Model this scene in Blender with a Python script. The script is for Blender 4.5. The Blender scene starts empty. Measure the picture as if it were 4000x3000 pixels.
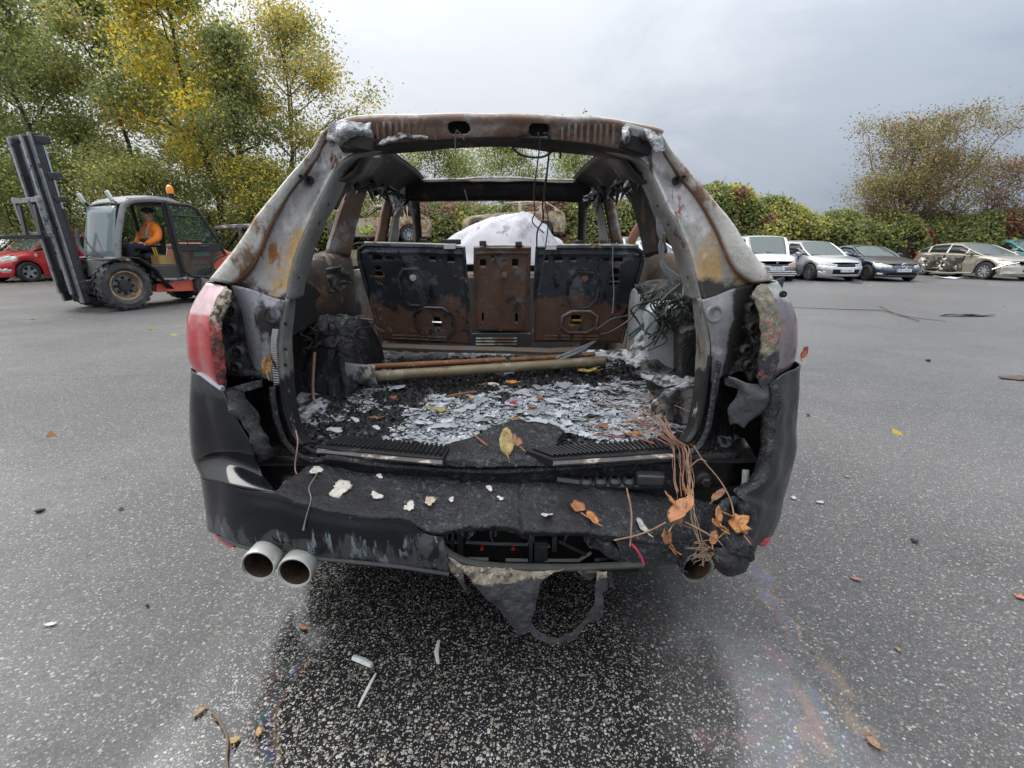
import bpy, math, random
import numpy as np
from mathutils import Vector, Matrix
R = math.radians
scene = bpy.context.scene
# ------------------------------------------------------------------ camera
FPX, CXP, CYP = 1950.0, 2000.0, 1500.0
PITCH, YAW, CAMZ = R(15.75), R(0.85), 1.29
cd = bpy.data.cameras.new('camera'); cam = bpy.data.objects.new('camera', cd)
scene.collection.objects.link(cam); scene.camera = cam
cam.location = (0, 0, CAMZ); cam.rotation_euler = (R(90) - PITCH, 0, -YAW)
cd.sensor_width = 36; cd.lens = FPX / 4000 * 36; cd.clip_start = 0.05; cd.clip_end = 2000
# ------------------------------------------------------------------ world
SUN_EL, SUN_AZ = R(50), R(-64)      # soft sun behind thin cloud, to the left of the camera, high
world = bpy.data.worlds.new('World'); scene.world = world; world.use_nodes = True
wn, wl = world.node_tree.nodes, world.node_tree.links
wn.clear()
def wnode(t, **kw):
    n = wn.new(t)
    for k, v in kw.items():
        if k in n.inputs: n.inputs[k].default_value = v
        else: setattr(n, k, v)
    return n
w_out = wnode('ShaderNodeOutputWorld'); w_bg = wnode('ShaderNodeBackground', Strength=0.1)
w_sky = wnode('ShaderNodeTexSky'); w_sky.sky_type = 'NISHITA'; w_sky.sun_disc = False
w_sky.sun_elevation = SUN_EL; w_sky.sun_rotation = SUN_AZ; w_sky.dust_density = 4; w_sky.air_density = 1
w_tc = wnode('ShaderNodeTexCoord')
w_map = wnode('ShaderNodeMapping'); w_map.inputs['Scale'].default_value = (1.0, 1.0, 2.6)
w_n1 = wnode('ShaderNodeTexNoise', Scale=1.15, Detail=6.0, Roughness=0.52, Distortion=0.35)
w_n2 = wnode('ShaderNodeTexNoise', Scale=3.1, Detail=7.0, Roughness=0.6, Distortion=0.5)
wl.new(w_tc.outputs['Generated'], w_map.inputs['Vector'])
wl.new(w_map.outputs['Vector'], w_n1.inputs['Vector']); wl.new(w_map.outputs['Vector'], w_n2.inputs['Vector'])
w_sep = wnode('ShaderNodeSeparateXYZ'); wl.new(w_tc.outputs['Generated'], w_sep.inputs[0])
def wmath(op, a, b, c=None, clamp=False):
    n = wn.new('ShaderNodeMath'); n.operation = op; n.use_clamp = clamp
    for i, v in enumerate((a, b, c)):
        if v is None: continue
        if isinstance(v, (int, float)): n.inputs[i].default_value = v
        else: wl.new(v, n.inputs[i])
    return n.outputs[0]
# a rain bank lies to the right (+x): the sky gets darker and bluer towards it and towards the horizon
w_a = wmath('MULTIPLY_ADD', w_sep.outputs['X'], -0.48, 0.30)
w_b = wmath('MULTIPLY_ADD', w_sep.outputs['Z'], 0.95, w_a)
w_c = wmath('MULTIPLY_ADD', w_n1.outputs['Fac'], 0.70, w_b)
w_d = wmath('MULTIPLY_ADD', w_n2.outputs['Fac'], 0.42, w_c)
w_e = wmath('SUBTRACT', w_d, 0.58, clamp=True)
w_ramp = wn.new('ShaderNodeValToRGB'); wl.new(w_e, w_ramp.inputs['Fac'])
cr = w_ramp.color_ramp; cr.interpolation = 'EASE'
cr.elements[0].position = 0.0; cr.elements[0].color = (0.28, 0.325, 0.405, 1)
cr.elements[1].position = 1.0; cr.elements[1].color = (0.80, 0.81, 0.845, 1)
e = cr.elements.new(0.32); e.color = (0.40, 0.445, 0.515, 1)
e = cr.elements.new(0.62); e.color = (0.60, 0.625, 0.665, 1)
w_mul = wn.new('ShaderNodeMixRGB'); w_mul.blend_type = 'MULTIPLY'; w_mul.inputs['Fac'].default_value = 1
wl.new(w_ramp.outputs['Color'], w_mul.inputs['Color1']); 
w_zp = wmath('MAXIMUM', w_sep.outputs['Z'], 0.0)
w_g = wmath('MULTIPLY_ADD', wmath('MULTIPLY', w_zp, w_zp), 13.0, wmath('MULTIPLY_ADD', w_zp, 4.0, 6.5))
w_cmb = wn.new('ShaderNodeCombineXYZ')
for k_ in range(3): wl.new(w_g, w_cmb.inputs[k_])
wl.new(w_cmb.outputs[0], w_mul.inputs['Color2'])
w_mix = wn.new('ShaderNodeMixRGB'); w_mix.inputs['Fac'].default_value = 0.93
wl.new(w_sky.outputs['Color'], w_mix.inputs['Color1']); wl.new(w_mul.outputs['Color'], w_mix.inputs['Color2'])
wl.new(w_mix.outputs['Color'], w_bg.inputs['Color']); wl.new(w_bg.outputs['Background'], w_out.inputs['Surface'])
sd = bpy.data.lights.new('sun', 'SUN'); sd.energy = 1.1; sd.angle = R(28); sd.color = (1, 0.97, 0.92)
sun = bpy.data.objects.new('sun', sd); scene.collection.objects.link(sun)
sdir = Vector((math.sin(SUN_AZ) * math.cos(SUN_EL), math.cos(SUN_AZ) * math.cos(SUN_EL), math.sin(SUN_EL)))
sun.rotation_euler = sdir.to_track_quat('Z', 'Y').to_euler(); sun.location = sdir * 50
vs = scene.view_settings
vs.view_transform = 'Standard'; vs.look = 'None'; vs.exposure = 0.75; vs.gamma = 1; vs.use_curve_mapping = False
scene.cycles.max_bounces = 8; scene.cycles.diffuse_bounces = 4; scene.cycles.glossy_bounces = 4
scene.cycles.transparent_max_bounces = 12
# ------------------------------------------------------------------ helpers
sP, cP, sY, cY = math.sin(PITCH), math.cos(PITCH), math.sin(YAW), math.cos(YAW)
def ray(x, y):
    a, b = (x - CXP) / FPX, (y - CYP) / FPX
    fy = cP - b * sP
    return np.array([a * cY + fy * sY, -a * sY + fy * cY, -(sP + b * cP)])
def at(x, y, Y=None, Z=None):
    """photo pixel (4000 px wide) -> point at depth Y or height Z"""
    d = ray(x, y); t = Y / d[1] if Y is not None else (Z - CAMZ) / d[2]
    return np.array([d[0] * t, d[1] * t, CAMZ + d[2] * t])
def ZQ(x0, y0, s): return lambda x, y: (x0 + x / s, y0 + y / s)
rng = np.random.default_rng(11)
def _h(ix, iy, iz, seed):
    n = (ix * 374761393 + iy * 668265263 + iz * 2147483647 + seed * 1274126177) & 0xFFFFFFFF
    n = ((n ^ (n >> 13)) * 1274126177) & 0xFFFFFFFF
    return ((n ^ (n >> 16)) & 0xFFFF) / 65535.0
def vnoise(p, scale=1.0, seed=0):
    p = np.asarray(p, float) * scale; i = np.floor(p).astype(np.int64); f = p - i; f = f * f * (3 - 2 * f)
    r = 0
    for dx in (0, 1):
        for dy in (0, 1):
            for dz in (0, 1):
                w = (f[..., 0] if dx else 1 - f[..., 0]) * (f[..., 1] if dy else 1 - f[..., 1]) * (f[..., 2] if dz else 1 - f[..., 2])
                r = r + w * _h(i[..., 0] + dx, i[..., 1] + dy, i[..., 2] + dz, seed)
    return r
def fbm(p, scale=1.0, seed=0, octv=3):
    s, a, t = 0, 1.0, 0
    for o in range(octv):
        s = s + a * (vnoise(p, scale * 2 ** o, seed + o * 17) - 0.5); t += a; a *= 0.5
    return s / t
def vn3(p, scale, seed=0, octv=2):
    return np.stack([fbm(p, scale, seed + k * 101, octv) for k in range(3)], -1)
def cr_interp(P, n):
    """Catmull-Rom through P (k, ...) -> n samples"""
    P = np.asarray(P, float); k = len(P)
    if k == 2:
        t = np.linspace(0, 1, n).reshape((n,) + (1,) * (P.ndim - 1)); return P[0] * (1 - t) + P[1] * t
    Q = np.concatenate([[2 * P[0] - P[1]], P, [2 * P[-1] - P[-2]]])
    out = []
    for u in np.linspace(0, k - 1, n):
        i = min(int(u), k - 2); t = u - i
        a, b, c, d = Q[i], Q[i + 1], Q[i + 2], Q[i + 3]
        out.append(0.5 * (2 * b + (c - a) * t + (2 * a - 5 * b + 4 * c - d) * t * t + (3 * b - a - 3 * c + d) * t ** 3))
    return np.array(out)
def patch(C, nr, nc):
    """control grid (rows, cols, 3) -> dense grid"""
    G = cr_interp(np.asarray(C, float), nr)
    return np.swapaxes(cr_interp(np.swapaxes(G, 0, 1), nc), 0, 1)
def smooth01(x, a, b):
    t = np.clip((np.asarray(x, float) - a) / (b - a), 0, 1); return t * t * (3 - 2 * t)
def tag(o, label, cat, group=None):
    o['label'] = label; o['category'] = cat
    if group: o['group'] = group
    return o
def thing(name, label, cat, loc=(0, 0, 0), rz=0.0, group=None, rx=0.0, ry=0.0):
    o = bpy.data.objects.new(name, None); scene.collection.objects.link(o)
    o.location = loc; o.rotation_euler = (rx, ry, rz); o.empty_display_size = 0.2
    return tag(o, label, cat, group)
def newmesh(name, V, Fc, mat=None, smooth=True, ang=35):
    me = bpy.data.meshes.new(name)
    me.from_pydata([tuple(map(float, v)) for v in V], [], [tuple(int(i) for i in f) for f in Fc]); me.update()
    if mat is not None: me.materials.append(mat)
    if smooth and len(me.polygons):
        me.shade_smooth()
        if ang: me.set_sharp_from_angle(angle=R(ang))
    return me
class MB:
    """collects simple shapes into ONE mesh object"""
    def __init__(s): s.V = []; s.F = []
    def add(s, V, Fc):
        o = len(s.V); s.V.extend([tuple(map(float, v)) for v in V]); s.F.extend([tuple(i + o for i in f) for f in Fc]); return s
    def box(s, c, d, rot=None, tap=None):
        x, y, z = d[0] / 2, d[1] / 2, d[2] / 2
        V = [(-x, -y, -z), (x, -y, -z), (x, y, -z), (-x, y, -z), (-x, -y, z), (x, -y, z), (x, y, z), (-x, y, z)]
        if tap: V = [(a * tap[0] if cz > 0 else a, b * tap[1] if cz > 0 else b, cz) for a, b, cz in V]
        if rot is not None:
            M = rot if isinstance(rot, Matrix) else Matrix.Rotation(rot[0], 3, 'X') @ Matrix.Identity(3) if False else rot
            if isinstance(rot, (tuple, list)):
                M = (Matrix.Rotation(rot[2], 3, 'Z') @ Matrix.Rotation(rot[1], 3, 'Y') @ Matrix.Rotation(rot[0], 3, 'X'))
            V = [tuple(M @ Vector(v)) for v in V]
        V = [(a + c[0], b + c[1], e + c[2]) for a, b, e in V]
        return s.add(V, [(0, 3, 2, 1), (4, 5, 6, 7), (0, 1, 5, 4), (1, 2, 6, 5), (2, 3, 7, 6), (3, 0, 4, 7)])
    def tube(s, P, r, n=8, caps=True, smooth_n=None):
        P = np.asarray(P, float)
        if smooth_n: 
            r = cr_interp(np.asarray(r, float)[:, None], smooth_n)[:, 0] if np.ndim(r) else r
            P = cr_interp(P, smooth_n)
        k = len(P); rr = np.full(k, r) if np.ndim(r) == 0 else np.asarray(r, float)
        T = np.gradient(P, axis=0); T /= np.linalg.norm(T, axis=1)[:, None] + 1e-9
        up = np.array([0, 0, 1.0]) if abs(T[0][2]) < 0.9 else np.array([1.0, 0, 0])
        N = np.cross(T[0], up); N /= np.linalg.norm(N); V = []
        for i in range(k):
            N = N - T[i] * N.dot(T[i]); N /= np.linalg.norm(N) + 1e-9; B = np.cross(T[i], N)
            for j in range(n):
                a = 2 * math.pi * j / n; V.append(P[i] + rr[i] * (N * math.cos(a) + B * math.sin(a)))
        Fc = [(i * n + j, i * n + (j + 1) % n, (i + 1) * n + (j + 1) % n, (i + 1) * n + j) for i in range(k - 1) for j in range(n)]
        if caps: Fc += [tuple(range(n - 1, -1, -1)), tuple((k - 1) * n + j for j in range(n))]
        return s.add(V, Fc)
    def grid(s, G, close_c=False):
        G = np.asarray(G); nr, nc = G.shape[:2]
        Fc = [(i * nc + j, i * nc + (j + 1) % nc, (i + 1) * nc + (j + 1) % nc, (i + 1) * nc + j)
              for i in range(nr - 1) for j in range(nc if close_c else nc - 1)]
        return s.add(G.reshape(-1, 3), Fc)
    def lathe(s, prof, c, axis='y', n=24, a0=0.0):
        """profile [(r, h)] swept round an axis"""
        V = []
        for r_, h in prof:
            for j in range(n):
                a = a0 + 2 * math.pi * j / n; p, q = r_ * math.cos(a), r_ * math.sin(a)
                v = {'y': (p, h, q), 'z': (p, q, h), 'x': (h, p, q)}[axis]; V.append((v[0] + c[0], v[1] + c[1], v[2] + c[2]))
        k = len(prof)
        Fc = [(i * n + j, i * n + (j + 1) % n, (i + 1) * n + (j + 1) % n, (i + 1) * n + j) for i in range(k - 1) for j in range(n)]
        return s.add(V, Fc)
    def poly(s, pts, th=None):
        """flat polygon (n-gon) in 3D, optional extrusion vector"""
        n = len(pts)
        if th is None: return s.add(pts, [tuple(range(n))])
        P = np.asarray(pts, float); Q = P + np.asarray(th)
        return s.add(np.vstack([P, Q]), [tuple(range(n - 1, -1, -1)), tuple(range(n, 2 * n))] + [(i, (i + 1) % n, n + (i + 1) % n, n + i) for i in range(n)])
    def build(s, name, mat, parent=None, world=False, smooth=True, ang=35, solid=None, bevel=None, sub=0, off=0.0):
        V = np.array(s.V, float)
        if world and parent is not None: V = V - np.array(parent.matrix_basis.translation)
        return obj(name, newmesh(name, V, s.F, mat, smooth, ang), parent, solid, bevel, sub, off)
def obj(name, me, parent=None, solid=None, bevel=None, sub=0, off=0.0):
    o = bpy.data.objects.new(name, me); scene.collection.objects.link(o)
    if parent is not None: o.parent = parent
    if sub: m = o.modifiers.new('s', 'SUBSURF'); m.levels = m.render_levels = sub
    if solid: m = o.modifiers.new('t', 'SOLIDIFY'); m.thickness = solid; m.offset = off
    if bevel: m = o.modifiers.new('b', 'BEVEL'); m.width = bevel; m.segments = 2; m.limit_method = 'ANGLE'
    return o
# ------------------------------------------------------------------ materials
def mat_new(name):
    m = bpy.data.materials.new(name); m.use_nodes = True; nt = m.node_tree; nt.nodes.clear()
    out = nt.nodes.new('ShaderNodeOutputMaterial'); bs = nt.nodes.new('ShaderNodeBsdfPrincipled')
    nt.links.new(bs.outputs[0], out.inputs[0]); return m, nt, bs, out
def N(nt, t, **kw):
    n = nt.nodes.new(t)
    for k, v in kw.items():
        if k in n.inputs:
            if hasattr(v, 'is_linked'): nt.links.new(v, n.inputs[k])
            else: n.inputs[k].default_value = v
        else: setattr(n, k, v)
    return n
def MA(nt, op, a, b=0.0, c=None, clamp=False):
    n = nt.nodes.new('ShaderNodeMath'); n.operation = op; n.use_clamp = clamp
    for i, v in enumerate((a, b, c)):
        if v is None: continue
        if hasattr(v, 'is_linked'): nt.links.new(v, n.inputs[i])
        else: n.inputs[i].default_value = v
    return n.outputs[0]
def SS(nt, v, a, b):
    n = nt.nodes.new('ShaderNodeMapRange'); n.interpolation_type = 'SMOOTHSTEP'
    nt.links.new(v, n.inputs['Value']); n.inputs['From Min'].default_value = a; n.inputs['From Max'].default_value = b
    return n.outputs['Result']
def MIXC(nt, f, a, b):
    n = nt.nodes.new('ShaderNodeMix'); n.data_type = 'RGBA'; n.clamp_factor = True
    for k, v in ((0, f), (6, a), (7, b)):
        if hasattr(v, 'is_linked'): nt.links.new(v, n.inputs[k])
        elif k == 0: n.inputs[0].default_value = v
        else: n.inputs[k].default_value = (*v[:3], 1)
    return n.outputs[2]
def MIXF(nt, f, a, b):
    n = nt.nodes.new('ShaderNodeMix'); n.data_type = 'FLOAT'
    for k, v in ((0, f), (2, a), (3, b)):
        if hasattr(v, 'is_linked'): nt.links.new(v, n.inputs[k])
        else: n.inputs[k].default_value = v
    return n.outputs[0]
_mats = {}
def layered(name, base, rough=0.5, metal=0.0, layers=(), bump=(), var=0.25, vscale=9.0, coat=0.0, spec=0.5, emis=None, trans=0.0, alpha=1.0):
    """base colour with fine variation, then noise-shaped layers:
    dict(col, scale, lo, hi, st=(sx,sy,sz) stretch, rough, metal, seed, z=(z0,z1) height window, detail)"""
    if name in _mats: return _mats[name]
    m, nt, bs, out = mat_new(name); _mats[name] = m
    tc = N(nt, 'ShaderNodeTexCoord').outputs['Object']
    n0 = N(nt, 'ShaderNodeTexNoise', Vector=tc, Scale=vscale, Detail=6.0, Roughness=0.62).outputs['Fac']
    n9 = N(nt, 'ShaderNodeTexNoise', Vector=tc, Scale=vscale * 11, Detail=4.0, Roughness=0.7).outputs['Fac']
    f = SS(nt, MA(nt, 'MULTIPLY_ADD', n9, 0.45, MA(nt, 'MULTIPLY', n0, 0.55)), 0.32, 0.68)
    col = MIXC(nt, f, [c * (1 - var) for c in base], [min(1, c * (1 + var)) for c in base])
    rg = MIXF(nt, f, max(0.02, rough * (1 - 0.25 * min(1, var * 3))), min(1, rough * (1 + 0.15 * min(1, var * 3)))); mt = metal
    for i, L in enumerate(layers):
        mp = N(nt, 'ShaderNodeMapping', Vector=tc)
        mp.inputs['Scale'].default_value = L.get('st', (1, 1, 1)); mp.inputs['Location'].default_value = (i * 3.7 + L.get('seed', 0), i * 1.3, i * 2.1)
        nz = N(nt, 'ShaderNodeTexNoise', Vector=mp.outputs[0], Scale=L.get('scale', 4.0), Detail=L.get('detail', 9.0), Roughness=L.get('nr', 0.66), Distortion=L.get('dist', 0.2)).outputs['Fac']
        if 'z' in L:
            sp = N(nt, 'ShaderNodeSeparateXYZ', Vector=tc)
            zz = SS(nt, sp.outputs['Z'], *L['z']); nz = MA(nt, 'MULTIPLY_ADD', zz, L.get('zamt', 0.3), MA(nt, 'SUBTRACT', nz, L.get('zamt', 0.3) * 0.5))
        if 'w' in L:   # window along another axis: (axis, a, b, amount)
            ax, a_, b_, am = L['w']; sp = N(nt, 'ShaderNodeSeparateXYZ', Vector=tc)
            zz = SS(nt, sp.outputs[ax], a_, b_); nz = MA(nt, 'MULTIPLY_ADD', zz, am, MA(nt, 'SUBTRACT', nz, am * 0.5))
        fm = SS(nt, nz, L.get('lo', 0.5), L.get('hi', 0.6))
        c2 = L['col']; c2 = MIXC(nt, f, [c * 0.75 for c in c2], [min(1, c * 1.25) for c in c2])
        col = MIXC(nt, fm, col, c2)
        if 'rough' in L: rg = MIXF(nt, fm, rg, L['rough'])
        if 'metal' in L: mt = MIXF(nt, fm, mt, L['metal'])
    nt.links.new(col, bs.inputs['Base Color'])
    if hasattr(rg, 'is_linked'): nt.links.new(rg, bs.inputs['Roughness'])
    if hasattr(mt, 'is_linked'): nt.links.new(mt, bs.inputs['Metallic'])
    else: bs.inputs['Metallic'].default_value = mt
    bs.inputs['Coat Weight'].default_value = coat; bs.inputs['Coat Roughness'].default_value = 0.06
    bs.inputs['Specular IOR Level'].default_value = spec
    if trans: bs.inputs['Transmission Weight'].default_value = trans
    if emis: bs.inputs['Emission Color'].default_value = (*emis[:3], 1); bs.inputs['Emission Strength'].default_value = emis[3]
    prev = None
    for sc, dist, st in bump:
        nb = N(nt, 'ShaderNodeTexNoise', Vector=tc, Scale=sc, Detail=5.0, Roughness=0.65).outputs['Fac']
        b = N(nt, 'ShaderNodeBump', Height=nb, Distance=dist, Strength=st)
        if prev is not None: nt.links.new(prev, b.inputs['Normal'])
        prev = b.outputs[0]
    if prev is not None: nt.links.new(prev, bs.inputs['Normal'])
    return m
def leafmat(name, rough=0.5, transl=0.35):
    if name in _mats: return _mats[name]
    m, nt, bs, out = mat_new(name); _mats[name] = m
    a = N(nt, 'ShaderNodeAttribute', attribute_name='col').outputs['Color']
    nt.links.new(a, bs.inputs['Base Color']); bs.inputs['Roughness'].default_value = rough; bs.inputs['Specular IOR Level'].default_value = 0.35
    tr = N(nt, 'ShaderNodeBsdfTranslucent', Color=a); mx = N(nt, 'ShaderNodeMixShader', Fac=transl)
    nt.links.new(bs.outputs[0], mx.inputs[1]); nt.links.new(tr.outputs[0], mx.inputs[2]); nt.links.new(mx.outputs[0], out.inputs[0])
    return m
def glassmat(name, tint=(0.6, 0.68, 0.68), mixf=0.55, dark=(0.02, 0.025, 0.03), rough=0.03):
    """car glass: part see-through tinted, part dark interior haze, with mirror reflection"""
    if name in _mats: return _mats[name]
    m, nt, bs, out = mat_new(name); _mats[name] = m
    bs.inputs['Base Color'].default_value = (*dark, 1); bs.inputs['Roughness'].default_value = rough; bs.inputs['Specular IOR Level'].default_value = 0.8
    tr = N(nt, 'ShaderNodeBsdfTransparent', Color=(*tint, 1)); mx = N(nt, 'ShaderNodeMixShader', Fac=mixf)
    nt.links.new(bs.outputs[0], mx.inputs[1]); nt.links.new(tr.outputs[0], mx.inputs[2]); nt.links.new(mx.outputs[0], out.inputs[0])
    return m
# ------------------------------------------------------------------ ground
def asphalt():
    m, nt, bs, out = mat_new('asphalt'); _mats['asphalt'] = m
    tc = N(nt, 'ShaderNodeTexCoord').outputs['Object']
    sp = N(nt, 'ShaderNodeSeparateXYZ', Vector=tc)
    wp = N(nt, 'ShaderNodeTexNoise', Vector=tc, Scale=3.0, Detail=6.0, Roughness=0.65)
    # --- aggregate stones
    nj = N(nt, 'ShaderNodeTexNoise', Vector=tc, Scale=90.0, Detail=2.0)
    off = N(nt, 'ShaderNodeVectorMath', operation='MULTIPLY_ADD'); nt.links.new(nj.outputs['Color'], off.inputs[0])
    off.inputs[1].default_value = (0.006, 0.006, 0.006); nt.links.new(tc, off.inputs[2])
    v1 = N(nt, 'ShaderNodeTexVoronoi', Vector=off.outputs[0], Scale=112.0, Randomness=1.0); v1.voronoi_dimensions = '2D'
    rs = N(nt, 'ShaderNodeSeparateColor', Color=v1.outputs['Color'])
    v2 = N(nt, 'ShaderNodeTexVoronoi', Vector=off.outputs[0], Scale=205.0); v2.voronoi_dimensions = '2D'
    rs2 = N(nt, 'ShaderNodeSeparateColor', Color=v2.outputs['Color'])
    def stone(v, r, thr, rad):
        # radius of each stone varies; only some cells show a stone worn bare
        rr = MA(nt, 'MULTIPLY', SS(nt, r.outputs['Red'], thr, 1.0), rad)
        d = MA(nt, 'SUBTRACT', rr, v.outputs['Distance']); return SS(nt, d, 0.0, 0.10)
    s1 = stone(v1, rs, 0.56, 0.60); s2 = stone(v2, rs2, 0.46, 0.56)
    ramp = N(nt, 'ShaderNodeValToRGB', Fac=rs.outputs['Green']); c = ramp.color_ramp
    c.elements[0].color = (0.10, 0.095, 0.09, 1); c.elements[1].color = (0.60, 0.60, 0.57, 1)
    for p_, cc in ((0.30, (0.22, 0.20, 0.17)), (0.5, (0.34, 0.29, 0.20)), (0.62, (0.26, 0.25, 0.245)), (0.8, (0.5, 0.49, 0.46))):
        e = c.elements.new(p_); e.color = (*cc, 1)
    ramp2 = N(nt, 'ShaderNodeValToRGB', Fac=rs2.outputs['Green']); c = ramp2.color_ramp
    c.elements[0].color = (0.07, 0.07, 0.07, 1); c.elements[1].color = (0.5, 0.5, 0.49, 1)
    # --- binder: bleached grey, darker worn patches and tyre smears
    big = N(nt, 'ShaderNodeTexNoise', Vector=tc, Scale=0.32, Detail=6.0, Roughness=0.6).outputs['Fac']
    mid = N(nt, 'ShaderNodeTexNoise', Vector=tc, Scale=2.3, Detail=8.0, Roughness=0.7).outputs['Fac']
    fine = N(nt, 'ShaderNodeTexNoise', Vector=tc, Scale=75.0, Detail=4.0, Roughness=0.7).outputs['Fac']
    binder = MIXC(nt, SS(nt, big, 0.36, 0.64), (0.078, 0.077, 0.076), (0.160, 0.156, 0.152))
    binder = MIXC(nt, SS(nt, mid, 0.35, 0.75), binder, (0.145, 0.142, 0.14))
    binder = MIXC(nt, SS(nt, fine, 0.42, 0.68), MIXC(nt, 0.5, binder, (0.03, 0.03, 0.031)), binder)
    mot = N(nt, 'ShaderNodeTexNoise', Vector=tc, Scale=17.0, Detail=9.0, Roughness=0.75).outputs['Fac']
    binder = MIXC(nt, MA(nt, 'MULTIPLY', SS(nt, mot, 0.50, 0.66), 0.55), binder, (0.045, 0.044, 0.043))
    pat = N(nt, 'ShaderNodeTexNoise', Vector=tc, Scale=0.9, Detail=8.0, Roughness=0.68).outputs['Fac']
    binder = MIXC(nt, MA(nt, 'MULTIPLY', SS(nt, pat, 0.52, 0.64), 0.45), binder, (0.055, 0.054, 0.053))
    st = N(nt, 'ShaderNodeMapping', Vector=tc); st.inputs['Scale'].default_value = (0.16, 1.9, 1); st.inputs['Rotation'].default_value = (0, 0, R(-7))
    smear = N(nt, 'ShaderNodeTexNoise', Vector=st.outputs[0], Scale=1.5, Detail=7.0, Roughness=0.7).outputs['Fac']
    far = SS(nt, sp.outputs['Y'], 2.2, 5.0)
    smf = MA(nt, 'MULTIPLY', SS(nt, smear, 0.58, 0.68), MA(nt, 'MULTIPLY', far, 0.72))
    binder = MIXC(nt, smf, binder, (0.03, 0.03, 0.03))
    # --- wet area: under and behind the wreck, streaming off to the right
    warp = MA(nt, 'MULTIPLY_ADD', wp.outputs['Fac'], 0.9, -0.45)
    X, Y = sp.outputs['X'], sp.outputs['Y']
    wx = MA(nt, 'ADD', X, MA(nt, 'MULTIPLY', warp, 0.55))
    wL = SS(nt, MA(nt, 'MULTIPLY_ADD', Y, 0.16, wx), -0.86, -0.62)                   # left rim of the pool
    wR = MA(nt, 'SUBTRACT', 1.0, SS(nt, MA(nt, 'MULTIPLY_ADD', Y, 0.55, wx), 1.30, 1.72))
    wF = MA(nt, 'SUBTRACT', 1.0, SS(nt, Y, 3.4, 4.6))
    wet = MA(nt, 'MULTIPLY', MA(nt, 'MULTIPLY', wL, wR), wF)
    damp_r = MA(nt, 'MULTIPLY', SS(nt, X, 1.6, 4.0), 0.75)          # rain-damp ground on the right half of the yard
    damp = MA(nt, 'MAXIMUM', damp_r, MA(nt, 'MULTIPLY', SS(nt, big, 0.5, 0.62), 0.35))
    # puddled core: water stands above the stones in the soaked binder
    core = MA(nt, 'MULTIPLY', wet, SS(nt, MA(nt, 'MULTIPLY_ADD', Y, 0.22, wx), 0.98, 0.62))
    drk = MIXC(nt, MA(nt, 'MULTIPLY', core, 0.93), binder, (0.012, 0.011, 0.010))
    drk = MIXC(nt, MA(nt, 'MULTIPLY', MA(nt, 'SUBTRACT', wet, core, clamp=True), 0.45), drk, (0.05, 0.05, 0.05))
    drk = MIXC(nt, MA(nt, 'MULTIPLY', damp, 0.38), drk, (0.05, 0.05, 0.052))
    vis = MIXF(nt, core, 0.52, 1.0)
    col = MIXC(nt, MA(nt, 'MULTIPLY', s2, MA(nt, 'MULTIPLY', vis, 0.75)), drk, ramp2.outputs[0])
    stcol = MIXC(nt, MA(nt, 'MULTIPLY', core, 0.4), ramp.outputs[0], (0.03, 0.026, 0.02))
    col = MIXC(nt, MA(nt, 'MULTIPLY', s1, vis), col, stcol)
    # --- oil film: interference colours along the run-off (real coloured film on the wet ground)
    wob = MA(nt, 'SUBTRACT', N(nt, 'ShaderNodeTexNoise', Vector=tc, Scale=7.0, Detail=5.0, Roughness=0.6).outputs['Fac'], 0.5)
    brk = N(nt, 'ShaderNodeTexNoise', Vector=tc, Scale=11.0, Detail=6.0, Roughness=0.7).outputs['Fac']
    def band(p0, p1, w, wamp):
        p0, p1 = np.array(p0[:2]), np.array(p1[:2]); d = p1 - p0; L = np.linalg.norm(d); d /= L
        s_ = MA(nt, 'ADD', MA(nt, 'MULTIPLY', X, d[0]), MA(nt, 'MULTIPLY_ADD', Y, d[1], -(p0 @ d)))
        q = MA(nt, 'ADD', MA(nt, 'MULTIPLY', X, -d[1]), MA(nt, 'MULTIPLY_ADD', Y, d[0], -(p0 @ np.array([-d[1], d[0]]))))
        q = MA(nt, 'MULTIPLY_ADD', warp, wamp, q)
        q = MA(nt, 'MULTIPLY_ADD', wob, 0.16, q)
        along = MA(nt, 'MULTIPLY', SS(nt, s_, -0.03, 0.08), MA(nt, 'SUBTRACT', 1.0, SS(nt, s_, L * 0.75, L * 1.1)))
        return MA(nt, 'DIVIDE', q, w), along
    for p0, p1, w, am, k in ((at(2950, 2230, Z=0), at(3180, 2560, Z=0), 0.040, 0.30, 0.42), (at(2860, 2180, Z=0), at(3020, 2330, Z=0), 0.09, 0.5, 0.25),
                             (at(3020, 2480, Z=0), at(3300, 3000, Z=0), 0.13, 0.7, 0.28), (at(1150, 2560, Z=0), at(990, 3050, Z=0), 0.06, 0.5, 0.22), (at(2900, 2600, Z=0), at(3050, 3050, Z=0), 0.1, 0.7, 0.2)):
        q, al = band(p0, p1, w, am)
        rb = N(nt, 'ShaderNodeValToRGB', Fac=MA(nt, 'MULTIPLY_ADD', q, 0.5, 0.5)); c = rb.color_ramp
        c.elements[0].color = (0.20, 0.16, 0.10, 1); c.elements[1].color = (0.28, 0.20, 0.10, 1)
        for p_, cc in ((0.2, (0.30, 0.13, 0.16)), (0.38, (0.12, 0.24, 0.17)), (0.52, (0.12, 0.20, 0.34)), (0.64, (0.17, 0.12, 0.33)), (0.78, (0.36, 0.24, 0.12))):
            e = c.elements.new(p_); e.color = (*cc, 1)
        inb = MA(nt, 'SUBTRACT', 1.0, SS(nt, MA(nt, 'ABSOLUTE', q), 0.72, 1.0))
        fb = MA(nt, 'MULTIPLY', MA(nt, 'MULTIPLY', inb, al), MA(nt, 'MULTIPLY', SS(nt, brk, 0.40, 0.58), k))
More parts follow.
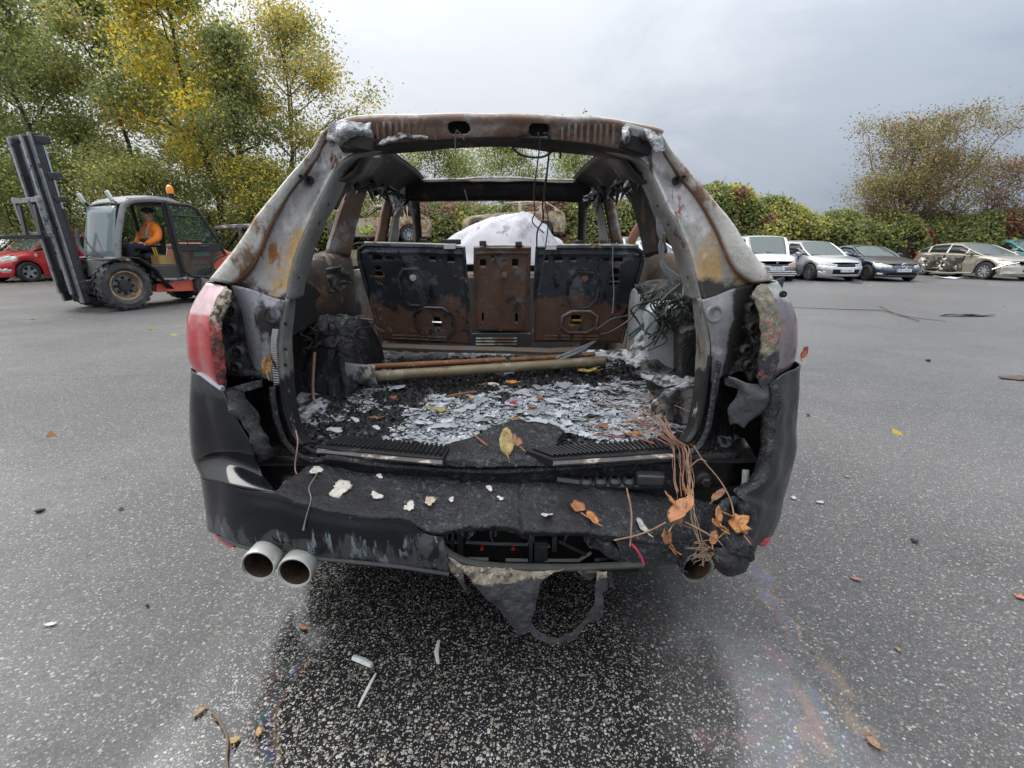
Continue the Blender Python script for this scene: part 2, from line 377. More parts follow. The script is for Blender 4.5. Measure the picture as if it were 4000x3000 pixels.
        col = MIXC(nt, MA(nt, 'MULTIPLY', fb, MA(nt, 'SUBTRACT', 1.0, MA(nt, 'MULTIPLY', s1, 0.6))), col, rb.outputs[0])
    nt.links.new(col, bs.inputs['Base Color'])
    # --- gloss: dry ground is matt, wet ground mirrors
    r0 = MIXF(nt, SS(nt, mid, 0.35, 0.65), 0.62, 0.78)
    r1 = MIXF(nt, damp, r0, 0.40); r2 = MIXF(nt, MA(nt, 'MULTIPLY', wet, SS(nt, fine, 0.26, 0.44)), r1, 0.09)
    nt.links.new(r2, bs.inputs['Roughness']); nt.links.new(MIXF(nt, MA(nt, 'MAXIMUM', wet, MA(nt, 'MULTIPLY', damp, 0.6)), 0.4, 1.0), bs.inputs['Specular IOR Level'])
    hgt = MA(nt, 'ADD', MA(nt, 'MULTIPLY', s1, 0.9), MA(nt, 'ADD', MA(nt, 'MULTIPLY', s2, 0.4), MA(nt, 'MULTIPLY', fine, 0.55)))
    bp = N(nt, 'ShaderNodeBump', Height=hgt, Distance=0.0024); nt.links.new(MIXF(nt, wet, 0.8, 0.30), bp.inputs['Strength'])
    nt.links.new(bp.outputs[0], bs.inputs['Normal'])
    return m
g = MB().grid(np.array([[(x, y, 0.0) for x in (-700, -60, -12, 12, 60, 700)] for y in (-200, -8, 12, 40, 700)])).build('ground', asphalt(), smooth=False)
g['kind'] = 'structure'
# strip of leaf litter and soil at the foot of the hedge on the far side of the yard
soil = layered('soil', (0.085, 0.062, 0.040), 0.9, layers=[dict(col=(0.20, 0.13, 0.04), scale=9, lo=0.52, hi=0.6), dict(col=(0.06, 0.08, 0.025), scale=3, lo=0.5, hi=0.6), dict(col=(0.35, 0.25, 0.05), scale=30, lo=0.62, hi=0.66)], bump=[(20, 0.05, 0.8)], vscale=3)
V = []
xs = np.linspace(-70, 70, 141)
edge = np.array([24.5 - 5.2 * smooth01(-x, 6, 16) + 0.7 * fbm(np.array([[x * 0.4, 0, 3.1]]), 1, 5)[0] for x in xs])
rows = []
for k, t in enumerate((0, 0.6, 2.0, 6, 60)):
    z = (0.004, 0.05, 0.10, 0.35, 1.2)[k]
    rows.append([(x, e_ + t, z + 0.1 * (k > 0) * fbm(np.array([[x * 0.8, e_, k]]), 1, 9)[0]) for x, e_ in zip(xs, edge)])
sv = MB().grid(np.array(rows)).build('verge', soil); sv['kind'] = 'structure'
# ------------------------------------------------------------------ vegetation
def leaves_mesh(name, C, Nrm, size, cols, mat, rs):
    """C (n,3) centres, one bent leaf of 2 quads each; cols (n,3)"""
    n = len(C); T = rs.normal(size=(n, 3)); T -= Nrm * (T * Nrm).sum(1)[:, None]; T /= np.linalg.norm(T, axis=1)[:, None] + 1e-9
    B = np.cross(Nrm, T); s = size[:, None]
    base = C - T * s * 0.55; tip = C + T * s * 0.6; w = 0.36
    l, r_ = C + B * s * w - Nrm * s * 0.10, C - B * s * w - Nrm * s * 0.10
    V = np.stack([base, r_, tip, l], 1).reshape(-1, 3)
    me = bpy.data.meshes.new(name); me.vertices.add(4 * n); me.vertices.foreach_set('co', V.ravel().astype(np.float32))
    me.loops.add(4 * n); me.loops.foreach_set('vertex_index', np.arange(4 * n, dtype=np.int32))
    me.polygons.add(n); me.polygons.foreach_set('loop_start', (np.arange(n) * 4).astype(np.int32)); me.polygons.foreach_set('loop_total', np.full(n, 4, np.int32))
    me.update(); me.validate()
    ca = me.attributes.new('col', 'FLOAT_COLOR', 'POINT')
    ca.data.foreach_set('color', np.repeat(np.concatenate([cols, np.ones((n, 1))], 1), 4, axis=0).ravel().astype(np.float32))
    me.materials.append(mat); return me
def unit(v): v = np.asarray(v, float); return v / (np.linalg.norm(v, axis=-1, keepdims=True) + 1e-9)
LEAF = leafmat('leaf_colours', 0.45, 0.45)
PGAIN = 2.4
bark = layered('bark', (0.050, 0.042, 0.034), 0.9, layers=[dict(col=(0.10, 0.095, 0.075), scale=6, st=(2, 2, 0.4), lo=0.5, hi=0.62)], bump=[(30, 0.02, 0.8)])
PAL = {
 'green': [(0.095, 0.115, 0.040), (0.125, 0.150, 0.048), (0.160, 0.175, 0.055), (0.075, 0.095, 0.042), (0.19, 0.185, 0.05)],
 'dark': [(0.065, 0.085, 0.035), (0.085, 0.105, 0.040), (0.11, 0.125, 0.045)],
 'yellow': [(0.34, 0.27, 0.035), (0.26, 0.24, 0.045), (0.42, 0.29, 0.03), (0.17, 0.19, 0.045), (0.46, 0.27, 0.035)],
 'brown': [(0.16, 0.13, 0.045), (0.12, 0.13, 0.045), (0.22, 0.16, 0.06), (0.09, 0.11, 0.04), (0.20, 0.19, 0.05)],
 'hedge': [(0.085, 0.11, 0.035), (0.13, 0.145, 0.04), (0.06, 0.085, 0.03), (0.17, 0.165, 0.045), (0.10, 0.075, 0.035), (0.07, 0.10, 0.04)],
 'hedge_red': [(0.20, 0.045, 0.04), (0.13, 0.05, 0.035), (0.10, 0.11, 0.04), (0.10, 0.07, 0.035), (0.09, 0.06, 0.03)],
 'hedge_yel': [(0.24, 0.21, 0.05), (0.19, 0.185, 0.045), (0.13, 0.145, 0.045), (0.09, 0.11, 0.04)],
 'rust': [(0.125, 0.070, 0.048), (0.10, 0.075, 0.045), (0.14, 0.055, 0.045), (0.09, 0.085, 0.04), (0.085, 0.055, 0.048)],
}
def tree(name, label, base, h, spread, pal, seed, nleaf=16000, leaf=0.16, lean=(0, 0), r0=0.16, stems=1, bare=0.30, nl=13, pals=None, clump=0.62, cone=0.0, group='trees along the edge of the yard', up=0.55, droop=0.0, fan=0.10, wood=None):
    rs = np.random.default_rng(seed); root = thing(name, label, 'tree', tuple(base), group=group); W = MB(); tips = []
    for st in range(stems):
        a0 = rs.uniform(0, 6.28); b = np.array([0.35 * math.cos(a0) * (stems > 1), 0.35 * math.sin(a0) * (stems > 1), -0.1])
        ln = np.array([lean[0], lean[1], 0]) * h + (rs.normal(size=3) * [fan, fan, 0] * h * (stems > 1))
        k = 9; P = []
        for i in range(k):
            t = i / (k - 1); P.append(b + np.array([0, 0, h * 0.93 * t]) + ln * t ** 1.3 + rs.normal(size=3) * [0.12, 0.12, 0] * (t > 0.1))
        P = np.array(P); rad = r0 * (1 - np.linspace(0, 1, k) ** 0.9 * 0.9) * (0.8 if stems > 1 else 1)
        W.tube(P, rad, n=7, smooth_n=None)
        for j in range(nl // stems + 1):
            t = bare + (1 - bare) * (j + rs.uniform(0, 1)) / (nl // stems + 1); t = min(t, 0.98)
            o = cr_interp(P, 100)[int(t * 99)]; a = j * 2.4 + rs.uniform(-0.5, 0.5)
            prof = math.sin(math.pi * min(1, (t - bare) / (1 - bare) * (0.80 - cone * 0.2) + 0.22 + cone * 0.1)) ** 0.8
            Ln = spread * prof * rs.uniform(0.75, 1.15); d = np.array([math.cos(a), math.sin(a), up + 0.5 * t + rs.uniform(-0.15, 0.2)]); d = unit(d)
            Q = [o]; m = 5
            for q in range(1, m):
                f = q / (m - 1); Q.append(o + d * Ln * f + np.array([lean[0], lean[1], 0]) * Ln * 0.5 * f + rs.normal(size=3) * 0.10 * Ln * f * 0.6 - np.array([0, 0, droop * Ln * f * f]))
            Q = np.array(Q); W.tube(Q, r0 * 0.38 * (1 - t * 0.6) * np.linspace(1, 0.15, m), n=5)
            tips += [Q[-1], Q[-2]]
            for q2 in range(4):
                f = rs.uniform(0.35, 1.0); o2 = cr_interp(Q, 50)[int(f * 49)]
                d2 = unit(d + rs.normal(size=3) * 0.75 + [0, 0, 0.15]); L2 = Ln * rs.uniform(0.25, 0.5)
                Q2 = np.array([o2, o2 + d2 * L2 * 0.5 + rs.normal(size=3) * 0.06, o2 + d2 * L2 - np.array([0, 0, droop * L2 * 0.4])]); W.tube(Q2, [r0 * 0.12, r0 * 0.08, r0 * 0.03], n=4); tips += [Q2[1], Q2[2]]
    W.build('trunk', wood or bark, root)
    tips = np.array(tips); w = rs.uniform(0.3, 1.0, len(tips)); w /= w.sum()
    idx = rs.choice(len(tips), nleaf, p=w); cl = rs.uniform(0.7, 1.25, len(tips))
    offs = rs.normal(size=(nleaf, 3)) * (clump * cl[idx])[:, None] * [1, 1, 0.62]
    C = tips[idx] + offs; C = C[C[:, 2] > h * 0.06]; idx = idx[:len(C)]
    nr = unit(rs.normal(size=(len(C), 3)) + [0, 0, 0.9])
    pl = [np.array(PAL[p_]) * PGAIN for p_ in (pals or [pal])]; ct = rs.integers(0, len(pl), len(tips)); cb = rs.uniform(0.75, 1.25, len(tips))
    cols = np.array([pl[ct[i]][rs.integers(0, len(pl[ct[i]]))] for i in idx]) * cb[idx][:, None] * rs.uniform(0.8, 1.2, (len(C), 1))
    obj('crown', leaves_mesh('crown', C, nr, leaf * rs.uniform(0.6, 1.3, len(C)), np.clip(cols, 0, 1), LEAF, rs), root)
    return root
_tree = tree
def tree(*a, **k):
    a = list(a)
    a[7] = int(a[7] * 2.0); a[8] *= 0.72; k['clump'] = k.get('clump', 0.62) * 0.9
    return _tree(*a, **k)
def base_at(x4, Y):
    p = at(x4, 1000, Y=Y); return (p[0], Y, 0.05)
G_ = 'tall trees behind the forklift'
tree('locust_tree', 'thin green tree far behind the red car', base_at(-250, 29), 13, 4.2, 'green', 51, 9000, 0.19, lean=(-0.1, 0), bare=0.1, group=G_, nl=16)
tree('locust_tree', 'pale green tree far behind the forklift mast', base_at(430, 29), 12.5, 4.0, 'green', 52, 9000, 0.19, lean=(-0.12, 0), bare=0.12, group=G_, nl=16, pals=['green', 'hedge'])
tree('locust_tree', 'olive tree far behind the yellow tree', base_at(800, 29.5), 12, 3.6, 'brown', 53, 9000, 0.19, lean=(-0.05, 0), bare=0.12, group=G_, nl=16, pals=['brown', 'green'])
tree('locust_tree', 'green feathery tree with leaning trunk above the red car', base_at(60, 23.5), 13, 3.6, 'green', 1, 15000, 0.17, lean=(-0.16, 0), r0=0.17, bare=0.18, group=G_, nl=16, clump=0.5)
tree('locust_tree', 'slim green feathery tree behind the mast of the forklift', base_at(330, 22.5), 12.5, 3.1, 'green', 2, 13000, 0.16, lean=(-0.20, 0), r0=0.15, bare=0.2, group=G_, nl=15, pals=['green', 'green', 'dark'], clump=0.48)
tree('locust_tree', 'green feathery tree with dark bare limbs behind the forklift cab', base_at(640, 24.0), 12, 3.2, 'green', 3, 12500, 0.16, lean=(-0.14, 0), r0=0.16, bare=0.16, group=G_, nl=14, pals=['green', 'brown', 'green'], clump=0.46)
tree('maple_tree', 'tall yellow autumn tree with clustered golden leaves', base_at(900, 22.5), 14, 2.7, 'yellow', 4, 17000, 0.17, lean=(-0.10, 0), r0=0.18, bare=0.22, group=G_, nl=18, pals=['yellow', 'yellow', 'green'], clump=0.55)
tree('ivy_tree', 'dark tree with an ivy clad trunk beside the yellow tree', base_at(1000, 21.5), 9.5, 1.7, 'dark', 5, 9000, 0.14, lean=(0.0, 0), r0=0.22, bare=0.03, group=G_, nl=16, pals=['dark', 'green'], clump=0.45)
tree('leaning_tree', 'olive brown tree with dark open branches behind the wreck roof', base_at(1130, 24.5), 11.2, 3.9, 'brown', 6, 12500, 0.15, lean=(0.10, 0), r0=0.16, bare=0.12, group=G_, nl=18, pals=['brown', 'brown', 'yellow', 'green'], clump=0.55)
tree('shrub_tree', 'low yellow green shrub behind the forklift bonnet', base_at(640, 20.5), 4.2, 1.9, 'yellow', 7, 7500, 0.12, r0=0.06, stems=3, bare=0.1, group='shrubs behind the forklift', pals=['hedge_yel', 'hedge'], clump=0.5)
tree('shrub_tree', 'round golden shrub under the ivy clad trunk', base_at(1070, 20.8), 4.6, 1.5, 'yellow', 8, 6500, 0.12, r0=0.06, stems=3, bare=0.1, group='shrubs behind the forklift', pals=['hedge_yel', 'yellow', 'hedge'], clump=0.45)
tree('shrub_tree', 'dull green shrub behind the forks of the forklift', base_at(90, 20.0), 4.4, 2.3, 'green', 9, 8500, 0.13, r0=0.06, stems=3, bare=0.08, group='shrubs behind the forklift', pals=['hedge', 'green'], clump=0.55)
G2 = 'feathery trees seen through the wreck'
for x_, Y_, h_, s_, lb in ((1700, 34, 8.6, 2.6, 'light green feathery tree next to the olive tree beyond the bramble bank'), (1960, 36, 8.9, 2.8, 'middle one of three light green feathery trees beyond the bramble bank'), (2230, 34, 8.7, 2.5, 'light green feathery tree beyond the bramble bank, nearest the parked cars'), (1480, 33, 7.6, 2.6, 'olive feathery tree behind the stacked wrecks')):
    tree('locust_tree', lb, base_at(x_, Y_), h_, s_, 'green', s_seed := int(x_), 8500, 0.17, r0=0.10, bare=0.2, group=G2, nl=13, pals=['green', 'brown'] if x_ == 1480 else ['green'], clump=0.6)
tree('bramble_tree', 'bushy half bare tree with twiggy stems and red creeper on the hedge', base_at(3500, 25.5)[:2] + (1.0,), 6.7, 2.0, 'rust', 21, 12500, 0.115, lean=(0.10, 0), r0=0.07, stems=13, bare=0.05, nl=150, fan=0.20, wood=layered('twig_wood', (0.17, 0.105, 0.092), 0.85, var=0.3), group='trees behind the parked cars', pals=['rust', 'rust', 'brown', 'hedge'], clump=0.36, up=0.9)
for x_, h_, sd_, lb_ in ((3405, 3.4, 61, 'low twiggy bramble bush at the left foot of the half bare tree'), (3640, 4.6, 62, 'tall twiggy bramble bush in front of the half bare tree'), (3830, 4.2, 63, 'reddish bramble bush at the right foot of the half bare tree')):
    tree('bramble_bush', lb_, base_at(x_, 25.3)[:2] + (1.2,), h_, 1.5, 'rust', sd_, 4200, 0.115, lean=(0.10, 0), r0=0.05, stems=8, bare=0.04, nl=80, fan=0.22, wood=_mats['twig_wood'], group='trees behind the parked cars', pals=['rust', 'rust', 'hedge_red', 'hedge'] if sd_ == 63 else ['rust', 'hedge', 'brown'], clump=0.34, up=0.8)
def hedge(name, label, x0, x1, yc, hfun, seed, n, pals, depth=2.6, group='hedges along the yard'):
    rs = np.random.default_rng(seed); root = thing(name, label, 'hedge', ((x0 + x1) / 2, yc, 0), group=group)
    xs = np.linspace(x0, x1, max(12, int((x1 - x0) * 3))); prof = np.linspace(0, 1, 14); Gd = []
    for t in prof:
        a = t * math.pi * 0.62; yy = -math.cos(a) * depth * 0.55; zz = math.sin(a) ** 0.55 if t < 0.8 else math.sin(a) ** 0.55
        Gd.append([(x, yy, zz * hfun(x)) for x in xs])
    Gd = np.array(Gd); Pn = Gd.copy(); Pn[..., 1] += yc
    Gd = Gd + vn3(Pn, 0.8, seed, 3) * np.array([0.7, 1.5, 0.9]) * np.minimum(1, Gd[..., 2:3])
    Gd[0, :, 2] = 0.0
    M = Gd.copy(); M[..., 0] -= (x0 + x1) / 2
    M[..., 1] += 0.22
    MB().grid(M).build('thicket', layered('thicket', (0.040, 0.027, 0.018), 0.95, layers=[dict(col=(0.09, 0.055, 0.035), scale=14, st=(1, 1, 0.4), lo=0.5, hi=0.62), dict(col=(0.05, 0.055, 0.02), scale=5, lo=0.52, hi=0.62)], bump=[(25, 0.06, 1.0)], vscale=6), root)
    nr_, nc = M.shape[:2]; i = rs.integers(0, nr_ - 1, n); j = rs.integers(0, nc - 1, n); u, v = rs.random((n, 1)), rs.random((n, 1))
    C = (M[i, j] * (1 - u) + M[i + 1, j] * u) * (1 - v) + (M[i, j + 1] * (1 - u) + M[i + 1, j + 1] * u) * v
    Cw = C + [(x0 + x1) / 2, yc, 0]; dens = fbm(Cw, 0.75, seed + 5, 3) + 0.16 * (C[:, 2] / 2.5) - 0.03
    keep = dens > rs.uniform(-0.22, 0.10, n); C, Cw = C[keep], Cw[keep]; m = len(C)
    C = C + rs.normal(size=(m, 3)) * [0.10, 0.12, 0.12] + [0, -0.22, 0.06]
    sel = fbm(Cw, 0.55, seed + 31, 2); sel2 = fbm(Cw, 0.9, seed + 77, 2)
    P0, P1, P2 = (np.array(PAL[p_]) * PGAIN for p_ in pals)
    cols = np.where((sel > 0.10)[:, None], P1[rs.integers(0, len(P1), m)], P0[rs.integers(0, len(P0), m)])
    cols = np.where((sel2 > 0.20)[:, None], P2[rs.integers(0, len(P2), m)], cols)
    cols = cols * (1 + 0.7 * fbm(Cw, 1.7, seed + 3, 2))[:, None] * rs.uniform(0.8, 1.25, (m, 1))
    nr = unit(rs.normal(size=(m, 3)) * 0.7 + [0, -0.7, 0.75])
    o = obj('foliage', leaves_mesh('foliage', C, nr, 0.145 * rs.uniform(0.6, 1.3, m), np.clip(cols, 0.01, 1), LEAF, rs), root)
    # loose shoots standing out of the top
    W = MB(); top = M[8]
    for q in range(int((x1 - x0) * 2.2)):
        b = top[rs.integers(0, nc)]; d = unit([rs.normal() * 0.6, rs.normal() * 0.3 - 0.2, 1]); L_ = rs.uniform(0.3, 0.9)
        W.tube(np.array([b, b + d * L_ * 0.6, b + d * L_ + [rs.normal() * 0.15, 0, -0.1]]), [0.012, 0.008, 0.004], n=4)
    W.build('shoots', bark, root)['kind'] = 'stuff'
    return root
def hh(pts, seed):
    xs_, zs_ = zip(*pts); return lambda x: float(np.interp(x, xs_, zs_)) + 1.1 * float(fbm(np.array([[x * 0.9, 0.3, seed]]), 1, seed, 3)[0])
hedge('bramble_hedge', 'long bramble hedge with green and yellow leaves behind the parked cars', 7.6, 62, 25.2, hh([(7, 3.1), (9, 3.45), (11, 3.5), (14, 2.9), (17, 2.35), (20, 2.2), (23, 2.6), (28, 2.6), (36, 2.6), (62, 2.9)], 3), 41, 150000, ('hedge', 'hedge_yel', 'hedge_red'))
hedge('bramble_hedge', 'reddish brown bramble bank behind the sheet covered car', -5.6, 10.5, 26.4, hh([(-4, 3.0), (0, 2.9), (3, 3.1), (9, 3.4)], 6), 42, 34000, ('rust', 'hedge', 'hedge_yel'))
hedge('bramble_hedge', 'dark scrubby hedge below the tall trees', -34, -3.8, 27.6, hh([(-34, 2.6), (-20, 2.4), (-10, 2.5), (-4, 2.8)], 8), 43, 46000, ('hedge', 'green', 'hedge_yel'))
# ------------------------------------------------------------------ cars
tyre_m = layered('tyre_rubber', (0.022, 0.022, 0.023), 0.75, bump=[(60, 0.004, 0.4)])
dark_m = layered('dark_plastic', (0.020, 0.020, 0.022), 0.55, bump=[(90, 0.002, 0.3)])
blk_m = layered('black_cavity', (0.008, 0.008, 0.008), 0.9)
chrome_m = layered('chrome', (0.62, 0.63, 0.65), 0.18, 1.0, var=0.05)
alloy_m = layered('alloy', (0.42, 0.43, 0.44), 0.33, 0.85, layers=[dict(col=(0.12, 0.10, 0.08), scale=14, lo=0.56, hi=0.7, rough=0.7)])
lamp_m = layered('lamp_glass', (0.60, 0.60, 0.56), 0.12, 0.25, var=0.3, vscale=16, coat=1.0)
red_lamp_m = layered('red_lamp', (0.35, 0.012, 0.015), 0.15, coat=1.0)
amber_m = layered('amber_lamp', (0.75, 0.25, 0.03), 0.2, coat=1.0)
plate_m = layered('plate_white', (0.72, 0.73, 0.74), 0.4, var=0.05)
plate_b = layered('plate_blue', (0.10, 0.25, 0.62), 0.4, var=0.05)
ink_m = layered('ink_black', (0.02, 0.02, 0.02), 0.6)
glass_m = glassmat('car_glass', mixf=0.42, tint=(0.55, 0.62, 0.62), dark=(0.035, 0.045, 0.045))
wglass_m = glassmat('windscreen_glass', mixf=0.30, tint=(0.6, 0.68, 0.66), dark=(0.10, 0.13, 0.125), rough=0.05)
def text_part(s, size, mat, parent, loc, M3, name='lettering', th=0.001):
    """flat lettering: M3 columns = right, up, normal"""
    cu = bpy.data.curves.new(name, 'FONT'); cu.body = s; cu.size = size; cu.align_x = 'CENTER'; cu.align_y = 'CENTER'; cu.extrude = th
    o = bpy.data.objects.new(name, cu); scene.collection.objects.link(o)
    dg = bpy.context.evaluated_depsgraph_get(); dg.update(); me = bpy.data.meshes.new_from_object(o.evaluated_get(dg))
    bpy.data.objects.remove(o); bpy.data.curves.remove(cu)
    V = np.array([v.co for v in me.vertices]); A = np.array(M3, float).T
    V = V @ A.T + np.array(loc)
    me.vertices.foreach_set('co', V.ravel().astype(np.float32)); me.materials.clear(); me.materials.append(mat); me.update()
    return obj(name, me, parent)
def wheel(parent, c, r, w, side, spokes=10, rim_m=alloy_m, rr=0.66, tyre=True, kind=0):
    """side=+1: face towards +y"""
    T = MB(); pr = [(rr * r, -w * 0.42), (r * 0.80, -w * 0.5), (r * 0.95, -w * 0.46), (r, -w * 0.34), (r, w * 0.34), (r * 0.95, w * 0.46), (r * 0.80, w * 0.5), (rr * r, w * 0.42), (rr * r * 0.97, 0.0), (rr * r, -w * 0.42)]
    T.lathe([(a, h * side) for a, h in pr], c, 'y', 40)
    t = T.build('wheel', tyre_m if tyre else rim_m, parent)
    Q = MB(); f = w * 0.36 * side
    Q.lathe([(rr * r * 0.99, f), (rr * r * 0.90, f), (rr * r * 0.88, f - 0.05 * side), (rr * r * 0.88, -f * 0.6)], c, 'y', 40)
    Q.lathe([(0.001, f * 0.85), (r * 0.14, f * 0.85), (r * 0.17, f * 0.6), (r * 0.17, -f * 0.3)], c, 'y', 16)
    for k in range(spokes):
        a = 2 * math.pi * k / spokes + 0.3; wd = r * (0.30 if spokes <= 6 else 0.13)
        ca, sa = math.cos(a), math.sin(a); V = []
        for (q, hw, ff) in ((r * 0.12, wd * 0.42, f * 0.82), (rr * r * 0.90, wd * 0.5, f * 0.95)):
            for sgn, dep in ((-1, 0), (1, 0), (1, -0.03 * side), (-1, -0.03 * side)):
                V.append((c[0] + q * ca - sgn * hw * sa, c[1] + ff + dep, c[2] + q * sa + sgn * hw * ca))
        Q.add(V, [(0, 1, 5, 4), (1, 2, 6, 5), (2, 3, 7, 6), (3, 0, 4, 7), (4, 5, 6, 7)])
    Q.build('rim', rim_m, t)
    D = MB(); D.lathe([(0.001, -f * 0.25), (r * 0.55, -f * 0.25), (rr * r * 0.9, -f * 0.5)], c, 'y', 24); D.build('brake_disc', blk_m, t)
    return t
def interp_s(x, pts):
    xs_, zs_ = np.array(pts).T; return np.interp(x, xs_, zs_)
def smooth_prof(pts, k=400, w=9):
    xs_ = np.linspace(pts[0][0], pts[-1][0], k); z = interp_s(xs_, pts)
    zp = np.pad(z, w, mode='edge'); ker = np.hanning(2 * w + 1); ker /= ker.sum(); z = np.convolve(zp, ker, 'valid')
    return lambda x: np.interp(x, xs_, z)
def car(name, label, cat, loc, rz, p, paint, group='parked cars and wrecks round the yard', burned=False, wheels=True, z0=0.0):
    """local frame: x forward, y left. p: dict of proportions"""
    root = thing(name, label, cat, (loc[0], loc[1], z0), rz, group=group)
    L, Wd = p['L'], p['W']; a, b = L / 2, Wd / 2; cl = p.get('clear', 0.20); wr = p.get('wr', 0.32)
    xf, xr = a - p['fo'], -a + p['ro']; zc = wr
    ztop = smooth_prof(p['shoulder']); AR = wr * 1.16
    n, K = 220, 17; th = np.linspace(0, 2 * math.pi, n, endpoint=False); ne = 4.6
    ct, st = np.cos(th), np.sin(th)
    ux = np.sign(ct) * np.abs(ct) ** (2 / ne); uy = np.sign(st) * np.abs(st) ** (2 / ne)
    # resample evenly by arc length
    seg = np.hypot(np.diff(np.append(ux * a, ux[0] * a)), np.diff(np.append(uy * b, uy[0] * b))); s_ = np.concatenate([[0], np.cumsum(seg)])
    tgt = np.linspace(0, s_[-1], n, endpoint=False); ux = np.interp(tgt, s_, np.append(ux, ux[0])); uy = np.interp(tgt, s_, np.append(uy, uy[0]))
    rows = []
    for k in range(K):
        t = k / (K - 1)
        ix = 1 - 0.035 * (1 - t) ** 2 - p.get('noser', 0.035) * smooth01(t, 0.55, 1.0); iy = 1 - 0.045 * (1 - smooth01(t, 0, 0.35)) - 0.05 * smooth01(t, 0.6, 1.0)
        x = ux * a * ix; y = uy * b * iy
        sidey = np.abs(uy) > 0.80
        zl = np.full(n, cl); 
        for xw in (xf, xr):
            dx = x - xw; arch = np.where(np.abs(dx) < AR, zc + np.sqrt(np.maximum(0, AR ** 2 - dx ** 2)), 0); zl = np.where(sidey, np.maximum(zl, arch), zl)
        zt = ztop(x); z = zl + (zt - zl) * t
        y = y + np.where(sidey, np.sign(y) * 0.018 * np.exp(-((z - 0.62 * zt) / 0.07) ** 2), 0)
        rows.append(np.stack([x, y, z], -1))
    Gd = np.array(rows)
    if p.get('crash') is not None:
        Gd = p['crash'](Gd)
    Fb = {}
    def put(key, quad): Fb.setdefault(key, []).append(quad)
    for k in range(K - 1):
        for j in range(n):
            j2 = (j + 1) % n; q = np.array([Gd[k, j], Gd[k, j2], Gd[k + 1, j2], Gd[k + 1, j]]); c = q.mean(0); key = 'body'
            if c[0] > a * 0.55 and not burned:
                h = p['hl']  # headlight box: y0,y1,z0,z1 (abs y), and how far back it wraps
                zoff = h.get('rake', 0.0) * (abs(c[1]) - h['y'][0])
                if h['y'][0] < abs(c[1]) < h['y'][1] and h['z'][0] + zoff < c[2] < h['z'][1] + zoff and c[0] > a - h['wrap']: key = 'headlight_l' if c[1] > 0 else 'headlight_r'
                gr = p.get('grille')
                if gr and abs(c[1]) < gr['y'] and gr['z'][0] < c[2] < gr['z'][1] and c[0] > a * 0.8: key = 'grille'
                lo = p.get('intake')
                if lo and abs(c[1]) < lo['y'] and lo['z'][0] < c[2] < lo['z'][1] and c[0] > a * 0.8: key = 'intake'
                fg = p.get('fog')
                if fg and fg['y'][0] < abs(c[1]) < fg['y'][1] and fg['z'][0] < c[2] < fg['z'][1] and c[0] > a * 0.75: key = 'fog_l' if c[1] > 0 else 'fog_r'
                am = p.get('amber')
                if am and am['y'][0] < abs(c[1]) < am['y'][1] and am['z'][0] < c[2] < am['z'][1] and c[0] > a - 0.35: key = 'amber_l' if c[1] > 0 else 'amber_r'
                bp_ = p.get('bumper')
                if bp_ and bp_[0] < c[2] < bp_[1] and c[0] > a - 0.55 and key == 'body': key = 'bumper'
            if c[0] < -a * 0.8 and not burned and abs(c[1]) > b * 0.62 and p['tl'][0] < c[2] < p['tl'][1]: key = 'tail_lamp_l' if c[1] > 0 else 'tail_lamp_r'
            put(key, q)
    # bonnet / deck across the top: the ring is symmetric
    top = Gd[K - 1]; half = [j for j in range(n) if top[j][1] >= 0]; half.sort(key=lambda j: -top[j][0])
    xs_ = np.linspace(a * 0.93, -a * 0.93, 90); ysx = np.interp(-xs_, -top[half][:, 0], top[half][:, 1])
    zx = ztop(xs_); nc = 13; cr_ = p.get('crown', 0.05); cw, wtx, rtx, rbx = p['green']   # cowl x, windscreen top x, roof rear x, rear window base x
    for i in range(len(xs_) - 1):
        xm = (xs_[i] + xs_[i + 1]) / 2
        if rbx + 0.03 < xm < cw - 0.03: continue
        if burned == 'open' : continue
        for j in range(nc - 1):
            def pt(ii, jj):
                s = -1 + 2 * jj / (nc - 1); return (xs_[ii], ysx[ii] * s, zx[ii] + cr_ * (1 - s * s) * min(1, (a * 0.95 - abs(xs_[ii])) / 0.35 + 0.15))
            put('bonnet' if xm > 0 else 'boot_lid', np.array([pt(i, j), pt(i + 1, j), pt(i + 1, j + 1), pt(i, j + 1)]))
    # front and rear closing strip between ring end and bonnet edge is covered by a lip
    # greenhouse
    roof = smooth_prof([(rbx, float(ztop(rbx))), (rtx, p['H'] - p.get('rdrop', 0.05)), ((rtx + wtx) / 2, p['H']), (wtx, p['H'] - 0.045), (cw, float(ztop(cw)))], w=12)
    pil = p['pillars']   # list of (x0,x1) opaque side pillars
    st_x = sorted(set(list(np.linspace(rbx, cw, 64)) + [v for q in pil for v in q]))
    ft = [0, 0.07, 0.86, 1.0]; nroof = 9; by = b * p.get('belt', 0.915); ry = b * p.get('rooff', 0.70)
    def sec(x):
        zb, zr = float(ztop(x)), max(float(roof(x)), float(ztop(x)) + 0.003); f = min(1, (zr - zb) / (p['H'] - zb))
        tp = by * (1 - 0.10 * smooth01(abs(x - (cw + rbx) / 2), 0.6 * (cw - rbx) / 2, (cw - rbx) / 2)); yr = tp + (ry - tp) * f
        S = [(x, tp + (yr - tp) * t_ + 0.02 * math.sin(math.pi * t_), zb + (zr - 0.06 * f - zb) * t_) for t_ in ft]
        C = [(x, yr * (1 - q / (nroof - 1)) - (0.03 if q else 0) * 0, zr - 0.06 * f * (1 - (q / (nroof - 1))) ** 3) for q in range(1, nroof)]
        return S, C
    S_all = [sec(x) for x in st_x]
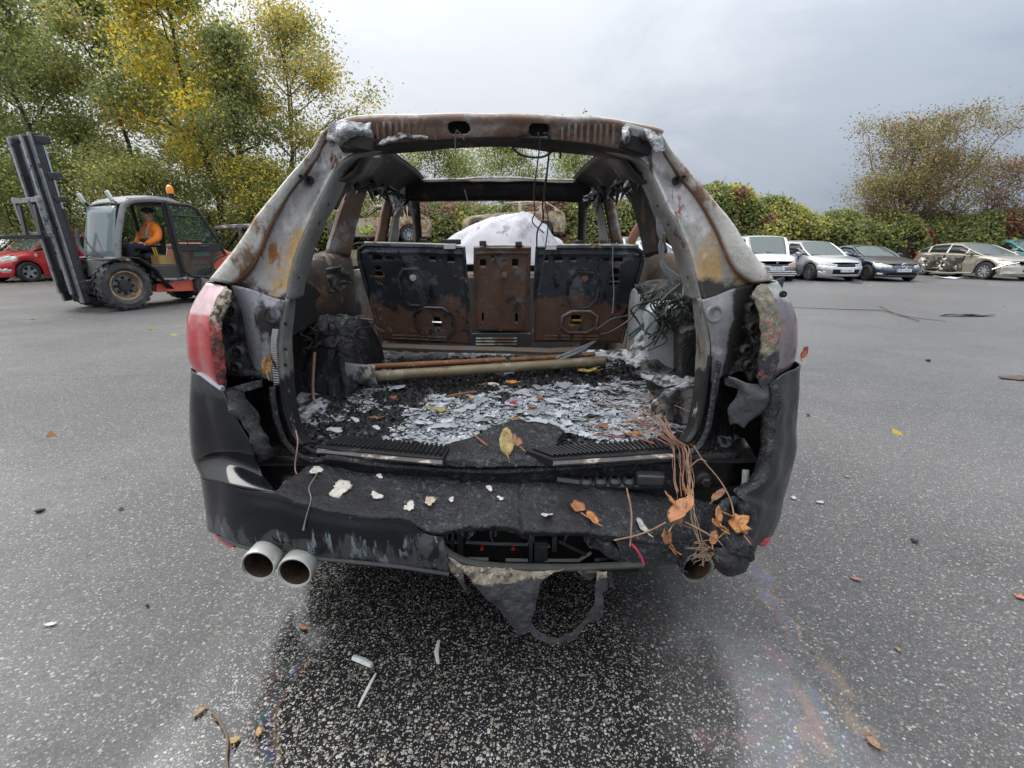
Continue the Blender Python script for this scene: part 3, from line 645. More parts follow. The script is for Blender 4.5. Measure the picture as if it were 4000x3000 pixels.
    for i in range(len(st_x) - 1):
        x0_, x1_ = st_x[i], st_x[i + 1]; xm = (x0_ + x1_) / 2; inp = any(q[0] - 1e-6 <= xm <= q[1] + 1e-6 for q in pil)
        slope = abs(float(roof(x1_)) - float(roof(x0_))) / max(1e-6, x1_ - x0_)
        isW = xm > wtx - 0.02 and slope > 0.12; isR = xm < rtx + 0.02 and slope > 0.12
        for sg in (1, -1):
            f = lambda v: (v[0], v[1] * sg, v[2])
            for r_ in range(3):
                q = np.array([f(S_all[i][0][r_]), f(S_all[i + 1][0][r_]), f(S_all[i + 1][0][r_ + 1]), f(S_all[i][0][r_ + 1])])
                if sg < 0: q = q[::-1]
                key = 'roof_frame'
                if r_ == 1 and not inp: key = ('side_window_%d_%d' % (sg, sum(1 for q_ in pil if q_[0] > xm)))
                put(key, q)
            prev = [S_all[i][0][3], S_all[i + 1][0][3]]
            for c_ in range(nroof - 1):
                q = np.array([f(prev[0]), f(prev[1]), f(S_all[i + 1][1][c_]), f(S_all[i][1][c_])])
                if sg < 0: q = q[::-1]
                key = 'roof'
                if isW and c_ >= 1: key = 'windscreen'
                elif isW or isR and c_ < 1: key = 'roof_frame'
                elif isR: key = 'rear_window'
                put(key, q); prev = [S_all[i][1][c_], S_all[i + 1][1][c_]]
    nm = {'body': ('body', paint), 'bonnet': ('bonnet', p.get('bonnet_m', paint)), 'boot_lid': ('boot_lid', paint), 'roof': ('roof', paint), 'roof_frame': ('roof_frame', paint), 'grille': ('grille', p.get('grille_m', dark_m)), 'intake': ('air_intake', blk_m),
          'bumper': ('bumper', p.get('bumper_m', paint)), 'windscreen': ('windscreen', p.get('wmat', wglass_m)), 'rear_window': ('rear_window', glass_m)}
    for key, quads in Fb.items():
        if burned and (key in ('windscreen', 'rear_window') or key.startswith('side_window')): continue
        if burned == 'open' and key == 'roof': continue
        if key.startswith('headlight'): nmn, mt = 'headlight', lamp_m
        elif key.startswith('fog'): nmn, mt = 'fog_lamp', lamp_m
        elif key.startswith('amber'): nmn, mt = 'indicator', amber_m
        elif key.startswith('tail_lamp'): nmn, mt = 'tail_lamp', red_lamp_m
        elif key.startswith('side_window'): nmn, mt = 'side_window', glass_m
        else: nmn, mt = nm[key]
        V = np.concatenate(quads); 
        if key in ('grille', 'intake'): V = V - np.array([0.025, 0, 0])
        Vr = np.round(V, 4); uq, inv = np.unique(Vr, axis=0, return_inverse=True); inv = inv.reshape(-1, 4)
        Fc = [f for f in inv.tolist() if len(set(f)) == 4] + [tuple(dict.fromkeys(f)) for f in inv.tolist() if len(set(f)) == 3]
        obj(nmn, newmesh(nmn, uq, Fc, mt, True, 38), root, solid=0.012 if key not in ('windscreen', 'rear_window') and not key.startswith('side') else 0.004, off=-1)
    # floor pan, wheel housings
    MB().box((0, 0, cl + 0.10), (L * 0.86, Wd * 0.70, 0.12)).build('underbody', blk_m, root)
    if not burned:
        MB().box((0.0, 0, float(ztop(0)) - 0.28), ((cw - rbx) * 0.72, Wd * 0.80, 0.28)).build('interior', layered('car_interior', (0.028, 0.028, 0.03), 0.8), root)
        for sy in (0.24, -0.24):
            M = MB().box((0.05, sy * Wd, float(ztop(0)) + 0.02), (0.16, 0.34, 0.5), (0, R(-14), 0)).box((-0.03, sy * Wd, float(ztop(0)) + 0.32), (0.10, 0.2, 0.16)); M.build('seat', layered('seat_cloth', (0.04, 0.04, 0.045), 0.9), root, bevel=0.04)
        MB().box((cw - 0.30, 0, float(ztop(cw)) - 0.05), (0.5, Wd * 0.78, 0.12)).build('dashboard', dark_m, root, bevel=0.04)
    if wheels:
        for xw in (xf, xr):
            for sg in (1, -1): wheel(root, (xw, sg * (b - 0.115 * Wd / 1.8), wr), wr, 0.215, sg, p.get('spokes', 10), p.get('rim_m', alloy_m))
    if not burned:
        for sg in (1, -1):
            mp = (cw - p.get('mirx', 0.42), sg * (b * 0.955 + 0.10), float(ztop(cw)) + 0.10)
            m_ = MB().tube(np.array([(mp[0] + 0.08, mp[1], mp[2]), (mp[0] + 0.05, mp[1], mp[2]), (mp[0] - 0.02, mp[1], mp[2]), (mp[0] - 0.06, mp[1], mp[2])]), [0.02, 0.075, 0.085, 0.07], n=12).build('mirror', p.get('mir_m', paint), root)
            m_.scale = (1, 1.25, 1); m_.location = (0, -0.25 * mp[1], 0)
            MB().box((mp[0], sg * (b * 0.93), mp[2] - 0.05), (0.06, 0.16, 0.04)).build('mirror_arm', dark_m, root)
            for hx in p.get('handles', (0.15,)):
                MB().box((hx, sg * b * 0.985, float(ztop(hx)) - 0.13), (0.17, 0.03, 0.03)).build('door_handle', p.get('hand_m', paint), root, bevel=0.008)
            for dx in p.get('doors', ()):
                MB().box((dx, sg * b * 0.978, (cl + float(ztop(dx))) / 2 + 0.06), (0.010, 0.052, float(ztop(dx)) - cl - 0.2)).build('door_gap', blk_m, root)
        for wp in ((cw - 0.02, 0.28), (cw - 0.02, -0.30)):
            d_ = MB().tube(np.array([(cw + 0.01, wp[1] + 0.12, float(ztop(cw)) + 0.045), (cw - 0.05, wp[1] - 0.15, float(roof(cw - 0.05)) + 0.03), (cw - 0.08, wp[1] - 0.38, float(roof(cw - 0.08)) + 0.025)]), 0.010, n=6).build('wiper', dark_m, root)
        pz = p.get('plate')
        if pz:
            fx = a + 0.012 + pz.get('dx', 0); MB().box((fx, 0, pz['z']), (0.012, 0.52, 0.115)).build('number_plate', plate_m, root, bevel=0.004)
            bl = MB().box((fx + 0.008, -0.235, pz['z']), (0.004, 0.045, 0.108)).build('plate_band', plate_b, root)
            text_part(pz['s'], 0.085, ink_m, root, (fx + 0.008, 0.02, pz['z']), [(0, 1, 0), (0, 0, 1), (1, 0, 0)], 'plate_lettering')
    root['_a'] = a
    return root
def put_car(px, Ypt, lx, ly, rz):
    """place so that local point (lx,ly) sits on the ground where pixel px points"""
    P = at(px[0], px[1], Z=0.0) if Ypt is None else at(px[0], px[1], Y=Ypt)
    c, s = math.cos(rz), math.sin(rz); return (P[0] - (c * lx - s * ly), P[1] - (s * lx + c * ly))
silver = layered('silver_paint', (0.50, 0.515, 0.54), 0.28, 0.55, var=0.06, coat=0.8, layers=[dict(col=(0.46, 0.46, 0.46), scale=3, lo=0.5, hi=0.9, rough=0.4)])
white_p = layered('white_paint', (0.66, 0.68, 0.72), 0.3, 0.0, var=0.05, coat=0.7, layers=[dict(col=(0.58, 0.59, 0.6), scale=3, lo=0.52, hi=0.9, rough=0.4)])
blue_p = layered('dark_blue_paint', (0.030, 0.045, 0.075), 0.3, 0.45, var=0.15, coat=1.0)
blk_b = layered('dusty_black_paint', (0.045, 0.042, 0.04), 0.45, 0.2, var=0.2, coat=0.3)
beige_p = layered('champagne_paint', (0.36, 0.33, 0.27), 0.3, 0.5, var=0.08, coat=0.8)
turq_p = layered('turquoise_paint', (0.16, 0.42, 0.42), 0.3, 0.2, var=0.05, coat=0.8)
red_p = layered('red_paint', (0.50, 0.018, 0.028), 0.28, 0.1, var=0.1, coat=0.9, layers=[dict(col=(0.25, 0.05, 0.04), scale=6, lo=0.6, hi=0.75, z=(0.5, 0.2), zamt=0.3, rough=0.6)])
rzc = R(-86)
# silver people carrier
pMPV = dict(L=4.37, W=1.83, H=1.58, fo=0.86, ro=0.80, clear=0.2, wr=0.325, shoulder=[(-2.2, 1.02), (-1.9, 1.06), (0.6, 0.99), (1.0, 0.965), (1.6, 0.86), (2.0, 0.74), (2.2, 0.60)], green=(1.12, 0.22, -1.65, -2.1), pillars=[(0.62, 0.68), (-0.42, -0.32), (-1.38, -1.28), (-2.1, -1.72)],
            hl=dict(y=(0.42, 0.92), z=(0.60, 0.74), wrap=0.75, rake=0.12), grille=dict(y=0.36, z=(0.58, 0.66)), intake=dict(y=0.50, z=(0.28, 0.47)), fog=dict(y=(0.68, 0.82), z=(0.33, 0.39)), tl=(0.75, 1.05), plate=dict(z=0.43, s='FX 104 JL', dx=-0.01), spokes=7, doors=(0.62, -0.38, -1.2), handles=(-0.22, -1.15))
pM = put_car((3161, 1096), None, 2.185 - 0.86, -0.80, rzc)
mp_ = car('silver_car', 'silver people carrier with clear headlights and black lower grille', 'car', pM, rzc, pMPV, silver)
mp_.scale = (.95, .95, .88)
# white van
pVAN = dict(L=4.0, W=1.66, H=1.83, fo=0.76, ro=0.6, clear=0.2, wr=0.30, shoulder=[(-2.0, 1.05), (-1.7, 1.08), (0.6, 1.06), (0.95, 1.03), (1.4, 0.96), (1.8, 0.84), (2.0, 0.64)], green=(1.02, 0.35, -1.9, -2.0), pillars=[(0.60, 0.66), (-0.42, -0.28), (-1.3, -1.2), (-2.0, -1.8)], rooff=0.86, belt=0.93, rdrop=0.02, noser=0.02,
            hl=dict(y=(0.40, 0.82), z=(0.68, 0.84), wrap=0.5, rake=0.0), amber=dict(y=(0.40, 0.82), z=(0.62, 0.68)), grille=dict(y=0.40, z=(0.62, 0.68)), intake=dict(y=0.52, z=(0.30, 0.36)), bumper=(0.2, 0.60), bumper_m=layered('grey_bumper', (0.16, 0.17, 0.19), 0.55, var=0.1), tl=(0.8, 1.2), plate=dict(z=0.50, s='FY 655 JX'), spokes=5, rim_m=layered('steel_wheel', (0.10, 0.10, 0.11), 0.5, 0.4), doors=(0.55, -0.4), handles=(-0.2,), hand_m=dark_m, mir_m=dark_m)
pV = put_car((3085, 1096), None, 2.0 - 0.76, 0.72, R(-100))
van = car('white_van', 'small white van with grey bumper and orange indicators', 'van', pV, R(-100), pVAN, white_p)
van.scale = (.97, .97, .86)
for z_ in (0.26, 0.33, 0.40): MB().box((1.985, 0, z_), (0.06, 1.36 - abs(z_ - 0.33) * 1.2, 0.028)).build('bumper_bar', white_p, van, bevel=0.01)
text_part('◊', 0.16, chrome_m, van, (1.985, 0, 0.74), [(0, 1, 0), (0, 0, 1), (1, 0, 0)], 'badge')
# dark blue coupe
pCOU = dict(L=4.35, W=1.73, H=1.40, fo=0.80, ro=0.86, clear=0.17, wr=0.315, shoulder=[(-2.17, 0.92), (-1.8, 0.98), (0.2, 0.93), (0.85, 0.90), (1.5, 0.80), (2.0, 0.68), (2.17, 0.56)], green=(0.88, -0.05, -1.0, -1.85), pillars=[(0.38, 0.44), (-0.85, -0.72), (-1.85, -1.5)],
            hl=dict(y=(0.40, 0.83), z=(0.54, 0.70), wrap=0.55, rake=0.02), grille=dict(y=0.34, z=(0.54, 0.68)), grille_m=layered('grille_grey', (0.22, 0.25, 0.29), 0.35, 0.7, var=0.1), intake=dict(y=0.55, z=(0.24, 0.34)), fog=dict(y=(0.62, 0.74), z=(0.28, 0.33)), tl=(0.65, 0.9), plate=dict(z=0.44, s='AB 318 KZ'), spokes=14, rim_m=layered('bronze_rim', (0.10, 0.075, 0.055), 0.45, 0.6), bonnet_m=blk_b, doors=(0.5, -0.8), handles=(-0.6,))
pC = put_car((3385, 1096), None, 2.175 - 0.80, -0.75, R(-93))
cou = car('blue_coupe', 'dark blue coupe with bronze wheels and a dusty black bonnet', 'car', pC, R(-93), pCOU, blue_p)
cou.scale = (.95, .95, .88)
# three-pointed star on the grille
St = MB().lathe([(0.095, 0.0), (0.105, 0.012), (0.115, 0.0)], (0, 0, 0), 'x', 24)
for k in range(3):
    a_ = R(90 + 120 * k); St.tube(np.array([(0, 0, 0), (0, 0.1 * math.cos(a_), 0.1 * math.sin(a_))]), [0.016, 0.006], n=6)
o_ = St.build('badge', chrome_m, cou); o_.location = (2.155, 0, 0.61)
GL = MB()
for z_ in (0.56, 0.595, 0.63, 0.665): GL.box((2.13, 0, z_), (0.02, 0.62, 0.008))
GL.build('grille_bars', chrome_m, cou)
# crashed champagne saloon
def crash_fn(Gd):
    G2 = Gd.copy(); x, y, z = G2[..., 0], G2[..., 1], G2[..., 2]
    side = (y < -0.3) & (x < 0.75) & (x > -1.75) & (z > 0.22) & (z < 0.90)
    fall = np.exp(-((x + 0.45) / 0.85) ** 4) * np.exp(-((z - 0.52) / 0.30) ** 4)
    cr = vn3(Gd, 3.4, 77, 3); cr2 = vn3(Gd, 9.0, 78, 2)
    G2[..., 1] = y + np.where(side, fall * (0.16 + 0.55 * cr[..., 1] + 0.22 * cr2[..., 1]), 0)
    G2[..., 2] = z + np.where(side, fall * (0.30 * cr[..., 2] + 0.12 * cr2[..., 2]), 0)
    fr = smooth01(x, 1.72, 2.25) * smooth01(0.78 - z, 0.0, 0.15)
    G2[..., 0] = G2[..., 0] + fr * (0.10 * cr[..., 0] + 0.06); G2[..., 1] = G2[..., 1] + fr * (-0.06 + 0.18 * cr[..., 1]); G2[..., 2] -= fr * 0.05
    return G2
pSAL = dict(L=4.62, W=1.83, H=1.47, fo=0.90, ro=0.98, clear=0.20, wr=0.345, shoulder=[(-2.3, 0.96), (-1.9, 1.02), (0.2, 0.98), (0.95, 0.96), (1.6, 0.87), (2.1, 0.76), (2.31, 0.60)], green=(1.15, 0.05, -1.1, -2.05), pillars=[(0.48, 0.54), (-0.42, -0.34), (-1.30, -1.22), (-2.05, -1.75)], crash=crash_fn,
            hl=dict(y=(0.46, 0.95), z=(0.60, 0.74), wrap=0.75, rake=0.10), grille=dict(y=0.40, z=(0.55, 0.66)), intake=dict(y=0.52, z=(0.28, 0.42)), tl=(0.75, 0.95), plate=None, spokes=9, rim_m=layered('bright_alloy', (0.62, 0.63, 0.66), 0.3, 0.7, var=0.1), doors=(0.5, -0.4), handles=())
pS = put_car((3843, 1092), None, 2.31 - 0.90, -0.80, R(-90 + 2))
sal = car('crashed_car', 'champagne saloon with its side doors crushed in and front bumper torn', 'car', pS, R(-88), pSAL, beige_p)
sal.scale = (.97, .97, .90)
_rs = np.random.default_rng(5)
silv_torn = layered('bare_torn_metal', (0.62, 0.60, 0.56), 0.35, 0.5, var=0.25, vscale=12)
for k, (x_, z_, w_, h_) in enumerate(((-1.35, 0.62, 0.45, 0.40), (-0.55, 0.66, 0.55, 0.26), (-0.15, 0.42, 0.8, 0.2), (-0.9, 0.40, 0.5, 0.22))):
    C_ = [[(x_ + w_ * (j / 4 - 0.5) + _rs.normal() * 0.05, -0.86 + _rs.normal() * 0.05, z_ + h_ * (i / 3 - 0.5) + _rs.normal() * 0.04) for j in range(5)] for i in range(4)]
    G3 = patch(C_, 12, 16); G3 = G3 + vn3(G3, 7, k) * 0.10; MB().grid(G3).build('torn_panel', silv_torn, sal, solid=0.006)
for k, (x0, x1) in enumerate(((-1.28, -.42), (-.38, .50))):
    G3 = patch([[(x0 + (x1 - x0) * j / 4, -.905 + .07 * math.sin(j * 1.7 + i), z_) for j in range(5)] for i, z_ in enumerate((.86, .68, .50, .30))], 16, 24); G3 = G3 + vn3(G3, 5, 60 + k, 3) * np.array([.04, .16, .05])
    MB().grid(G3).build('crushed_door', layered('scraped_door', (.10, .09, .078), .4, .4, var=.3, layers=[dict(col=(.42, .39, .33), scale=6, lo=.54, hi=.62), dict(col=(.02, .02, .02), scale=5, lo=.58, hi=.66)]), sal, solid=.006)
MB().tube(np.array([(0.95, -0.88, 0.24), (0.2, -0.91, 0.19), (-0.7, -0.92, 0.17), (-1.35, -0.86, 0.24)]), 0.032, n=8, smooth_n=14).build('bent_sill', beige_p, sal)
C_ = [[(2.25 + 0.10 * math.cos(3.14 * (j / 5 - 0.5)), -1.05 + 1.9 * j / 5, 0.58 - 0.30 * i / 3 - 0.06 * (j == 0)) for j in range(6)] for i in range(4)]
G3 = patch(C_, 16, 26); G3 = G3 + vn3(G3, 4, 9) * 0.16; MB().grid(G3).build('torn_bumper', layered('pearl_bumper', (0.58, 0.57, 0.53), 0.3, 0.2, coat=0.6, var=0.08), sal, solid=0.01)
MB().tube(np.array([(1.75, -0.9, 0.42), (2.1, -0.75, 0.62), (2.3, -0.5, 0.70)]), 0.03, n=6).build('dangling_trim', silv_torn, sal)
# turquoise car at the right edge
pTQ = dict(pCOU, L=4.2, W=1.75, H=1.46, plate=None, spokes=6, rim_m=alloy_m, bonnet_m=turq_p, grille_m=dark_m)
P_ = at(4090, 1075, Z=0.0); car('turquoise_car', 'turquoise hatchback parked beyond the crashed saloon', 'car', (P_[0] + 0.9, P_[1] + 2.2), R(-86), pTQ, turq_p)
# red boxy hatchback
pKIA = dict(L=4.1, W=1.79, H=1.63, fo=0.80, ro=0.72, clear=0.19, wr=0.335, shoulder=[(-2.05, 1.06), (-1.8, 1.10), (0.5, 1.03), (0.95, 1.01), (1.5, 0.94), (1.85, 0.85), (2.05, 0.62)], green=(1.0, 0.35, -1.75, -2.0), pillars=[(0.58, 0.66), (-0.42, -0.32), (-1.32, -1.2), (-2.0, -1.7)], rooff=0.80, noser=0.03,
            hl=dict(y=(0.40, 0.88), z=(0.68, 0.86), wrap=0.55, rake=0.05), grille=dict(y=0.34, z=(0.70, 0.76)), intake=dict(y=0.5, z=(0.32, 0.48)), fog=dict(y=(0.62, 0.78), z=(0.36, 0.46)), tl=(0.8, 1.3), plate=None, spokes=5, rim_m=alloy_m, doors=(0.6, -0.38), handles=(-0.2,))
rk = R(-90 - 18); pK = put_car((122, 1102), None, 2.05 - 0.80, 0.78, rk)
kia = car('red_car', 'bright red boxy hatchback under the forks of the forklift', 'car', pK, rk, pKIA, red_p)
MB().lathe([(0.001, 0.0), (0.05, 0.004), (0.06, 0.0)], (0.98, 0.90, 0.90), 'y', 16).build('side_indicator', lamp_m, kia)
P_ = at(-60, 960, Y=21.5); car('white_car', 'pale car half hidden behind the red hatchback', 'car', (P_[0], 22.6), R(-100), dict(pMPV, plate=None, H=1.72), white_p)
for nm_, lb_, x_, Y_, rz_, pp, mm in (('white_car', 'white saloon parked apart from the row beside a pale silver car', 2545, 21.5, R(-80), pCOU, white_p), ('pale_car', 'pale silver car parked apart from the row beside a white saloon', 2480, 22.8, R(-84), pMPV, silver)):
    P_ = at(x_, 1000, Y=Y_); car(nm_, lb_, 'car', (P_[0], Y_), rz_, dict(pp, plate=None, bonnet_m=mm), mm)
# ---- burnt-out wrecks on the left and in the middle
burn_tan = layered('burnt_tan', (0.36, 0.29, 0.20), 0.85, layers=[dict(col=(0.20, 0.10, 0.05), scale=3.5, lo=0.52, hi=0.62), dict(col=(0.5, 0.46, 0.38), scale=6, lo=0.55, hi=0.65), dict(col=(0.05, 0.045, 0.04), scale=2.5, lo=0.6, hi=0.7)], bump=[(30, 0.01, 0.5)], vscale=5)
burn_blue = layered('burnt_blue_silver', (0.30, 0.35, 0.41), 0.45, 0.3, layers=[dict(col=(0.46, 0.40, 0.30), scale=1.1, lo=0.44, hi=0.52, w=('X', 1.15, 0.75, 0.9), rough=0.85, metal=0.0), dict(col=(0.30, 0.18, 0.09), scale=5, lo=0.6, hi=0.68, w=('X', 0.9, 0.4, 0.3), rough=0.9, metal=0)], bump=[(22, 0.01, 0.3)], vscale=5)
burn_dark = layered('burnt_dark', (0.035, 0.033, 0.031), 0.8, layers=[dict(col=(0.30, 0.29, 0.26), scale=4, lo=0.52, hi=0.62), dict(col=(0.15, 0.08, 0.045), scale=6, lo=0.56, hi=0.64)], bump=[(30, 0.01, 0.5)])
pX5 = dict(L=4.75, W=1.9, H=1.70, fo=0.85, ro=0.97, clear=0.26, wr=0.38, shoulder=[(-2.37, 1.05), (-2.0, 1.12), (0.3, 1.06), (1.0, 1.04), (1.7, 0.98), (2.2, 0.86), (2.37, 0.7)], green=(1.0, 0.2, -1.5, -2.25), pillars=[(-0.42, -0.28), (-1.40, -1.2), (-2.25, -1.85)], rooff=0.76, hl=dict(y=(0.4, 0.9), z=(0.66, 0.8), wrap=0.5), tl=(0.8, 1.1), spokes=10, doors=(), handles=())
def at2(x4, Y): p_ = at(x4, 1000, Y=Y); return (p_[0], Y)
ySt = 24.6
xc_ = at(1462, 940, Y=ySt)[0]
lw = car('burnt_car', 'burnt tan wreck lying under the stacked blue silver wreck', 'wreck', (xc_ - 0.6, ySt + 0.2), R(186), pX5 | dict(H=1.42, shoulder=[(q, z * 0.92) for q, z in pX5['shoulder']]), burn_tan, burned=True, group='burnt wrecks', wheels=True)
uw = car('burnt_car', 'blue silver and tan burnt wreck stacked on another wreck, alloy wheel still fitted', 'wreck', (xc_ + 0.35, ySt), R(183), pX5, burn_blue, burned=True, group='burnt wrecks', z0=1.30)
# yellow-green spray scrawl on its front door
spray = layered('spray_paint', (0.45, 0.85, 0.06), 0.6, var=0.2)

for q, L in enumerate(([(.78, .72), (.76, .50), (.66, .42), (.60, .55), (.62, .72)], [(.56, .70), (.48, .42), (.42, .66)], [(.36, .44), (.37, .72), (.24, .66), (.34, .58), (.22, .48)])):
    MB().tube(np.array([(x, .966, z + .02) for x, z in L]), .022, n=5, smooth_n=16).build('spray_mark', spray, uw)
P_ = at2(2010, 23.0)
car('burnt_car', 'burnt wreck with bent roof pillars behind the sheet covered car', 'wreck', (P_[0], 24.0), R(172), pX5 | dict(H=1.62), burn_tan, burned='open', group='burnt wrecks', z0=1.5)
car('burnt_car', 'scorched wreck underneath the wreck with bent roof pillars', 'wreck', (P_[0] + 0.2, 24.1), R(176), pX5 | dict(H=1.5), burn_dark, burned=True, group='burnt wrecks')
# burnt dark van body behind the forklift bonnet
P_ = at2(905, 15.2)
bp = car('burnt_pickup', 'scorched black wreck with a pale roof behind the red forklift body', 'wreck', (P_[0] - 0.1, 16.2), R(178), pX5 | dict(L=4.2, H=1.86, fo=0.8, ro=0.8, shoulder=[(-2.1, 1.0), (0.3, 1.0), (1.0, 1.0), (1.9, 0.9), (2.1, 0.7)], green=(1.1, 0.4, -1.6, -2.0), pillars=[(-0.42, -0.32), (-1.50, -1.2), (-2.0, -1.75)]), burn_dark, burned=True, group='burnt wrecks')
# ---- car under a pale grey sheet
sheet_m = layered('grey_sheet', (0.46, 0.46, 0.49), 0.75, layers=[dict(col=(0.22, 0.22, 0.24), scale=7, lo=0.58, hi=0.64, st=(1, 1, 0.4)), dict(col=(0.30, 0.30, 0.32), scale=2.2, lo=0.52, hi=0.62), dict(col=(0.46, 0.46, 0.48), scale=2.2, lo=0.5, hi=0.7)], bump=[(40, 0.004, 0.3)], var=0.08)
tc_ = at(1985, 900, Y=7.4); tx = tc_[0]
sheet = thing('covered_car', 'car hidden under a pale grey crumpled sheet in front of the wreck', 'covered car', (tx, 7.6, 0))
na, nrr = 150, 60; rowsS = []
peak = np.array([at(2045, 792, Y=7.3)[0] - tx, -0.15, 1.72])
for i in range(nrr):
    t = i / (nrr - 1); row = []
    for j in range(na):
        a_ = 2 * math.pi * j / na; ex = 1.45 * np.sign(math.cos(a_)) * abs(math.cos(a_)) ** 0.7 - 0.25; ey = 2.15 * np.sign(math.sin(a_)) * abs(math.sin(a_)) ** 0.7 + 1.5
        f = t ** 0.85; r_ = np.array([peak[0] * (1 - f) + ex * f, peak[1] * (1 - f) + ey * f])
        zz = peak[2] * (1 - t) ** 0.72 * (1 - t) + (1 - (1 - t)) * 0 + (1 - t) * t * 1.35 + 0.22 * (1 - t)
        zz = 1.74 - 0.62 * t - 1.12 * t ** 4.5
        fold = 0.07 * math.sin(9 * a_ + 2 * math.sin(3 * a_)) * t * (1.2 - t * 0.4) + 0.05 * math.sin(17 * a_ + 1) * t * t
        row.append((r_[0] * (1 + fold), r_[1] + ey * fold * 0.3, max(0.01, zz + 0.4 * fold * (1 - t))))
    rowsS.append(row)
Gs = np.array(rowsS); Gs = Gs + vn3(Gs, 1.6, 31, 3) * 0.16 * np.minimum(1, Gs[..., 2:3]); Gs = Gs + (np.abs(fbm(Gs, 1.3, 37, 2))[..., None] - .12) * np.array([-.15, -.3, -.30]) * np.minimum(1, Gs[..., 2:3]); 
MB().grid(Gs, close_c=True).build('sheet', sheet_m, sheet, ang=None)
# ------------------------------------------------------------------ forklift
fl_red = layered('forklift_red', (0.72, 0.13, 0.07), 0.42, var=0.10, coat=0.3, layers=[dict(col=(0.30, 0.05, 0.035), scale=4, lo=0.55, hi=0.68), dict(col=(0.22, 0.12, 0.09), scale=9, lo=0.62, hi=0.70, rough=0.8)])
fl_grey = layered('cab_grey', (0.22, 0.225, 0.225), 0.5, var=0.08, layers=[dict(col=(0.13, 0.12, 0.11), scale=5, lo=0.56, hi=0.7, rough=0.8)])
fl_black = layered('mast_black', (0.035, 0.037, 0.042), 0.45, 0.2, layers=[dict(col=(0.10, 0.085, 0.07), scale=6, lo=0.58, hi=0.68, rough=0.8)], bump=[(60, 0.002, 0.3)])
fl_edge = layered('worn_steel', (0.26, 0.28, 0.29), 0.38, 0.6, layers=[dict(col=(0.06, 0.06, 0.065), scale=8, lo=0.54, hi=0.64, rough=0.7)])
fl_glass = glassmat('forklift_screen', mixf=0.35, tint=(0.75, 0.82, 0.85), dark=(0.30, 0.36, 0.39), rough=0.06)
fl_gl2 = glassmat('forklift_door_glass', mixf=0.86, tint=(0.66, 0.78, 0.76), dark=(0.10, 0.14, 0.14), rough=0.04)
rust_rim = layered('rusty_rim', (0.30, 0.22, 0.14), 0.8, layers=[dict(col=(0.14, 0.07, 0.04), scale=8, lo=0.5, hi=0.62), dict(col=(0.42, 0.38, 0.30), scale=6, lo=0.56, hi=0.64)])
white_pl = layered('white_sticker', (0.66, 0.72, 0.70), 0.5, var=0.08)
FRZ = R(-119); FO = (-8.115, 10.478)
fk = thing('forklift', 'red rough terrain forklift with black mast and grey cab, door swung open', 'forklift', (FO[0], FO[1], 0), FRZ)
def fwheel(x, y, r, w, side, nlug=22):
    T = MB(); rr = 0.60
    T.lathe([(rr * r, -w * .40 * side), (r * .72, -w * .5 * side), (r * .90, -w * .49 * side), (r * .945, -w * .40 * side), (r * .945, w * .40 * side), (r * .90, w * .49 * side), (r * .72, w * .5 * side), (rr * r, w * .40 * side), (rr * r * .97, 0), (rr * r, -w * .40 * side)], (x, y, r), 'y', 44)
    for k in range(nlug):
        for sg in (1, -1):
            a0 = 2 * math.pi * (k + (0.5 if sg > 0 else 0)) / nlug; V = []
            for (q, da) in ((0.02, 0.13), (0.51, -0.02)):
                for dr in (0.93, 1.0):
                    for dw in (-0.055, 0.055):
                        a = a0 + da * 1.2 + dw; rad = r * (dr if q < 0.5 or dr < 1 else 0.965); V.append((x + rad * math.cos(a), y + sg * w * q, r + rad * math.sin(a)))
            T.add(V, [(0, 1, 5, 4), (2, 6, 7, 3), (0, 4, 6, 2), (1, 3, 7, 5), (4, 5, 7, 6)])
    t = T.build('wheel', layered('chunky_tyre', (0.035, 0.035, 0.037), 0.6, layers=[dict(col=(0.09, 0.085, 0.08), scale=7, lo=0.5, hi=0.65)]), fk, ang=30)
    f = w * 0.30 * side
    MB().lathe([(rr * r, f * 1.35), (rr * r * .93, f * 1.4), (rr * r * .88, f * 1.1), (rr * r * .80, f * .2), (rr * r * .66, f * .1)], (x, y, r), 'y', 40).build('rim', rust_rim, t)
    D = MB().lathe([(rr * r * .67, f * .1), (rr * r * .64, f * .3), (rr * r * .40, f * .45), (rr * r * .40, f * .3)], (x, y, r), 'y', 36).build('wheel_disc', layered('disc_grey', (0.20, 0.21, 0.21), 0.55, var=0.15), t)
    MB().lathe([(rr * r * .40, f * .3), (rr * r * .40, f * 1.0), (rr * r * .33, f * 1.25), (0.001, f * 1.28)], (x, y, r), 'y', 28).build('hub', dark_m, t)
    for k in range(8):
        a = 2 * math.pi * k / 8; MB().lathe([(0.026, 0), (0.026, 0.035 * side), (0.012, 0.05 * side), (0.001, 0.05 * side)], (x + rr * r * .53 * math.cos(a), y + f * .35, r + rr * r * .53 * math.sin(a)), 'y', 8).build('wheel_nut', blk_m, t)
    return t
fw = fwheel(0, 0.62, 0.48, 0.36, 1); fwheel(0, -0.62, 0.48, 0.36, -1); fwheel(-1.75, 0.55, 0.38, 0.28, 1, 18); fwheel(-1.75, -0.55, 0.38, 0.28, -1, 18)
B = lambda: MB()
B().tube(np.array([(0, -0.6, 0.48), (0, 0.6, 0.48)]), 0.10, n=12).build('axle', fl_black, fk)
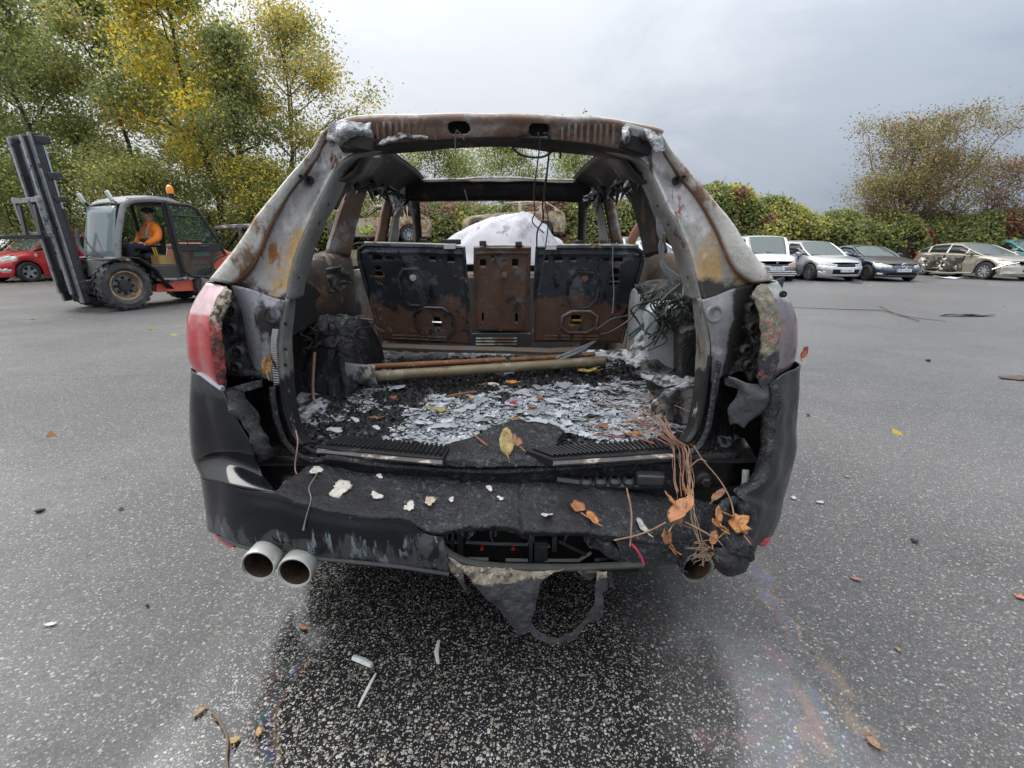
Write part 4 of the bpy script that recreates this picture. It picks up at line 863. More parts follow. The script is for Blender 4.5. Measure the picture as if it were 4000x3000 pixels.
# chassis and engine cover
prof = [(-0.62, 0.30), (-0.66, 0.46), (-1.3, 0.56), (-1.75, 0.58), (-2.45, 0.55), (-2.55, 0.40), (-2.2, 0.30), (-1.5, 0.26)]
B().poly([(x, -0.55, z) for x, z in prof], (0, 1.12, 0)).build('chassis', fl_red, fk, smooth=False, bevel=0.015)
prof = [(-1.52, 0.58), (-1.50, 1.26), (-1.75, 1.30), (-2.15, 1.22), (-2.60, 1.00), (-2.80, 0.80), (-2.82, 0.62), (-1.9, 0.60)]
B().poly([(x, -0.54, z) for x, z in prof], (0, 1.08, 0)).build('engine_cover', fl_red, fk, smooth=False, bevel=0.05)
B().box((-2.55, 0, 0.55), (0.65, 1.2, 0.5)).build('counterweight', fl_black, fk, bevel=0.06)
B().box((-1.9, 0, 0.44), (0.75, 1.14, 0.34)).build('wheel_bay', blk_m, fk)
B().box((-0.35, 0, 0.62), (0.75, 0.8, 0.5)).build('front_frame', fl_black, fk, bevel=0.02)
# floor and step
C_ = [(-0.55, 0.60), (-0.60, 0.86), (-1.10, 0.86), (-1.32, 0.70), (-1.34, 0.60), (-1.2, 0.54), (-0.72, 0.54)]
B().poly([(x, -0.6, z) for x, z in C_], (0, 1.22, 0)).build('cab_floor', layered('floor_rubber', (0.06, 0.056, 0.05), 0.75, bump=[(80, 0.003, 0.5)]), fk, bevel=0.03)
B().tube(np.array([(-0.62, 0.64, 0.56), (-1.12, 0.66, 0.54), (-1.26, 0.64, 0.60), (-1.30, 0.60, 0.70)]), 0.035, n=8, smooth_n=12).build('step_edge', fl_edge, fk)
# mudguard over the front wheel
for y_, nm_ in ((0.62, 1), (-0.62, -1)):
    pr = [(0.30, 0.98), (-0.10, 1.02), (-0.30, 1.00), (-0.60, 0.76), (-0.66, 0.60), (-0.84, 0.36)]
    Gd = np.array([[(x, y_ - 0.20, z) for x, z in pr], [(x, y_ + 0.20, z) for x, z in pr]]); B().grid(Gd).build('mudguard', dark_m, fk, solid=0.02)
# cab
def pil(pts, r, name, m=fl_grey, sq=8): return B().tube(np.array(pts), r, n=sq, smooth_n=10).build(name, m, fk)
for y_ in (0.6, -0.6):
    pil([(-0.02, y_, 1.0), (-0.10, y_, 1.4), (-0.24, y_, 1.85), (-0.34, y_, 2.04), (-0.52, y_, 2.12)], 0.058, 'front_pillar')
    pil([(-1.14, y_, 0.6), (-1.13, y_, 1.0), (-1.03, y_, 2.10)], 0.040, 'rear_pillar', dark_m)
    pil([(-0.40, y_, 2.10), (-0.8, y_, 2.15), (-1.15, y_, 2.14), (-1.35, y_, 2.08)], 0.055, 'roof_rail')
C_ = [[(-0.27, y_, 2.02 + 0.03 * (1 - (y_ / .6) ** 2)), (-0.42, y_, 2.12 + 0.04 * (1 - (y_ / .6) ** 2)), (-0.85, y_, 2.19 + 0.04 * (1 - (y_ / .6) ** 2)), (-1.2, y_, 2.18 + 0.03 * (1 - (y_ / .6) ** 2)), (-1.38, y_, 2.08)] for y_ in (-0.62, -0.3, 0, 0.3, 0.62)]
B().grid(patch(C_, 12, 16)).build('cab_roof', fl_grey, fk, solid=0.035)
B().box((-0.85, 0, 2.10), (0.85, 1.05, 0.06)).build('headliner', dark_m, fk, bevel=0.02)
scr = B().grid(patch([[(-0.04 - 0.19 * t + 0.05, y_, 1.02 + 0.97 * t) if abs(y_) > .3 else (-0.04 - 0.19 * t + 0.10, y_, 1.02 + 0.97 * t) for y_ in (-0.57, -0.25, 0.25, 0.57)] for t in (0, 0.5, 1)], 8, 12)).build('windscreen', fl_glass, fk, solid=0.008)
B().box((0.02, 0, 1.0), (0.10, 1.24, 0.05)).build('screen_sill', fl_grey, fk, bevel=0.01)
B().box((0.0, 0, 0.80), (0.16, 1.1, 0.38)).build('front_panel', fl_grey, fk, bevel=0.03)
B().box((-1.12, 0, 1.62), (0.02, 1.1, 0.9)).build('rear_window', fl_gl2, fk)
B().box((-0.6, -0.6, 1.55), (0.9, 0.02, 1.0)).build('far_door_glass', fl_gl2, fk)
pil([(-0.55, -0.58, 1.0), (-0.62, -0.58, 1.55), (-0.80, -0.58, 2.1)], 0.035, 'far_door_frame', dark_m)
pil([(-0.10, -0.5, 1.1), (-0.30, -0.52, 1.6), (-0.42, -0.54, 2.02)], 0.05, 'inner_post', dark_m)
# wiper and screen arm
pil([(0.10, 0.30, 1.02), (0.13, -0.05, 1.25), (0.10, -0.3, 1.5)], 0.014, 'wiper', dark_m); pil([(0.13, -0.42, 1.55), (0.14, -0.44, 1.25), (0.10, -0.30, 1.04)], 0.035, 'hose', layered('hose_grey', (0.16, 0.17, 0.18), 0.5))
# open door, folded back along the body
Dp = [(-1.06, 2.09), (-1.50, 2.07), (-1.66, 2.00), (-2.05, 1.32), (-2.16, 1.02), (-1.98, 0.98), (-1.82, 0.86), (-1.80, 0.62), (-1.68, 0.55), (-1.30, 0.60), (-1.18, 0.72), (-1.14, 1.1)]
yd = 0.70
door = B().tube(np.array([(x, yd, z) for x, z in Dp + [Dp[0], Dp[1]]]), 0.036, n=8, caps=False).build('door', dark_m, fk)
B().box((-1.60, yd, 1.20), (0.94, 0.05, 0.17)).build('door_beam', dark_m, door, bevel=0.015)
B().poly([(x, yd, z) for x, z in [(-1.07, 2.06), (-1.50, 2.05), (-1.64, 1.98), (-2.02, 1.30), (-1.13, 1.30)]], (0, 0.008, 0)).build('upper_glass', fl_gl2, door, smooth=False)
B().poly([(x, yd, z) for x, z in [(-1.14, 1.12), (-2.10, 1.12), (-2.10, 1.0), (-1.95, 0.95), (-1.80, 0.84), (-1.79, 0.60), (-1.32, 0.61), (-1.19, 0.73)]], (0, 0.008, 0)).build('lower_glass', fl_gl2, door, smooth=False)
B().tube(np.array([(-1.10, yd + .01, 1.86), (-1.72, yd + .01, 1.83)]), 0.022, n=6).build('door_rail', dark_m, door)
B().tube(np.array([(-1.32, yd + .04, 1.28), (-1.36, yd + .06, 1.36), (-1.56, yd + .06, 1.36), (-1.66, yd + .04, 1.29)]), 0.012, n=6).build('door_handle', dark_m, door)
B().box((-1.68, yd + .03, 1.22), (0.20, 0.03, 0.05)).build('door_latch', layered('latch_dark', (0.03, 0.03, 0.035), 0.4), door, bevel=0.01)
for x_, z_ in ((-1.16, 1.44), (-1.82, 1.42)): B().lathe([(0.03, -0.02), (0.03, 0.03), (0.001, 0.03)], (x_, yd, z_), 'y', 10).build('hinge_knob', dark_m, door)
# red side panel behind the lower door glass, with its lettering
B().poly([(x, 0.575, z) for x, z in [(-1.44, 1.16), (-2.0, 1.16), (-2.2, 0.62), (-1.30, 0.62)]], (0, 0.02, 0)).build('side_panel', fl_red, fk, smooth=False)
B().box((-1.68, 0.60, 1.065), (0.34, 0.006, 0.085)).build('maker_plate', white_pl, fk)
text_part('MANITOU', 0.062, layered('faint_grey', (0.42, 0.47, 0.46), 0.6), fk, (-1.68, 0.606, 1.066), [(-1, 0, 0), (0, 0, 1), (0, 1, 0)], 'plate_lettering')
text_part('MC S230', 0.085, white_pl, fk, (-1.60, 0.60, 0.88), [(-1, 0, 0), (0, 0, 1), (0, 1, 0)], 'model_lettering')
text_part('32', 0.075, white_pl, fk, (-1.46, 0.60, 0.77), [(-1, 0, 0), (0, 0, 1), (0, 1, 0)], 'model_lettering')
text_part('4x4 turbo', 0.05, white_pl, fk, (-1.62, 0.60, 0.77), [(-1, 0, 0), (0, 0, 1), (0, 1, 0)], 'model_lettering')
B().box((-1.40, 0.572, 0.54), (0.16, 0.006, 0.05)).build('sticker', white_pl, fk)
# seat, wheel, mirrors, beacon
st_ = B().box((-0.90, 0.08, 1.02), (0.48, 0.5, 0.14)).build('seat', layered('seat_black', (0.025, 0.024, 0.024), 0.8), fk, bevel=0.05); B().box((-1.08, 0.08, 1.36), (0.12, 0.46, 0.62), (0, R(-6), 0)).build('seat_back', _mats['seat_black'], fk, bevel=0.05)
B().box((-0.88, 0.08, 0.89), (0.5, 0.5, 0.12)).build('seat_base', dark_m, fk)
Sw = B(); a_ = np.linspace(0, 2 * math.pi, 20); Sw.tube(np.stack([-0.30 + 0.08 * np.sin(a_) , 0.05 + 0.19 * np.cos(a_), 1.30 + 0.17 * np.sin(a_)], 1), 0.014, n=6); Sw.tube(np.array([(-0.30, 0.05, 1.30), (-0.12, 0.05, 1.0)]), 0.025, n=8); Sw.build('steering_wheel', dark_m, fk)
for y_ in (0.55, -0.55): 
    B().box((-0.10, y_ + 0.04, 2.16), (0.05, 0.12, 0.20), (0.2, 0.3, 0)).build('mirror', white_pl, fk, bevel=0.02); pil([(-0.22, y_, 2.05), (-0.12, y_ + 0.03, 2.10)], 0.014, 'mirror_arm', dark_m)
B().lathe([(0.065, 0), (0.075, 0.08), (0.06, 0.15), (0.02, 0.18), (0.001, 0.18)], (-1.44, 0.22, 2.32), 'z', 16).build('beacon', layered('beacon_orange', (0.85, 0.30, 0.02), 0.25, coat=0.6, var=0.1), fk)
B().lathe([(0.05, 0), (0.05, 0.06), (0.07, 0.10), (0.001, 0.10)], (-1.44, 0.22, 2.22), 'z', 12).build('beacon_base', dark_m, fk); pil([(-1.34, 0.22, 2.08), (-1.44, 0.22, 2.14), (-1.44, 0.22, 2.24)], 0.025, 'beacon_arm', dark_m)
# mast
for y_, sg in ((0.36, 1), (-0.36, -1)):
    o_ = B().box((0.66, y_, 1.66), (0.12, 0.08, 2.95), (0, R(4), 0)).build('outer_rail', fl_black, fk, bevel=0.008)
    B().box((0.725, y_ + sg * 0.01, 1.66), (0.03, 0.10, 2.95), (0, R(4), 0)).build('rail_edge', fl_edge, o_)
    i_ = B().box((0.74, y_ - sg * 0.10, 1.72), (0.11, 0.07, 2.75), (0, R(4), 0)).build('inner_rail', fl_black, fk, bevel=0.008)
    B().box((0.805, y_ - sg * 0.11, 1.72), (0.03, 0.085, 2.75), (0, R(4), 0)).build('rail_edge', fl_edge, i_)
    c_ = B().tube(np.array([(0.50, y_ - sg * 0.03, 0.4), (0.58, y_ - sg * 0.03, 1.9)]), 0.042, n=12).build('lift_cylinder', fl_black, fk)
    B().tube(np.array([(0.58, y_ - sg * 0.03, 1.9), (0.64, y_ - sg * 0.03, 2.95)]), 0.026, n=12).build('piston_rod', chrome_m, fk)
for x_, z_, w_ in ((0.58, 2.06, 0.09), (0.60, 2.45, 0.12), (0.66, 3.04, 0.12), (0.50, 0.5, 0.2)):
    B().box((x_, 0, z_), (0.22, 0.84, w_), (0, R(4), 0)).build('mast_crossbar', fl_black, fk, bevel=0.01)
for y_ in (0.12, -0.12): B().box((0.72, y_, 1.9), (0.02, 0.05, 2.2), (0, R(4), 0)).build('lift_chain', fl_edge, fk)
for y_ in (0.47, -0.47):
    B().box((0.93, y_, 1.75), (0.06, 0.07, 0.68), (0, R(4), 0)).build('carriage_post', fl_edge, fk, bevel=0.006)
for z_ in (1.45, 2.03): B().box((0.93 + (z_ - 1.74) * 0.07, 0, z_), (0.06, 1.08, 0.08), (0, R(4), 0)).build('carriage_bar', fl_edge, fk, bevel=0.006)
for y_ in (0.30, -0.30):
    f_ = B().poly([(0.98, y_ - 0.06, 1.95), (0.99, y_ - 0.06, 1.44), (2.15, y_ - 0.06, 1.36), (2.15, y_ - 0.06, 1.345), (0.96, y_ - 0.06, 1.36), (0.94, y_ - 0.06, 1.95)], (0, 0.12, 0)).build('fork', fl_black, fk, smooth=False)
pil([(0.1, 0.0, 0.55), (0.5, 0.0, 0.45)], 0.06, 'tilt_cylinder', fl_black)
# cardboard box with tools on the cab floor
lm = Matrix.Translation((FO[0], FO[1], 0)) @ Matrix.Rotation(FRZ, 4, 'Z')
bx = thing('tool_box', 'small cardboard box with yellow tool handles on the forklift floor', 'box', tuple(lm @ Vector((-0.92, 0.46, 0.865))), FRZ + R(8))
card = layered('cardboard', (0.36, 0.22, 0.08), 0.85, var=0.15, layers=[dict(col=(0.16, 0.10, 0.04), scale=12, lo=0.58, hi=0.66)])
for nm_, c, d in (('side', (0, 0.12, 0.09), (0.34, 0.008, 0.18)), ('side', (0, -0.12, 0.09), (0.34, 0.008, 0.18)), ('end', (0.17, 0, 0.09), (0.008, 0.23, 0.18)), ('end', (-0.17, 0, 0.09), (0.008, 0.23, 0.18)), ('bottom', (0, 0, 0.006), (0.33, 0.22, 0.008))):
    B().box(c, d).build(nm_, card, bx)
for x_, tl, m_ in ((0.10, 0.35, layered('tool_yellow', (0.5, 0.38, 0.03), 0.5)), (0.06, 0.3, _mats['tool_yellow']), (-0.05, -0.2, chrome_m)):
    B().tube(np.array([(x_, 0, 0.02), (x_ + tl * 0.3, 0.03, 0.34)]), 0.014, n=8).build('tool', m_, bx)
# ------------------------------------------------------------------ driver
def skin_obj(name, pts, edges, radii, mat, parent, sub=2, root=0):
    me = bpy.data.meshes.new(name); me.from_pydata([tuple(p_) for p_ in pts], edges, []); me.update()
    o = bpy.data.objects.new(name, me); scene.collection.objects.link(o); o.parent = parent
    o.modifiers.new('k', 'SKIN')
    if not me.skin_vertices: 
        with bpy.context.temp_override(object=o, active_object=o): bpy.ops.mesh.customdata_skin_add()
    for i, r_ in enumerate(radii):
        me.skin_vertices[0].data[i].radius = (r_, r_) if np.isscalar(r_) else r_; me.skin_vertices[0].data[i].use_root = (i == root)
    m = o.modifiers.new('s', 'SUBSURF'); m.levels = m.render_levels = sub
    me.materials.append(mat)
    for pl in me.polygons: pl.use_smooth = True
    o.modifiers['k'].use_smooth_shade = True
    # freeze to a plain mesh
    dg = bpy.context.evaluated_depsgraph_get(); dg.update(); me2 = bpy.data.meshes.new_from_object(o.evaluated_get(dg)); me2.name = name
    me2.materials.clear(); me2.materials.append(mat); o.modifiers.clear(); o.data = me2; me2.shade_smooth()
    return o
skin_c = layered('skin', (0.52, 0.31, 0.24), 0.55, var=0.08); 
hi_viz = layered('hi_vis_orange', (1.0, 0.25, 0.025), 0.7, var=0.10, vscale=14, layers=[dict(col=(0.55, 0.09, 0.01), scale=9, lo=0.55, hi=0.68)], bump=[(22, 0.02, 0.5)])
refl = layered('reflective_band', (0.34, 0.33, 0.33), 0.4, var=0.1); navy = layered('navy_cloth', (0.020, 0.022, 0.035), 0.85, bump=[(30, 0.01, 0.4)])
pe = thing('person', 'person in orange high visibility jacket sitting at the forklift controls, turned to look out', 'person', tuple(lm @ Vector((-0.92, 0.10, 0.0))), FRZ)
# local: x forward, y left, z up; seat top at 1.09
hip, ch, nk = np.array([0.0, 0, 1.18]), np.array([-0.06, 0.02, 1.46]), np.array([-0.03, 0.05, 1.66])
hd = nk + [0.03, 0.04, 0.10]
P_ = [hip, (-0.04, 0, 1.32), ch, nk, hd, hd + [0.01, 0.015, 0.09], (-0.05, 0.20, 1.55), (0.02, 0.29, 1.32), (0.22, 0.17, 1.20), (-0.05, -0.20, 1.55), (0.04, -0.26, 1.32), (0.24, -0.06, 1.20),
      (0.0, 0.10, 1.17), (0.43, 0.13, 1.19), (0.48, 0.13, 0.93), (0.0, -0.10, 1.17), (0.43, -0.13, 1.19), (0.48, -0.13, 0.93), (0.58, 0.13, 0.91), (0.58, -0.13, 0.91), (0.31, 0.13, 1.18), (0.33, -0.02, 1.18)]
E_ = [(0, 1), (1, 2), (2, 3), (3, 4), (4, 5), (2, 6), (6, 7), (7, 8), (2, 9), (9, 10), (10, 11), (0, 12), (12, 13), (13, 14), (0, 15), (15, 16), (16, 17), (14, 18), (17, 19), (8, 20), (11, 21)]
R_ = [0.13, 0.125, 0.14, 0.058, 0.080, 0.092, 0.07, 0.05, 0.034, 0.07, 0.05, 0.034, 0.09, 0.062, 0.045, 0.09, 0.062, 0.045, 0.04, 0.04, 0.03, 0.03]
skin_obj('body', P_, E_, R_, skin_c, pe)
jp = [(0.0, 0, 1.20), (-0.04, 0, 1.33), (-0.06, 0.01, 1.47), (-0.05, 0.03, 1.585), (-0.05, 0.215, 1.54), (0.01, 0.315, 1.33), (0.20, 0.19, 1.215), (-0.05, -0.215, 1.54), (0.04, -0.28, 1.33), (0.22, -0.08, 1.215)]
skin_obj('jacket', jp, [(0, 1), (1, 2), (2, 3), (2, 4), (4, 5), (5, 6), (2, 7), (7, 8), (8, 9)], [(0.185, 0.16), (0.175, 0.15), (0.18, 0.155), (0.09, 0.08), 0.098, 0.082, 0.058, 0.098, 0.082, 0.058], hi_viz, pe)
skin_obj('trousers', [(0, 0, 1.15), (0.02, 0.11, 1.17), (0.43, 0.14, 1.185), (0.47, 0.14, 0.94), (0.02, -0.11, 1.17), (0.43, -0.14, 1.185), (0.47, -0.14, 0.94)], [(0, 1), (1, 2), (2, 3), (0, 4), (4, 5), (5, 6)], [0.13, 0.105, 0.080, 0.065, 0.105, 0.080, 0.065], navy, pe)
def ring(c, rx, ry, tilt, h, n=24):
    a = np.linspace(0, 2 * math.pi, n, endpoint=False); G = []
    for dz in (-h / 2, h / 2): G.append(np.stack([c[0] + rx * np.cos(a), c[1] + ry * np.sin(a), c[2] + dz + tilt * np.cos(a)], 1))
    return np.array(G)
MB().grid(ring((-0.035, 0.01, 1.345), 0.172, 0.196, 0.0, 0.045), True).build('jacket_band', refl, pe, solid=0.006); MB().grid(ring((-0.005, 0.0, 1.215), 0.178, 0.205, 0.0, 0.04), True).build('jacket_band', refl, pe, solid=0.006)
MB().tube(np.array([(0.10, 0.12, 1.36), (0.09, 0.13, 1.48), (0.02, 0.12, 1.60), (-0.08, 0.11, 1.615)]), 0.022, n=6, smooth_n=8).build('jacket_strap', refl, pe)
for s_, e_ in ((1, (0.06, 0.30, 1.305)), (1, (0.145, 0.235, 1.25))):
    pass
col_ = MB(); a_ = np.linspace(0, 2 * math.pi, 18, endpoint=False); col_.grid(np.array([np.stack([nk[0] - 0.01 + r_ * np.cos(a_), nk[1] + r_ * np.sin(a_), np.full(18, z_)], 1) for r_, z_ in ((0.105, 1.575), (0.098, 1.63), (0.088, 1.665))]), True); col_.build('collar', hi_viz, pe, solid=0.015)
# head details: the face is turned towards the camera (to the driver's left)
fdir = unit(np.array([0.15, 1.0, -0.02])); fr_ = unit(np.cross(fdir, [0, 0, 1])); hc = hd + np.array([0.005, 0.01, 0.055])
hr = MB(); th_, ph_ = np.linspace(0, 2 * math.pi, 20, endpoint=False), np.linspace(0.05, 1.40, 9); Gh = []
for q in ph_:
    row = []
    for a in th_:
        d = fr_ * math.cos(a) * math.sin(q) + fdir * math.sin(a) * math.sin(q) + np.array([0, 0, 1]) * math.cos(q)
        front = max(0, d @ fdir); r_ = 0.103 * (1 + 0.10 * (d[2] > 0)) * (1 - 0.16 * (front > 0.35 and d[2] < 0.55)); row.append(hc + d * r_ + np.array([0, 0, 0.015]))
    Gh.append(row)
hr.grid(np.array(Gh), True).build('hair', layered('dark_hair', (0.012, 0.010, 0.009), 0.7), pe)
MB().tube(np.array([hc + fdir * 0.088 + [0, 0, 0.02], hc + fdir * 0.118 + [0, 0, -0.028]]), [0.010, 0.017], n=6).build('nose', skin_c, pe)
for s_ in (1, -1):
    e_ = hc + fdir * 0.084 + fr_ * 0.034 * s_ + [0, 0, 0.018]; MB().lathe([(0.001, 0.012), (0.012, 0.006), (0.014, 0.0)], tuple(e_), 'y', 10).build('eye', ink_m, pe)
    g_ = hc + fdir * 0.100 + fr_ * 0.036 * s_ + [0, 0, 0.016]; a_ = np.linspace(0, 2 * math.pi, 13); MB().tube(np.array([g_ + fr_ * 0.026 * math.cos(t) + np.array([0, 0, 0.019 * math.sin(t)]) for t in a_]), 0.0035, n=5).build('glasses', ink_m, pe)
    MB().tube(np.array([hc + fr_ * 0.098 * s_ + [0, 0, -0.02], hc + fr_ * 0.106 * s_ + [0, 0, 0.02]]), [0.012, 0.016], n=6).build('ear', skin_c, pe)
MB().tube(np.array([hc + fdir * 0.088 - fr_ * 0.022 + [0, 0, -0.058], hc + fdir * 0.092 + [0, 0, -0.056], hc + fdir * 0.088 + fr_ * 0.022 + [0, 0, -0.058]]), 0.006, n=5).build('mouth', layered('lips', (0.28, 0.11, 0.09), 0.6), pe)
pe.scale = (1.08, 1.08, 1.04)
# clasped hands on the knee
for k, (b_, d_) in enumerate((((0.22, 0.17, 1.235), (0.12, -0.05, 0.0)), ((0.24, -0.05, 1.235), (0.11, 0.07, 0.01)))):
    H_ = MB(); b_ = np.array(b_); d_ = unit(np.array(d_)); s_ = unit(np.cross(d_, [0, 0, 1])); H_.tube(np.array([b_, b_ + d_ * 0.04, b_ + d_ * 0.09]), [0.026, 0.036, 0.030], n=8)
    for f_ in range(4):
        o_ = b_ + d_ * 0.085 + s_ * (f_ - 1.5) * 0.019; L_ = (0.066, 0.078, 0.074, 0.056)[f_]; H_.tube(np.array([o_, o_ + d_ * L_ * 0.5 + [0, 0, 0.008], o_ + d_ * L_ * 0.8 + [0, 0, -0.012], o_ + d_ * L_ * 0.85 + [0, 0, -0.03]]), [0.0095, 0.009, 0.008, 0.007], n=6)
    o_ = b_ + d_ * 0.035 - s_ * 0.03; H_.tube(np.array([o_, o_ + d_ * 0.03 - s_ * 0.02, o_ + d_ * 0.06 - s_ * 0.016]), [0.013, 0.011, 0.009], n=6); H_.build('hand', skin_c, pe)
# ------------------------------------------------------------------ the burnt-out car in the foreground
XC = -0.03
ZL, ZR_, Z2, Z3 = ZQ(700, 1000, 1.659), ZQ(2300, 1000, 1.659), ZQ(1000, 400, 2.212), ZQ(2000, 400, 2.011)
Z5, Z6, Z7, Z8, ZI = ZQ(1100, 900, 1.3825), ZQ(1700, 2000, 2.765), ZQ(700, 1800, 2.011), ZQ(1700, 1700, 1.4747), ZQ(1050, 1300, 1.2289)
I4 = lambda x, y: (x, y)
def pts(zf, L): return [at(*zf(x, y), Y=Y) for x, y, Y in L]
def mir(G): G = np.array(G, float).copy(); G[..., 0] = 2 * XC - G[..., 0]; return G[:, ::-1] if G.ndim == 3 else G
def rough(G, sc, amp, seed, o=3, w=1.0): G = np.asarray(G); return G + vn3(G, sc, seed, o) * amp * w
# materials
pil_m = layered('scorched_pillar', (0.35, 0.345, 0.33), 0.5, 0.25, var=0.18, vscale=6, layers=[
    dict(col=(0.60, 0.60, 0.61), scale=5.5, lo=0.46, hi=0.60, st=(1, 1, 0.7), z=(1.2, 1.5), zamt=0.25, rough=0.42),
    dict(col=(0.46, 0.31, 0.14), scale=6, lo=0.52, hi=0.64, st=(1.3, 1.3, 0.6), z=(1.45, 1.25), zamt=0.30, rough=0.75, metal=0.0),
    dict(col=(0.30, 0.12, 0.04), scale=12, lo=0.62, hi=0.68, st=(1.6, 1, 0.5), rough=0.85, metal=0.0),
    dict(col=(0.035, 0.033, 0.031), scale=6, lo=0.58, hi=0.70, z=(1.28, 1.12), zamt=0.5, rough=0.75, metal=0.0), dict(col=(0.62, 0.62, 0.60), scale=24, st=(2, 1, .4), lo=0.60, hi=0.70, rough=0.5), dict(col=(0.12, 0.09, 0.07), scale=70, lo=0.64, hi=0.70, rough=0.8), dict(col=(0.06, 0.05, 0.045), scale=9, st=(2.4, 1, .35), lo=0.57, hi=0.68, rough=0.7), dict(col=(0.20, 0.085, 0.04), scale=15, st=(1.8, 1, .4), lo=0.59, hi=0.65, rough=0.85, metal=0)], bump=[(28, 0.004, 0.35), (120, 0.001, 0.3)])
gut_m = layered('bleached_gutter', (0.48, 0.475, 0.44), 0.6, 0.1, var=0.2, vscale=10, layers=[dict(col=(0.20, 0.115, 0.07), scale=8, lo=0.52, hi=0.62, st=(1, 1, .5)), dict(col=(0.32, 0.30, 0.22), scale=4, lo=0.52, hi=0.66), dict(col=(0.16, 0.16, 0.17), scale=14, lo=0.58, hi=0.68), dict(col=(0.10, 0.09, 0.08), scale=60, lo=0.62, hi=0.68)], bump=[(40, 0.005, 0.7), (140, .002, .6)])
rust_s = layered('rust_strip', (0.20, 0.095, 0.055), 0.85, var=0.3, vscale=14, layers=[dict(col=(0.36, 0.28, 0.20), scale=8, lo=0.58, hi=0.66)], bump=[(60, 0.003, 0.4)])
rust_m = layered('rusty_steel', (0.165, 0.105, 0.078), 0.62, 0.2, var=0.3, vscale=8, layers=[
    dict(col=(0.30, 0.29, 0.28), scale=5, lo=0.52, hi=0.64, rough=0.45), dict(col=(0.26, 0.105, 0.04), scale=7, lo=0.58, hi=0.66, rough=0.85, metal=0), dict(col=(0.020, 0.019, 0.018), scale=6, lo=0.60, hi=0.68, rough=0.8, metal=0)], bump=[(35, 0.004, 0.4)])
dkrust_m = layered('sooty_steel', (0.032, 0.028, 0.026), 0.6, 0.2, var=0.35, vscale=9, layers=[
    dict(col=(0.14, 0.075, 0.042), scale=6, lo=0.55, hi=0.66, st=(1, 1, .6), rough=0.8, metal=0), dict(col=(0.26, 0.26, 0.26), scale=9, lo=0.62, hi=0.70, rough=0.5)], bump=[(40, 0.004, 0.5)])
soot_m = layered('soot', (0.014, 0.014, 0.0145), 0.52, var=0.4, vscale=14, layers=[dict(col=(0.06, 0.063, 0.068), scale=40, lo=0.54, hi=0.66), dict(col=(0.12, 0.125, 0.13), scale=75, lo=0.66, hi=0.72)], bump=[(45, 0.010, 0.9), (150, 0.003, 0.6)])
melt_m = layered('melted_plastic', (0.018, 0.019, 0.022), 0.28, var=0.35, vscale=18, layers=[dict(col=(0.105, 0.115, 0.130), scale=55, lo=0.55, hi=0.66, rough=0.4), dict(col=(0.075, 0.083, 0.095), scale=130, lo=0.55, hi=0.65, rough=0.35), dict(col=(0.010, 0.010, 0.011), scale=3.2, lo=0.50, hi=0.62, rough=0.35), dict(col=(0.008, 0.008, 0.008), scale=90, lo=0.62, hi=0.68, rough=0.3)], bump=[(60, 0.010, 0.9), (190, 0.005, 1.0)])
paint_m = layered('black_car_paint', (0.0065, 0.0075, 0.010), 0.12, 0.0, var=0.3, vscale=5, coat=0.25, spec=0.22, layers=[
    dict(col=(0.055, 0.058, 0.062), scale=9, st=(2.2, 2.2, 0.55), lo=0.60, hi=0.68, rough=0.4, z=(0.60, 0.46), zamt=0.30), dict(col=(0.16, 0.20, 0.23), scale=16, st=(2.2, 2.2, 0.30), lo=0.64, hi=0.68, rough=0.5, z=(0.60, 0.48), zamt=0.15)], bump=[(60, 0.0006, 0.4)])
seat_m = layered('burnt_seat_steel', (0.046, 0.052, 0.062), 0.38, 0.35, var=0.3, vscale=9, layers=[
    dict(col=(0.13, 0.15, 0.175), scale=7, lo=0.51, hi=0.58, rough=0.35), dict(col=(0.13, 0.072, 0.050), scale=6, lo=0.51, hi=0.57, z=(1.14, 0.92), zamt=0.30, rough=0.75, metal=0),
    dict(col=(0.27, 0.18, 0.12), scale=9, lo=0.60, hi=0.64, rough=0.85, metal=0), dict(col=(0.20, 0.08, 0.03), scale=13, lo=0.64, hi=0.68, rough=0.85, metal=0), dict(col=(0.010, 0.010, 0.010), scale=10, st=(2, 2, 0.5), lo=0.58, hi=0.66, rough=0.5)], bump=[(30, 0.003, 0.35)])
rseat_m = layered('rusted_seat_steel', (0.15, 0.088, 0.064), 0.6, 0.15, var=0.3, vscale=8, layers=[
    dict(col=(0.17, 0.15, 0.15), scale=6, lo=0.52, hi=0.60, rough=0.5), dict(col=(0.045, 0.04, 0.04), scale=7, lo=0.55, hi=0.63), dict(col=(0.27, 0.11, 0.045), scale=11, lo=0.62, hi=0.67, rough=0.85)], bump=[(30, 0.003, 0.35)])
ash_m = layered('ash', (0.30, 0.315, 0.33), 0.9, var=0.4, vscale=30, layers=[dict(col=(0.045, 0.045, 0.047), scale=26, lo=0.47, hi=0.58)], bump=[(120, 0.004, 0.8)])
ashmet_m = layered('melted_aluminium', (0.36, 0.37, 0.385), 0.35, 0.6, var=0.4, vscale=24, layers=[dict(col=(0.03, 0.03, 0.03), scale=16, lo=0.52, hi=0.60, metal=0, rough=0.8)], bump=[(60, 0.012, 1.0)])
tank_m = layered('scorched_tank', (0.27, 0.285, 0.295), 0.55, 0.2, var=0.2, vscale=7, layers=[dict(col=(0.50, 0.52, 0.53), scale=8, st=(1.5, 1.5, .5), lo=0.52, hi=0.64), dict(col=(0.33, 0.29, 0.17), scale=6, lo=0.60, hi=0.68), dict(col=(0.03, 0.03, 0.03), scale=6, lo=0.60, hi=0.68, z=(0.95, 0.80), zamt=0.3)], bump=[(30, 0.005, 0.4)])
